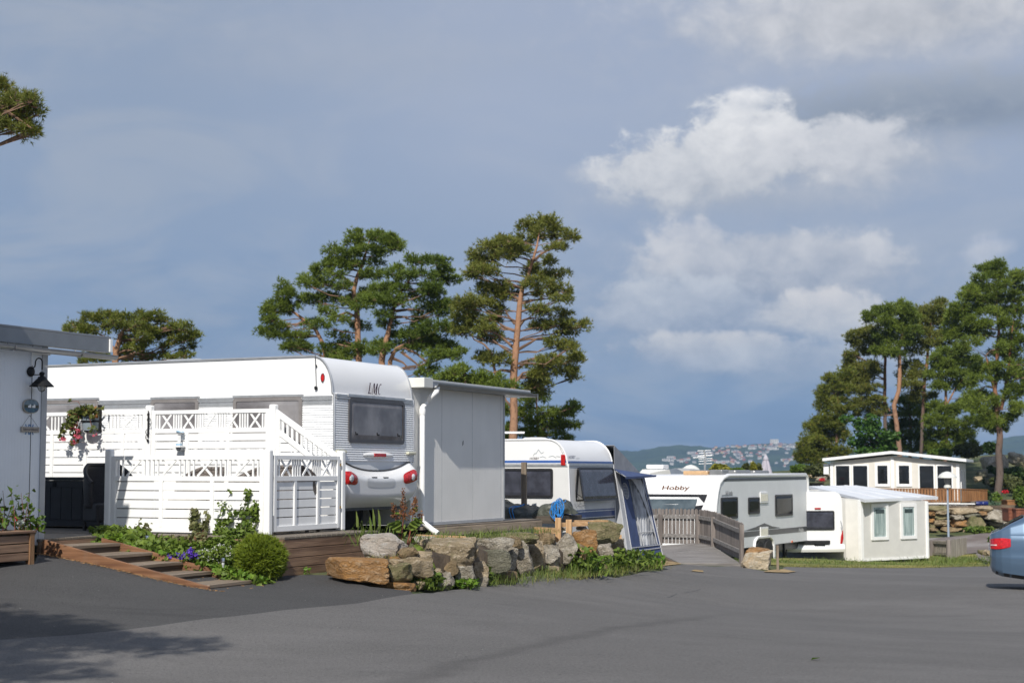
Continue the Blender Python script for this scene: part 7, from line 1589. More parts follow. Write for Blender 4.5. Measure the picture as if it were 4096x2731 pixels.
for s in (-1, 1):
    cpatch('side_window', .62, 3.35, .665, .85, CG, s=s, n=30, shape=lambda u: (.672, .672 + .17 * min(1, u * 7, (1 - u) * 4 + .02)))
    b = MB(); L = []
    for k in range(31): u = k / 30; y, z = cs_(.60 + 2.8 * u, .664); L.append((.60 + 2.8 * u, .92 + s * (y + .008), z))
    L2 = []
    for k in range(31): u = k / 30; y, z = cs_(.60 + 2.8 * u, .668 + .19 * min(1, u * 6.6, (1 - u) * 4 + .02)); L2.append((.60 + 2.8 * u, .92 + s * (y + .008), z))
    b.tube(L, .012, 6); b.tube(L2, .011, 6); b.build('window_trim', CHROME, car, smooth=True)
    tl4 = cpatch('tail_light', -.0 + .012, .36, .50, .585, mat('car_red_lens', (.52, .015, .02), .1, .25, 25, spec=.8), off=.010, s=s, n=20, shape=lambda u: (.49 + .03 * u ** 3, .605 - .012 * u ** 4))
    cpatch('lamp_strip', .02, .14, .525, .538, mat('pale_lens', (.75, .55, .52), .15, .1, 10), off=.0135, s=s, par=tl4)
    cpatch('sill_shadow_trim', .1, 4.6, .085, .135, BLACK, off=.004, s=s, n=30)
    for xw in (.98, 3.80):
        ar = [(xw + .38 * math.cos(R(a)), .33 + .38 * math.sin(R(a))) for a in range(0, 181, 12)]
        b = MB(); b.add([(xw, .92 + s * .919, .2)] + [(x, .92 + s * .921, max(z, .19)) for x, z in ar], [[0, k, k + 1] for k in range(1, len(ar))]); b.build('wheel_arch', BLACK, car)
        wheel(car, (xw, .92 + s * .83, .325), .325, .21, CHROME, 'y')
b = MB(); b.grid(lambda u, w: (lambda x, hw: (x - .012, .92 + (2 * w - 1) * hw * .60, float(np.interp(x, XS, ROF)) + .006))(.17 + .42 * u, float(np.interp(.17 + .42 * u, XS, HWD))), 8, 10); b.build('rear_window', CG, car, smooth=True)
b = MB(); b.grid(lambda u, w: (lambda x, hw: (x + .012, .92 + (2 * w - 1) * hw * .62, float(np.interp(x, XS, ROF)) + .006))(2.75 + .72 * u, float(np.interp(2.75 + .72 * u, XS, HWD))), 8, 10); b.build('windscreen', CG, car, smooth=True)
MB().box(-.02, .01, .66, 1.18, .70, .81).build('number_plate', CWHITE, car)

# ------------------------------------------------------------------ things glimpsed over the roofs
F4 = Frame(tuple(P(2700, 2150, 62)), -22); t = thing('caravan', 'distant white caravan whose roof shows over the long caravan', 'caravan', F4, (0, 0, 0))
zt4 = F4.hy(2600, 1868, 0).z; x0, x1 = F4.hy(2540, 1870, 0).x, F4.hy(2690, 1872, 0).x
b = MB(); b.prism([(x0, 0, .5), (x1, 0, .5), (x1, 0, zt4 - .35)] + [(x1 - .3 + .28 * math.cos(R(a)), 0, zt4 - .3 + .22 * math.sin(R(a))) for a in (20, 50, 90)] + [(x0 + .3, 0, zt4 - .08), (x0, 0, zt4 - .4)], (0, 2.3, 0)); b.build('body', CWHITE, t, smooth=True)
b = MB(); b.box(x0 + .2, x1 - .2, -.004, 0, zt4 - .6, zt4 - .5); b.build('side_stripe', ALU, t); MB().box((x0 + x1) / 2 - .5, (x0 + x1) / 2 + .2, .6, 1.4, zt4 - .06, zt4 + .10).build('roof_vent', CWHITE, t, bevel=.04)
b = MB(); b.box(x0 + .5, x0 + 1.0, -.01, -.001, zt4 - 1.2, zt4 - .7); b.build('window', GLASSB, t)
F5 = Frame(tuple(P(2700, 2150, 58)), -22); t = thing('awning_tent', 'distant pale awning tent with a slate grey panel above the long caravan roof', 'tent', F5, (0, 0, 0)); h5 = lambda px, py: F5.hy(px, py, 0)
pA, pB_, pC, pD_ = h5(2600, 1892), h5(2700, 1872), h5(2778, 1896), h5(2690, 1905)
b = MB(); b.prism([(pA.x, 0, pA.z), (pA.x, 0, 0), (pC.x, 0, 0), (pC.x, 0, pC.z), (pB_.x, 0, pB_.z)], (0, 2.5, 0)); b.build('canvas', mat('pale_canvas', (.44, .44, .43), .8, .06, 3), t)
b = MB(); b.add([(h5(2678, 1876).x, -.01, h5(2678, 1876).z), (h5(2706, 1872).x, -.01, h5(2706, 1872).z), (h5(2740, 1890).x, -.01, h5(2740, 1890).z), (h5(2736, 1915).x, -.01, h5(2736, 1915).z), (h5(2690, 1915).x, -.01, h5(2690, 1915).z)], [[0, 1, 2, 3, 4]]); b.build('grey_panel', mat('slate_canvas', (.16, .19, .24), .8, .1, 3), t, thick=.006)
tvp = P(2822, 2150, 54); t = thing('tv_aerial', 'tall branched television aerial above the long caravan roof', 'aerial', WF, tuple(tvp)); s = mpp(54)
b = MB(); b.tube([(tvp.x, tvp.y, tvp.z), (tvp.x, tvp.y, P(0, 1833, 54).z)], .035, 8); b.build('mast', ALU, t)
b = MB(); b.tube([tuple(P(2816, 1800, 54)), tuple(P(2824, 1836, 54))], .03, 6)
for (l, r, y) in ((2790, 2843, 1803), (2796, 2846, 1812), (2800, 2848, 1822), (2773, 2824, 1830), (2790, 2848, 1824), (2795, 2849, 1835), (2795, 2849, 1844), (2795, 2848, 1855)): b.tube([tuple(P(l, y, 54)), tuple(P(r, y - 2, 54))], .016, 5)
b.tube([tuple(P(2822, 1823, 54.0)), tuple(P(2822, 1857, 54.0))], .03, 6); b.build('element', ALU, t)
pp = P(3067, 2150, 58); t = thing('closed_parasol', 'closed pale lilac parasol standing above the long caravan roof', 'parasol', WF, tuple(pp)); zt_ = P(0, 1818, 58).z; zb5 = P(0, 1905, 58).z
LIL = mat('lilac_canvas', (.42, .40, .45), .8, .1, 5, stretch=(6, 6, .5), bump=.01)
b = MB(); hh = zt_ - zb5
b.grid(lambda u, v: (pp.x + math.cos(u * 6.2832) * (.04 + .27 * v ** .9) * (1 + .12 * math.cos(u * 6.2832 * 8)), pp.y + math.sin(u * 6.2832) * (.04 + .27 * v ** .9) * (1 + .12 * math.cos(u * 6.2832 * 8)), zt_ - .04 - hh * 1.35 * v), 32, 8); b.build('canopy', LIL, t, smooth=True)
b = MB(); b.lathe([(.11, -.14), (.06, -.02), (.02, .04)], (pp.x, pp.y, zt_ - .03), 12); b.build('finial', LIL, t, smooth=True); b = MB(); b.tube([tuple(pp), (pp.x, pp.y, zt_ - .1)], .03, 8); b.build('pole', ALU, t)
def shrub(name, label, px, py, rx, ry, d, m, n=600, sz=.10, cat='shrub', group=None, base=None, blobs=None, up=.4):
    c_ = P(px, py, d); s = mpp(d); zb6 = c_.z - ry * s * 1.1 if base is None else P(px, base, d).z; t = thing(name, label, cat, WF, (c_.x, c_.y, zb6), group); cs = []
    for (bx, by, brx, bry) in (blobs or [(px, py, rx, ry)]):
        q = inball(max(20, int(n * (brx * bry) / sum(z[2] * z[3] for z in (blobs or [(px, py, rx, ry)])))), .5); lump = np.array([1 + .3 * mnoise.noise(Vector(x * 2.2) + Vector((bx, by, 0))) for x in q])[:, None]
        cs.append(np.array(P(bx, by, d)) + q * lump * [brx * s, max(.25, brx * s * .8), bry * s])
    v, f = leaves(np.concatenate(cs), sz, up); mesh_obj('foliage', v - np.array([c_.x, c_.y, zb6]), f, m, t); b = MB(); 
    for k in range(4): b.tube([(c_.x + random.uniform(-.1, .1), c_.y, zb6), (c_.x + random.uniform(-.5, .5) * rx * s, c_.y + random.uniform(-.2, .2), c_.z)], [.04, .015], 5)
    b.build('stem', POSTW, t); return t
BRL = leaf_mat('bright_shrub_leaf', (.07, .14, .018), (.17, .22, .035), scale=1.5); YEL = leaf_mat('golden_shrub_leaf', (.14, .16, .018), (.30, .27, .04), scale=1.2); DKL = leaf_mat('dark_shrub_leaf', (.022, .050, .012), (.06, .105, .022), scale=1.2); OLV = leaf_mat('olive_shrub_leaf', (.055, .075, .022), (.14, .15, .05), scale=1.0)
for i, (px, py, rx, ry, d, m, lb) in enumerate([(2880, 1880, 42, 20, 57, YEL, 'bright yellow green shrub behind the aerial mast'), (2950, 1888, 50, 14, 57, BRL, 'low green hedge shrub right of the yellow green shrub'), (2985, 1874, 9, 18, 57, OLV, 'left small upright conifer beside the parasol'), (3012, 1872, 8, 20, 57, YEL, 'middle small upright conifer beside the parasol'), (3034, 1876, 8, 17, 57, OLV, 'right small upright conifer beside the parasol'), (2760, 1892, 20, 8, 66, DKL, 'dark shrub behind the distant mushroom lamp')]): shrub('shrub', lb, px, py, rx, ry, d, m, 420, .13, base=1930, group='shrubs above the long caravan')
FL_ = [(3270, 1880, 50, 22, 82, OLV, 'olive shrub on the bank left of the cabin'), (3200, 1875, 40, 18, 83, BRL, 'pale green shrub on the bank above the long caravan'), (3985, 2005, 22, 34, 77, BRL, 'green climber at the foot of the tall pine trunk'), (4080, 1985, 26, 40, 74, BRL, 'bright green shrub at the right edge above the car'), (4020, 1925, 60, 26, 82, OLV, 'olive shrub at the foot of the pale rock outcrop'), (3960, 2025, 40, 16, 73.5, leaf_mat('blue_green_leaf', (.05, .10, .06), (.12, .19, .11), scale=2), 'blue green creeping juniper beside the blue barrel'), (4050, 1900, 70, 30, 83, DKL, 'dark shrub between the rocks at the right edge'), (3940, 1990, 24, 34, 76, DKL, 'dark shrub at the end of the russet railing'), (3980, 1905, 50, 40, 84, DKL, 'dark shrub behind the tall pine trunk'), (4070, 1950, 40, 22, 80, OLV, 'olive shrub above the bright green one at the right edge'), (3920, 2118, 60, 12, 70, BRL, 'low weeds at the foot of the terrace wall'), (4000, 2160, 40, 26, 50, BRL, 'green weeds beside the tail light of the car'), (3870, 1800, 60, 30, 88, OLV, 'olive shrub behind the cabin roof'), (3760, 1815, 50, 22, 88, BRL, 'pale green shrub over the middle of the cabin roof'), (3960, 1790, 30, 24, 92, DKL, 'dark shrub to the right of the cabin roof')]
for i, (px, py, rx, ry, d, m, lb) in enumerate(FL_): shrub('shrub', lb, px, py, rx, ry, d, m, int(380 + rx * ry * .35), .13, group='shrubs on the bank')
for (px, py, lb) in ((4022, 1966, 'red flower on the bank beside the tall pine trunk'), (3288, 1917, 'red flowers in a dark tub left of the cabin')):
    c_ = P(px, py, 74); t = thing('flower', lb, 'flower', WF, tuple(c_)); v, f = leaves(inball(50) * [.14, .1, .08], .09, .4, 1.0); mesh_obj('blossom', v, f, PETRED, t); b = MB(); b.tube([tuple(c_), (c_.x, c_.y, c_.z - .35)], .012, 5); b.build('stem', STEM, t)
q = P(3262, 1932, 74); t = thing('flower_tub', 'dark tub of flowers left of the cabin', 'tub', WF, tuple(q)); b = MB(); b.lathe([(.30, -.25), (.40, .0), (.42, .02), (.36, .02), (.34, -.05)], tuple(q), 16); b.build('tub', BLACK, t, smooth=True); MB().lathe([(.001, -.03), (.34, -.03), (.30, -.05)], tuple(q), 14).build('soil', SOIL, t)
grass_strip('grass', 'green lawn grass in front of the beige annexe and under the long caravan', [(P(x, y, d).x, P(x, y, d).y, gz(P(x, y, d).x, P(x, y, d).y)) for x, y, d in ((3000, 2260, 42), (3150, 2262, 41.5), (3350, 2262, 42), (3600, 2262, 43), (3850, 2258, 45))], 5200, .11, GRASSL, .9, .012)
grass_strip('yellow_grass', 'sun bleached grass along the edge of the lawn', [gpt(3150, 2266), gpt(3300, 2268), gpt(3600, 2270), gpt(3950, 2262)], 1600, .09, GRASSY, .25, .010)
grass_strip('grass', 'taller green grass in front of the small grey fence', [gpt(3800, 2252), gpt(3870, 2245), gpt(3920, 2240)], 900, .30, GRASSL, .6, .014)
q = ghit(3262, 2640); v, f = leaves(np.array([[0, 0, .015]]), .06, 3, 1.4, .1); o = mesh_obj('fallen_leaf', v, f, LEAFY); o.location = q; tag(o, 'single green leaf lying on the bare asphalt in front', 'leaf')
# ------------------------------------------------------------------ pines
NEED = {k: leaf_mat('pine_needle_' + k, a, b_, rough=.5, tr=.22, scale=1.1, warm=w) for k, a, b_, w in (
    ('green', (.072, .115, .016), (.225, .285, .040), None), ('olive', (.095, .118, .020), (.265, .28, .055), (.28, .21, .07)), ('brown_green', (.080, .108, .015), (.22, .245, .038), (.27, .20, .05)), ('deep', (.062, .105, .016), (.205, .27, .038), None))}
BARKM = bark_mat('pine_bark_orange', (.25, .165, .125), (.36, .20, .12), 0, 5)
LIMBM = mat('pine_limb_bark', (.17, .105, .075), .9, .3, 2.5, col2=(.28, .165, .105), bump=.01)
BARKG = bark_mat('pine_bark_grey', (.13, .10, .085), (.30, .14, .075), 2, 7)
def pine(label, D, conv, trunks, pads, mt='green', bark=BARKM, seed=0, dens=1.75, tuft=.118, wid=.019, depth=.38, name='pine_tree', group=None, dead=(), base=None, extra=.3, twigs=5):
    """trunks: lists of (x, y, width); pads: (x, y, rx, ry) - all in the units of one photo crop; D metres away"""
    rs = np.random.RandomState(seed); random.seed(seed); np.random.seed(seed)
    cx, cy, sc = conv; s = mpp(D) / sc; TP = lambda x, y, d=D: P(cx + x / sc, cy + y / sc, d)
    b0 = TP(trunks[0][0][0], trunks[0][0][1]); zb0 = gz(b0.x, b0.y) - .1 if base is None else base
    root = Vector((b0.x, b0.y, min(zb0, b0.z))); t = thing(name, label, 'tree', WF, tuple(root), group)
    b = MB(); line = []
    for tr in trunks:
        pts = [TP(x, y) for x, y, w in tr]; rr = [w * s / 2 for x, y, w in tr]
        if tr is trunks[0] and root.z < pts[0].z - .05: pts.insert(0, Vector((pts[0].x, pts[0].y, root.z))); rr.insert(0, rr[0] * 1.12)
        fine, fr_ = [], []
        for i in range(len(pts) - 1):
            n = max(2, int((pts[i + 1] - pts[i]).length / .35))
            for k in range(n):
                p = pts[i].lerp(pts[i + 1], k / n); fine.append(p + mnoise.noise_vector(p * .9) * rr[i] * .5); fr_.append(rr[i] + (rr[i + 1] - rr[i]) * k / n)
        fine.append(pts[-1]); fr_.append(rr[-1]); b.tube([tuple(p) for p in fine], fr_, 10); line += list(zip(fine, fr_))
    xs_ = [p[0] for p in pads]; half = (max(xs_) - min(xs_)) / 2 * s
    cen, dirs = [], []; tw = lim = b; b.cm = 1
    allp = [(p, rs.uniform(-1, 1) * depth * half) for p in pads]
    ex = [(pads[rs.randint(len(pads))], 0) for _ in range(int(len(pads) * extra))]
    for p, _ in ex: allp.append(((p[0] + rs.normal() * p[2] * .6, p[1] + rs.normal() * p[3] * .5, p[2] * rs.uniform(.5, .8), p[3] * rs.uniform(.5, .8)), rs.choice([-1, 1]) * rs.uniform(.4, 1.0) * depth * half * 1.4))
    for (x, y, rx, ry), off in allp:
        c = TP(x, y); c = Vector((c.x, c.y + off, c.z)); c = Vector((c.x * (c.y / D), c.y, EYE + (c.z - EYE) * (c.y / D)))
        a, bb = rx * s * (1 + off / D), ry * s * (1 + off / D)
        # limb from the trunk
        best = min(line, key=lambda q: (q[0] - c).length + (1.2 * max(0, q[0].z - c.z + .1)) + .5 * abs((c.z - q[0].z) - .35 * math.hypot(c.x - q[0].x, c.y - q[0].y)))
        p0 = best[0]; L = (c - p0).length; r0 = min(best[1] * .4, .010 + .008 * L); mid = p0.lerp(c, .5) + Vector((rs.normal() * .06 * L, rs.normal() * .06 * L, -.07 * L + rs.normal() * .03 * L))
        if L > .15: lim.tube([tuple(p0), tuple(p0.lerp(mid, .5) + Vector((0, 0, .02 * L))), tuple(mid), tuple(mid.lerp(c, .55)), tuple(c)], [r0, r0 * .85, r0 * .65, r0 * .5, r0 * .3], 6)
        bb *= 1.05; ns = max(4, int(dens * 10.5 * (a * bb / .08) ** .8)); q = inball(ns, .45); q[:, 2] = np.where(q[:, 2] < 0, q[:, 2] * .6, q[:, 2])
        sub_ = np.array(c) + q * [a, a * .85, bb] + [0, 0, -.03]; od = q * .8 + rs.normal(size=(ns, 3)) * .2 + [0, 0, .5]
        nt = rs.randint(10, 26, ns); idx = np.repeat(np.arange(ns), nt); n = len(idx); e_ = rs.normal(size=(n, 3)) * [1, 1, .75]
        sg = (rs.uniform(.35, .75, ns) * tuft)[idx][:, None]; pp = sub_[idx] + e_ * sg
        cen.append(pp); d = od[idx] + e_ * .55; dirs.append(d / np.linalg.norm(d, axis=1)[:, None])
        for k in range(twigs):
            e = pp[rs.randint(n)]; m2 = (np.array(c) * .6 + e * .4) - [0, 0, .06]; st_ = mid.lerp(c, rs.uniform(.2, 1)); tw.tube([tuple(st_), tuple(m2), tuple(e)], [r0 * .35 + .004, .006, .004], 4, cap=False)
    for pth in dead:
        pts = [TP(x, y) for x, y in pth]; off = rs.uniform(-.3, .3); lim.tube([tuple(p + Vector((0, -.15 * i / len(pts) + .0, 0))) for i, p in enumerate(pts)], list(np.linspace(.05, .012, len(pts))), 6)
    b.build('trunk', [bark, LIMBM], t, smooth=True)
    cen = np.concatenate(cen); dirs = np.concatenate(dirs); n = len(cen); parts = []
    for k in range(7):
        d = dirs + rs.normal(size=(n, 3)) * .55; d /= np.linalg.norm(d, axis=1)[:, None]; parts.append(blades(cen, d, tuft * rs.uniform(.6, 1.15, n), wid))
    v, f = joinm(parts); mesh_obj('crown', v - np.array(root), f, NEED[mt], t)
    return t
c3v = (1000, 850, 1.6507)
PA = [(740,150,90,45),(850,165,95,50),(930,190,80,50),(680,190,70,50),(640,255,90,45),(760,255,100,45),(890,250,90,40),(970,215,45,28),(540,255,50,42),(530,320,70,42),(600,330,80,38),(480,375,70,42),(560,400,80,36),(420,430,80,42),(360,465,50,38),(480,470,90,32),(660,340,70,30),(800,330,80,28),(780,405,70,32),(850,400,48,28),(420,575,80,40),(510,560,90,40),(520,645,80,32),(610,575,60,30),(700,575,80,36),(780,540,70,36),(745,605,70,32),(460,730,100,34),(600,690,60,26),(725,740,70,36),(620,480,60,26),(520,905,80,46),(600,870,90,46),(660,930,80,42),(570,950,90,38),(745,895,55,46),(590,805,80,26)]
PA2 = [(230,485,60,42),(240,540,75,46),(170,600,70,42),(140,650,65,36),(115,700,48,32),(190,740,60,32),(110,780,52,32),(200,640,80,42),(270,600,70,46),(170,800,60,26),(280,810,75,32),(340,800,65,26),(300,870,80,26),(360,885,70,28),(255,880,55,26),(345,560,40,26),(400,720,55,26)]
pine('tall pine with a broad leaning crown, highest of those above the big caravan', 50, c3v, [[(715, 1120, 48), (715, 975, 42), (712, 800, 38), (708, 640, 36), (684, 520, 30), (705, 430, 26), (740, 350, 22), (775, 240, 12), (800, 150, 5)]], PA, 'green', seed=1, dead=[[(715, 900), (620, 880), (540, 860)], [(705, 690), (640, 660), (560, 690), (500, 720)], [(690, 480), (620, 430), (570, 410)]])
pine('leaning pine with its crown swept left, leftmost of the pines behind the big caravan', 51, c3v, [[(520, 1120, 30), (485, 870, 26), (430, 770, 24), (350, 700, 20), (280, 650, 16), (245, 560, 8)]], PA2, 'green', seed=2, dead=[[(350, 720), (300, 745), (250, 730)]])
PB = [(1090,310,70,38),(1170,318,90,36),(1250,330,70,38),(1300,380,58,40),(1340,440,55,30),(1250,430,90,28),(1130,410,110,36),(1040,405,80,32),(960,400,58,36),(965,360,45,26),(1180,490,90,44),(1230,520,60,40),(1120,540,80,36),(1000,500,70,36),(920,480,80,36),(850,485,70,36),(900,560,100,36),(820,565,75,30),(985,575,58,30),(1200,595,105,34),(1290,615,75,40),(1150,645,85,26),(1250,655,70,26),(880,660,70,32),(900,720,70,32),(1120,725,80,36),(1200,750,100,40),(1300,745,58,36),(1060,790,110,46),(1150,820,125,54),(980,830,100,46),(900,860,80,42),(1250,850,100,44),(1330,885,65,36),(1370,925,55,30),(1230,930,90,34),(830,900,55,42),(1100,885,100,34),(1330,945,65,26),(1180,1020,60,28),(1150,1060,65,26)]
pine('spreading pine with two stems, right of the broad leaning one', 48, c3v, [[(868, 1150, 50), (866, 985, 42), (880, 900, 40), (905, 820, 34), (920, 750, 30), (945, 640, 26), (965, 560, 22), (1040, 470, 16), (1090, 380, 8)], [(920, 1120, 32), (922, 985, 30), (960, 900, 20), (1040, 860, 12)]], PB, 'deep', seed=3, dead=[[(930, 930), (1010, 890), (1100, 930), (1170, 990), (1200, 1040), (1270, 1060)], [(1000, 920), (1090, 990), (1140, 1030)], [(950, 690), (1020, 690), (1080, 720)], [(940, 960), (1010, 990), (1060, 1040)], [(960, 650), (1060, 640), (1150, 650)]])
PCc = [(1900,60,80,38),(1990,60,70,42),(1830,90,80,46),(1930,130,105,46),(2040,140,80,42),(2110,150,55,46),(1800,180,70,42),(1700,200,90,46),(1620,210,80,42),(1560,222,55,36),(1655,170,36,26),(1780,240,80,46),(1500,292,66,50),(1580,290,90,46),(1680,280,80,42),(1510,362,66,46),(1590,372,90,42),(1470,400,46,36),(2000,230,66,28),(2050,222,40,32),(1960,312,48,32),(1865,360,48,30),(1940,400,90,46),(2030,400,68,36),(1880,460,90,46),(1990,470,70,36),(2060,512,68,32),(2070,562,50,22),(1950,530,80,30),(1640,480,90,46),(1550,500,80,40),(1720,530,80,40),(1620,545,90,36),(1400,600,78,46),(1460,590,90,46),(1550,600,100,40),(1630,640,66,40),(1390,662,80,46),(1480,700,90,46),(1400,735,66,46),(1490,760,100,40),(1380,785,48,26),(1600,700,58,30),(1900,640,80,30),(2000,660,80,30),(2080,672,58,26),(1920,740,80,36),(2030,740,90,36),(2130,740,80,36),(2180,740,38,28),(2090,795,68,26),(2010,850,90,36),(2100,880,70,36),(2150,960,46,56),(1900,990,100,40),(2000,980,100,46),(2080,1030,80,46),(1950,1045,100,40),(2140,1080,38,26),(1890,1062,58,30),(1530,955,60,40),(1600,955,60,46),(1670,965,58,36),(1920,1130,80,40),(1850,1150,80,36),(1560,825,78,30),(1650,800,55,26)]
pine('tall orange trunked pine rising above the annexe roof, the tallest in the middle', 46, c3v, [[(1732, 1640, 62), (1735, 1490, 56), (1738, 1200, 50), (1745, 1000, 50), (1757, 850, 42), (1775, 720, 40), (1786, 590, 36), (1800, 500, 28), (1830, 430, 24), (1868, 320, 20), (1895, 220, 14), (1910, 120, 6)]], PCc, 'olive', seed=4, dead=[[(1745, 780), (1690, 760), (1600, 705)], [(1750, 735), (1710, 690), (1680, 640)], [(1770, 760), (1810, 710), (1850, 695), (1890, 700)], [(1735, 940), (1680, 900), (1600, 840)], [(1740, 890), (1680, 840), (1600, 780)], [(1770, 905), (1850, 860), (1900, 830), (2030, 825)], [(1770, 1030), (1850, 970), (1960, 940)], [(1765, 1110), (1800, 1060), (1880, 1040)], [(1660, 1150), (1620, 1060), (1590, 920), (1545, 870), (1480, 840), (1450, 790)], [(1740, 1050), (1660, 1040), (1600, 1060), (1540, 1030)], [(1735, 1290), (1690, 1240), (1660, 1150)], [(1780, 580), (1720, 540), (1640, 460), (1580, 435)], [(1860, 330), (1930, 270), (1990, 240), (2060, 190)], [(1800, 600), (1870, 580), (1980, 570)]])
pine('low bushy pine showing above the grey annexe roof', 42, c3v, [[(1440, 1350, 26), (1430, 1150, 18), (1410, 1040, 6)]], [(1405,1030,58,36),(1380,1072,88,42),(1300,1092,78,38),(1480,1090,88,42),(1560,1112,78,46),(1250,1112,48,28),(1430,1125,90,38),(1640,1112,58,46),(1720,1135,48,36),(1330,1140,90,40),(1600,1165,80,40),(1500,1160,90,40)], 'green', seed=5)
pine('low pine with flat layered branches behind the middle caravan roof', 52, c3v, [[(1902, 1620, 24), (1900, 1490, 20), (1902, 1380, 17), (1892, 1280, 12), (1890, 1210, 5)]], [(1900,1222,68,36),(1820,1225,60,36),(1850,1290,80,40),(1950,1312,88,36),(2060,1302,78,30),(2120,1280,48,30),(1980,1352,70,30),(2130,1382,56,30),(2060,1402,80,36),(1980,1402,80,32),(1870,1372,80,40),(1800,1352,60,46),(1790,1442,70,42),(1880,1452,90,42),(2000,1452,100,36),(2060,1485,68,24),(1700,1300,30,56),(1722,1420,32,56),(1700,1480,40,40)], 'green', seed=6)
c1v = (0, 1250, 2.851)
pine('low wide pine with a rounded crown above the far left end of the caravan roof', 44, c1v, [[(1316, 800, 90), (1318, 530, 76), (1335, 400, 62), (1370, 260, 46), (1440, 160, 24), (1500, 80, 10)], [(1330, 520, 40), (1290, 400, 34), (1200, 280, 24), (1050, 200, 12)]], [(975,22,55,32),(1050,55,110,46),(1150,42,100,48),(1280,32,100,42),(1390,52,100,46),(1500,55,90,44),(1600,42,90,46),(1700,44,90,46),(1810,44,90,56),(1855,95,60,46),(850,135,80,38),(920,165,100,38),(775,190,55,32),(1000,190,100,42),(1130,200,100,46),(1250,130,100,46),(1420,140,95,46),(1550,140,110,46),(1600,220,110,46),(1700,180,100,46),(1800,180,90,46),(1450,320,120,50),(1560,372,110,46),(1600,435,90,42),(1500,445,120,56),(1700,300,100,46),(1760,262,90,42),(1900,252,90,46),(1980,205,80,46),(2050,150,90,46),(2130,150,70,36),(2180,232,80,46),(2240,272,56,40),(2100,292,100,40),(1980,312,90,36),(2140,365,66,30),(2060,465,56,30),(2120,482,48,26),(1800,470,100,46),(1930,505,100,36),(1050,450,90,36),(1000,500,56,36),(945,545,56,22),(1120,520,80,36),(1200,455,80,46),(1400,500,90,46),(1850,380,70,36),(1650,500,110,40)], 'brown_green', seed=7)
# near branch at the upper left: a pine standing left of the frame
c4v = (0, 250, 1.2544)
pine('near pine left of the hut, only a branch tip reaching into the top left corner', 24, c4v, [[(-330, 1700, 70), (-330, 900, 60), (-325, 400, 50), (-320, -100, 34), (-330, -500, 14)]], [(-10,110,30,22),(15,100,14,18),(0,165,48,28),(60,175,36,26),(120,172,34,16),(160,180,28,20),(60,208,40,16),(20,205,48,22),(105,228,36,12),(196,242,22,10),(160,214,22,18),(105,272,34,15),(60,258,38,18),(148,296,20,9),(168,334,14,8),(118,325,28,9),(60,310,36,9),(140,340,18,6),(10,290,28,12),(-60,220,80,50),(-120,160,90,60),(-200,250,110,60),(-150,300,90,50),(-260,100,120,70),(-330,0,140,80),(-420,120,120,70),(-250,-60,120,60),(-430,-80,120,70),(-520,240,120,70),(-330,-260,130,80),(-230,-180,90,50),(-460,-260,100,60),(-340,-420,110,70),(-560,60,90,60),(-300,330,120,60),(-430,350,130,60)], 'olive', seed=8, tuft=.10, wid=.013, dens=.9, depth=.22, dead=[[(-320, 420), (-200, 330), (-60, 260), (40, 250), (100, 290), (170, 340)], [(-60, 262), (40, 240), (130, 220), (200, 235)]], extra=.15)
# right-hand group beyond the cabin
c2v = (3100, 1000, 1.742)
RT = dict(tuft=.185, wid=.034, extra=.2, group='pines behind the cabin', dens=1.0)
pine('bushy pine at the left edge of the group behind the cabin', 90, c2v, [[(432, 1450, 22), (432, 1250, 20), (432, 1100, 16), (440, 950, 8)]], [(440,900,70,40),(380,890,40,30),(500,860,60,36),(400,960,80,40),(320,985,48,26),(470,960,70,36),(350,1030,70,40),(430,1040,80,40),(330,1085,52,36),(410,1120,80,36),(500,1110,60,36),(300,1200,66,36),(360,1180,70,40),(440,1200,90,40),(240,1230,30,28),(290,1260,70,36),(380,1270,90,40),(220,1310,42,36),(280,1330,80,40),(370,1350,90,44),(460,1300,80,40),(200,1380,50,40),(260,1410,80,40),(350,1420,90,40),(170,1440,40,26),(460,1400,80,40),(230,1460,70,30)], 'brown_green', seed=10, **RT)
pine('slim grey trunked pine second from the left in the group behind the cabin', 93, c2v, [[(770, 1430, 30), (768, 1270, 26), (765, 1000, 24), (770, 760, 20), (762, 650, 12), (740, 560, 5)]], [(570,600,66,40),(640,580,70,40),(690,560,60,36),(540,640,40,24),(620,640,80,32),(720,620,70,36),(540,720,44,30),(520,770,44,36),(640,700,80,40),(720,700,70,40),(560,830,80,46),(640,800,80,40),(520,900,80,46),(600,900,90,46),(680,850,70,36),(560,980,80,40),(660,960,80,40),(620,1060,90,40),(700,1040,70,34),(560,1080,60,34),(640,1140,90,40),(720,1110,70,40)], 'olive', BARKG, seed=11, dead=[[(765, 900), (700, 870), (640, 885)], [(860, 1140), (800, 1150), (680, 1155), (600, 1180), (530, 1210)], [(800, 1120), (780, 1090), (700, 1095), (650, 1085)]], **RT)
pine('pine with a bent orange trunk in the middle of the group behind the cabin', 91, c2v, [[(868, 1470, 38), (862, 1330, 34), (845, 1200, 32), (832, 1080, 32), (862, 980, 30), (872, 850, 28), (862, 700, 24), (890, 570, 18), (905, 450, 6)]], [(660,450,46,36),(720,420,70,36),(790,400,50,32),(670,480,60,20),(780,480,66,40),(840,440,60,40),(900,390,46,46),(910,440,60,46),(850,500,80,40),(960,460,60,40),(800,540,80,40),(900,540,80,40),(760,600,80,36),(860,600,90,36),(960,560,70,36),(820,660,80,36),(920,640,70,30),(760,700,80,36),(840,720,80,32)], 'green', seed=12, **RT)
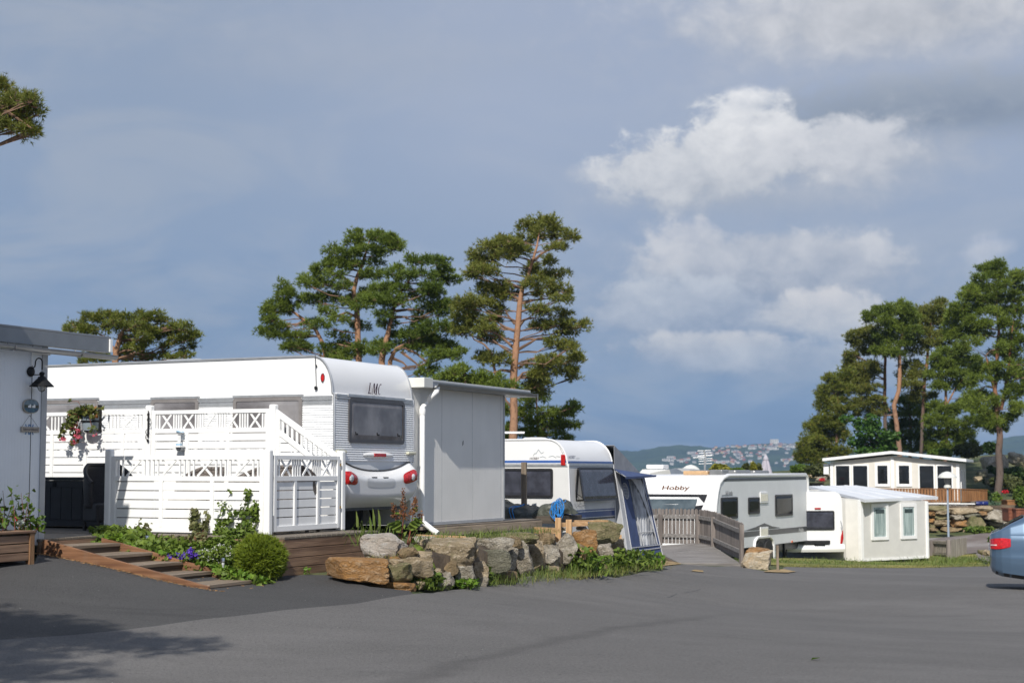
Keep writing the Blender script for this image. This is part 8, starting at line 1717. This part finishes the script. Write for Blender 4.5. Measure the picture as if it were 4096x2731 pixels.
pine('straight slender pine right of the bent one behind the cabin', 92, c2v, [[(1018, 1470, 26), (1022, 1330, 24), (1038, 1000, 24), (1056, 800, 22), (1066, 680, 18), (1082, 560, 12), (1092, 460, 5)]], [(1060,420,66,36),(1120,400,66,36),(1160,372,50,30),(1010,430,60,40),(1180,440,50,26),(1000,500,80,40),(1090,480,80,40),(1160,490,60,36),(1020,570,90,40),(1110,570,80,36),(1180,580,60,36),(1000,640,80,32),(1100,640,90,36),(1180,650,66,30),(980,700,60,30),(960,800,80,40),(920,860,70,40),(1000,860,80,36),(930,940,80,36),(1010,960,60,36),(980,1020,80,36)], 'olive', BARKG, seed=13, **RT)
pine('short dark pine between the trunks in the middle behind the cabin', 96, c2v, [[(943, 1470, 24), (942, 1250, 22), (942, 1060, 18), (950, 940, 8)]], [(900,1050,80,40),(980,1050,80,40),(860,1130,80,40),(960,1130,90,40),(1030,1110,60,36),(880,1210,90,40),(980,1210,90,40),(820,1270,80,40),(920,1300,100,44),(1020,1290,80,44),(780,1330,80,44),(860,1370,100,44),(980,1380,100,44),(1060,1360,80,44)], 'deep', seed=14, **RT)
pine('leaning pine right of the middle of the group behind the cabin', 90, c2v, [[(1188, 1480, 30), (1195, 1300, 26), (1192, 1100, 22), (1190, 980, 18), (1230, 900, 12), (1290, 840, 6)], [(1195, 1080, 14), (1260, 960, 10), (1310, 900, 5)]], [(1160,720,80,40),(1240,690,80,40),(1320,680,70,36),(1140,800,80,36),(1220,780,90,40),(1310,770,80,36),(1390,760,60,36),(1120,860,60,30),(1200,860,90,36),(1290,850,80,40),(1370,840,70,40),(1150,940,70,36),(1240,940,80,40),(1330,930,70,36),(1120,1090,70,40),(1190,1120,90,44),(1280,1100,80,40),(1100,1180,70,44),(1190,1200,100,44),(1290,1190,90,40),(1340,1060,70,40),(1380,1000,60,30),(1110,1270,80,44),(1210,1290,100,44),(1310,1280,80,44),(1130,1360,90,40),(1240,1370,100,44),(1340,1350,80,44),(1400,1180,50,36)], 'green', seed=15, **RT)
pine('largest pine at the right edge, with a dark lower trunk and three stems', 80, c2v, [[(1560, 1800, 56), (1562, 1560, 50), (1565, 1400, 46), (1562, 1250, 42), (1548, 1090, 36), (1530, 960, 28), (1500, 860, 22), (1470, 740, 8)], [(1575, 1110, 30), (1605, 980, 26), (1622, 860, 24), (1640, 700, 18), (1650, 560, 10), (1680, 400, 5)], [(1535, 960, 26), (1550, 760, 24), (1560, 560, 20), (1545, 380, 14), (1535, 220, 6)]],
     [(1560,100,50,36),(1500,115,60,36),(1450,130,46,32),(1420,195,46,32),(1500,190,66,32),(1580,170,50,36),(1660,190,70,40),(1720,180,46,36),(1620,240,60,36),(1380,270,66,40),(1460,260,70,36),(1540,270,70,32),(1700,260,60,44),(1340,320,60,40),(1420,340,80,44),(1510,340,80,40),(1600,330,70,40),(1690,340,70,44),(1280,400,66,40),(1370,410,90,46),(1470,420,80,44),(1560,420,80,36),(1660,430,90,46),(1250,450,70,40),(1320,480,80,40),(1420,500,90,44),(1240,520,60,40),(1340,560,90,40),(1440,580,80,36),(1700,520,66,40),(1620,510,70,34),(1270,590,60,36),(1380,630,80,34),(1650,610,80,46),(1600,660,70,40),(1700,620,50,40),(1660,720,70,40),(1560,720,70,34),(1510,820,60,40),(1600,800,70,40),(1700,800,60,44),(1440,820,70,44),(1420,900,80,40),(1690,860,60,36),(1580,880,70,36),(1680,960,66,40),(1720,1000,40,30),(1640,1010,60,36),(1460,1010,80,40),(1390,1040,70,40),(1520,1050,60,34),(1690,1090,60,40),(1660,1140,50,30),(1410,1110,60,40),(1480,1120,70,40),(1560,1160,80,40),(1500,1190,90,40),(1600,1190,50,40),(1450,1220,60,36),(1540,1240,70,32),(1820,400,90,60),(1880,560,100,60),(1850,760,100,60),(1800,620,80,50),(1860,940,90,50),(1780,900,70,44)], 'green', BARKG, seed=16, tuft=.18, wid=.032, dens=1.0, extra=.2, dead=[[(1600, 1010), (1640, 930), (1690, 880)], [(1530, 960), (1460, 950), (1400, 1000)], [(1560, 690), (1500, 700), (1440, 760)]])
def broadleaf(label, D, conv, trunk, pads, m, seed, sz=.16):
    rs = np.random.RandomState(seed); np.random.seed(seed); cx, cy, sc = conv; s = mpp(D) / sc; TP = lambda x, y: P(cx + x / sc, cy + y / sc, D); b0 = TP(*trunk[0]); z0 = min(b0.z, gz(b0.x, b0.y) - .1); t = thing('broadleaf_tree', label, 'tree', WF, (b0.x, b0.y, z0))
    b = MB(); pts = [Vector((b0.x, b0.y, z0))] + [TP(*q) for q in trunk]; b.tube([tuple(p) for p in pts], list(np.linspace(.13, .03, len(pts))), 8); cs = []
    lim = MB()
    for (x, y, rx, ry) in pads:
        c = TP(x, y) + Vector((0, rs.uniform(-1, 1) * 1.2, 0)); a, bb = rx * s, ry * s; n = int(260 * a * bb / .35); q = inball(max(40, n), .3); cs.append(np.array(c) + q * [a, a * .9, bb]); lim.tube([tuple(pts[-2]), tuple((pts[-2] + c) / 2 - Vector((0, 0, .1))), tuple(c)], [.05, .03, .012], 5)
    b.v, b.f, b.mi, k0 = b.v + lim.v, b.f + [[i + len(b.v) for i in q] for q in lim.f], b.mi + lim.mi, 0; b.build('trunk', POSTW, t, smooth=True); v, f = leaves(np.concatenate(cs), sz, .5); mesh_obj('crown', v - np.array([b0.x, b0.y, z0]), f, m, t)
broadleaf('bright green broadleaf tree among the pines behind the cabin roof', 86, c2v, [(680, 1470), (680, 1350), (670, 1250)], [(640,1190,60,40),(580,1210,60,40),(700,1220,60,40),(600,1270,80,50),(700,1290,80,50),(780,1300,60,44),(560,1330,70,50),(650,1360,90,50),(740,1370,80,50),(810,1380,50,40),(600,1410,80,44),(520,1170,50,30),(700,1420,90,40)], leaf_mat('broadleaf_green', (.030, .085, .012), (.085, .17, .022), scale=.9), 21)
# pine behind the photographer's left shoulder whose shade falls on the asphalt
def shade_pine():
    D = 6.0; conv = (0, 0, 1.0); s = mpp(D); rs = np.random.RandomState(30); random.seed(30); np.random.seed(30)
    root = Vector((-8.6, 5.0, gz(-8.6, 5.0) - .05)); t = thing('pine_tree', 'pine standing left of the photographer, outside the picture, shading the near asphalt', 'tree', WF, tuple(root))
    b = MB(); b.tube([tuple(root), tuple(root + Vector((.1, 0, 3))), tuple(root + Vector((.25, .1, 6.2))), tuple(root + Vector((.2, .1, 9.5)))], [.22, .18, .13, .04], 10)
    cen = []; lim = b
    for (dx, dy, dz, a, h) in SHADE:
        c = root + Vector((dx, dy, dz)); lim.tube([tuple(root + Vector((.2, .1, max(2.5, dz - .6)))), tuple(root + Vector((dx * .5, dy * .5, dz - .35))), tuple(c)], [.06, .04, .015], 6); n = int(520 * a * a); q = inball(n, .1); lump = np.array([1 + .5 * mnoise.noise(Vector(k * 2.2) + Vector((dx * 3, dy * 3, 0))) for k in q])[:, None]; cen.append(np.array(c) + q * lump * [a, a, h])
    b.build('trunk', BARKM, t, smooth=True); cen = np.concatenate(cen); n = len(cen); parts = []
    for k in range(7): d = rnd_dirs(n, .5); parts.append(blades(cen, d, .16, .024))
    v, f = joinm(parts); mesh_obj('crown', v - np.array(root), f, NEED['green'], t)
# shade wanted at about x -4.3..-2.6, y 12.5..15 : crown sits up-sun of there
SHADE = [(3.3, .2, 6.3, .75, .25), (4.2, 1.8, 6.2, .5, .2), (3.7, 1.7, 6.3, .6, .22), (2.8, .9, 6.4, .6, .22), (3.0, 1.9, 6.4, .70, .28), (2.2, 2.3, 6.2, .8, .3), (1.5, 2.1, 6.5, .8, .3), (3.4, 2.5, 5.9, .55, .22), (2.8, 2.9, 6.0, .6, .25), (1.9, 2.9, 6.1, .7, .3), (1.2, 1.3, 6.6, .8, .3), (2.6, 1.1, 6.3, .7, .3), (1.9, .6, 6.8, .8, .3), (.9, .4, 7.4, .9, .35), (2.9, .3, 6.0, .6, .25), (0, -.6, 7.8, .9, .4), (-.8, .8, 7.2, .9, .4), (.3, .9, 8.4, .8, .4), (-.6, -.5, 8.8, .8, .4), (.2, .1, 9.6, .7, .4), (-1.4, -.3, 6.6, .9, .4), (.4, -1.4, 6.4, .9, .4), (1.0, 2.8, 6.3, .8, .3), (0.2, 2.2, 6.6, .8, .3)]
shade_pine()
HAZE = .00017
# ------------------------------------------------------------------ hills across the water, houses, haze
HD = 3000.0
RIDGE = [(-1500, 1812), (1000, 1812), (2000, 1812), (2300, 1812), (2440, 1806), (2475, 1800), (2530, 1804), (2600, 1795), (2650, 1785), (2720, 1780), (2780, 1783), (2850, 1790), (2890, 1789), (2960, 1783), (3020, 1776), (3080, 1773), (3140, 1774), (3220, 1780), (3320, 1786), (3500, 1792), (3700, 1800), (3830, 1812), (3880, 1806), (3930, 1778), (3970, 1762), (4010, 1752), (4060, 1744), (4110, 1738), (4300, 1730), (6000, 1760)]
def ridge_z(px): return EYE + (1880 - float(np.interp(px, [r[0] for r in RIDGE], [r[1] for r in RIDGE]))) * mpp(HD)
def hill_pt(px, v):        # v 0 at the shore, 1 on the ridge
    d = 2300 + (HD - 2300) * v; x = (px - W / 2) * mpp(d); z0 = -24; z = z0 + (ridge_z(px) - z0) * (v ** .85)
    n = mnoise.fractal(Vector((x * .006, d * .004, 1)), .9, 2, 4) * 5 * math.sin(math.pi * min(1, v)) + mnoise.noise(Vector((x * .05, d * .03, 4))) * 1.6 + mnoise.noise(Vector((x * .13, d * .08, 7))) * 1.4
    return Vector((x, d, z + n))
vs = []; pxs = np.linspace(-1500, 5800, 900); nv = 60
for px in pxs:
    for j in range(nv + 1): vs.append(tuple(hill_pt(px, j / nv)))
    x = (px - W / 2) * mpp(3400); vs.append((x, 3400, -26))
m = nv + 2; i, j = np.meshgrid(np.arange(len(pxs) - 1), np.arange(m - 1), indexing='ij'); k = (i * m + j).ravel()
HILL = bpy.data.materials.new('wooded_hillside'); HILL.use_nodes = True; t = HILL.node_tree; N = NT(t); b_ = t.nodes['Principled BSDF']; tc = N.n('ShaderNodeTexCoord')
n1 = N.noise(tc.outputs['Object'], .012, 5, .6); n2 = N.noise(tc.outputs['Object'], .09, 5, .65)
c = N.mix(N.step(n1, .35, .65), (.014, .030, .014, 1), (.036, .062, .022, 1)); c = N.mix(N.m('MULTIPLY', N.step(n2, .5, .7), .6), c, (.012, .022, .012, 1)); c = N.mix(N.m('MULTIPLY', N.step(N.noise(tc.outputs['Object'], .03, 4, .6), .62, .72), .5), c, (.13, .12, .10, 1))
N.put(b_.inputs['Base Color'], c); b_.inputs['Roughness'].default_value = .95; b_.inputs['Specular IOR Level'].default_value = .1
bp = N.n('ShaderNodeBump'); bp.inputs['Distance'].default_value = 5; N.put(bp.inputs['Height'], n2); t.links.new(bp.outputs[0], b_.inputs['Normal'])
o = mesh_obj('hills', vs, np.stack([k, k + m, k + m + 1, k + 1], 1), HILL, smooth=True); o['kind'] = 'structure'
def house_mesh(w, d, h, rh, wm, rm, nm):
    b = MB(); b.cm = 0; b.add([(-w / 2, -d / 2, -3), (w / 2, -d / 2, -3), (w / 2, d / 2, -3), (-w / 2, d / 2, -3), (-w / 2, -d / 2, h), (w / 2, -d / 2, h), (w / 2, d / 2, h), (-w / 2, d / 2, h)], [[0, 1, 5, 4], [1, 2, 6, 5], [2, 3, 7, 6], [3, 0, 4, 7]])
    b.cm = 1; e = .5; b.add([(-w / 2 - e, -d / 2 - e, h - .2), (w / 2 + e, -d / 2 - e, h - .2), (w / 2 + e, 0, h + rh), (-w / 2 - e, 0, h + rh), (-w / 2 - e, d / 2 + e, h - .2), (w / 2 + e, d / 2 + e, h - .2)], [[0, 1, 2, 3], [3, 2, 5, 4], [0, 3, 4], [1, 5, 2]])
    b.cm = 2
    for x in np.linspace(-w * .32, w * .32, max(2, int(w / 3.2))):
        for z in ([h * .45] if h < 5.5 else [h * .25, h * .68]): b.add([(x - .7, -d / 2 - .05, z - .7), (x + .7, -d / 2 - .05, z - .7), (x + .7, -d / 2 - .05, z + .7), (x - .7, -d / 2 - .05, z + .7)], [[0, 1, 2, 3]])
    return b, [wm, rm, GLASS]
WH = mat('house_white', (.54, .52, .49), .7, .05, .2); YH = mat('house_ochre', (.55, .40, .20), .7, .05, .2); RH = mat('house_red', (.30, .07, .045), .7, .05, .2); TR_ = mat('red_tile_roof', (.30, .10, .06), .8, .1, .3); GR = mat('dark_slate_roof', (.10, .10, .11), .8, .1, .3)
KINDS = [('white house with a red tiled roof on the far hillside', 10, 8, 6, 3, WH, TR_), ('white house with a dark roof on the far hillside', 11, 8, 5.5, 2.6, WH, GR), ('ochre house with a red tiled roof on the far hillside', 10, 8, 5, 3, YH, TR_), ('red wooden house with a dark roof on the far hillside', 9, 8, 5, 3, RH, GR), ('long pale terrace of flats with a dark roof on the far hillside', 26, 9, 7, 1.5, WH, GR)]
protos = []
for lb, w, d, h, rh, wm, rm in KINDS:
    b, ms = house_mesh(w, d, h, rh, wm, rm, lb); o = b.build('house', ms); tag(o, lb, 'house', 'houses on the far hillside: ' + lb.split(' on ')[0]); protos.append([o, False])
rs = np.random.RandomState(5); spots = []
def vfor(px, py):       # slope position whose picture height is py
    lo, hi = 0.0, 1.0
    for _ in range(24):
        mm = (lo + hi) / 2; p = hill_pt(px, mm); y = 1880 - (p.z - EYE) / mpp(p.y)
        if y > py: lo = mm
        else: hi = mm
    return (lo + hi) / 2
CL = [(2930, 1786, 60, 5, 10), (3010, 1790, 60, 7, 22), (3090, 1786, 40, 8, 20), (3140, 1783, 60, 10, 34), (3180, 1795, 40, 10, 26), (2890, 1812, 70, 12, 34), (2830, 1817, 30, 8, 16), (2780, 1822, 24, 8, 14), (2960, 1822, 60, 10, 18), (2750, 1845, 60, 10, 14), (2900, 1848, 70, 12, 20), (3000, 1840, 60, 12, 14), (3120, 1845, 60, 14, 18), (3230, 1795, 50, 10, 22), (3060, 1812, 60, 10, 14), (2710, 1843, 4, 2, 2), (2690, 1838, 50, 12, 5)]
for px, py, rx, ry, n in CL:
    for _ in range(max(2, int(n * .62))):
        x, y = px + rs.normal() * rx * .6, py + rs.normal() * ry * .6
        if y < float(np.interp(x, [r[0] for r in RIDGE], [r[1] for r in RIDGE])) + 1: y = float(np.interp(x, [r[0] for r in RIDGE], [r[1] for r in RIDGE])) + 1 + rs.uniform(0, 6)
        if 2500 < x < 3330: spots.append((x, y))
for x, y in spots:
    k = rs.choice(5, p=[.22, .46, .10, .08, .14]); pr = protos[k]; p = hill_pt(x, vfor(x, y))
    if not pr[1]: o = pr[0]; pr[1] = True
    else: o = pr[0].copy(); COL.objects.link(o)
    o.location = p; o.rotation_euler = (0, 0, rs.uniform(-.7, .7)); s = rs.uniform(.34, .6); o.scale = (s, s, s)
p = hill_pt(3095, .985); b, ms = house_mesh(15, 8, 8, .5, WH, WH, 'x'); o = b.build('apartment_block', ms); o.location = p; tag(o, 'tall white apartment block standing alone on the crest of the far hill', 'building')
# the air between
hb_ = MB().box(-2400, 2400, -60, 3500, -28, 150).build('haze', None or bpy.data.materials.new('haze_air')); hm = hb_.data.materials[0]; hm.use_nodes = True; t = hm.node_tree; t.nodes.clear(); N = NT(t)
out = N.n('ShaderNodeOutputMaterial'); pv = N.n('ShaderNodeVolumePrincipled'); pv.inputs['Color'].default_value = (.45, .66, .95, 1); pv.inputs['Density'].default_value = HAZE; pv.inputs['Anisotropy'].default_value = .0; t.links.new(pv.outputs[0], out.inputs['Volume'])
tag(hb_, 'thin blue haze', 'haze', None, 'stuff')
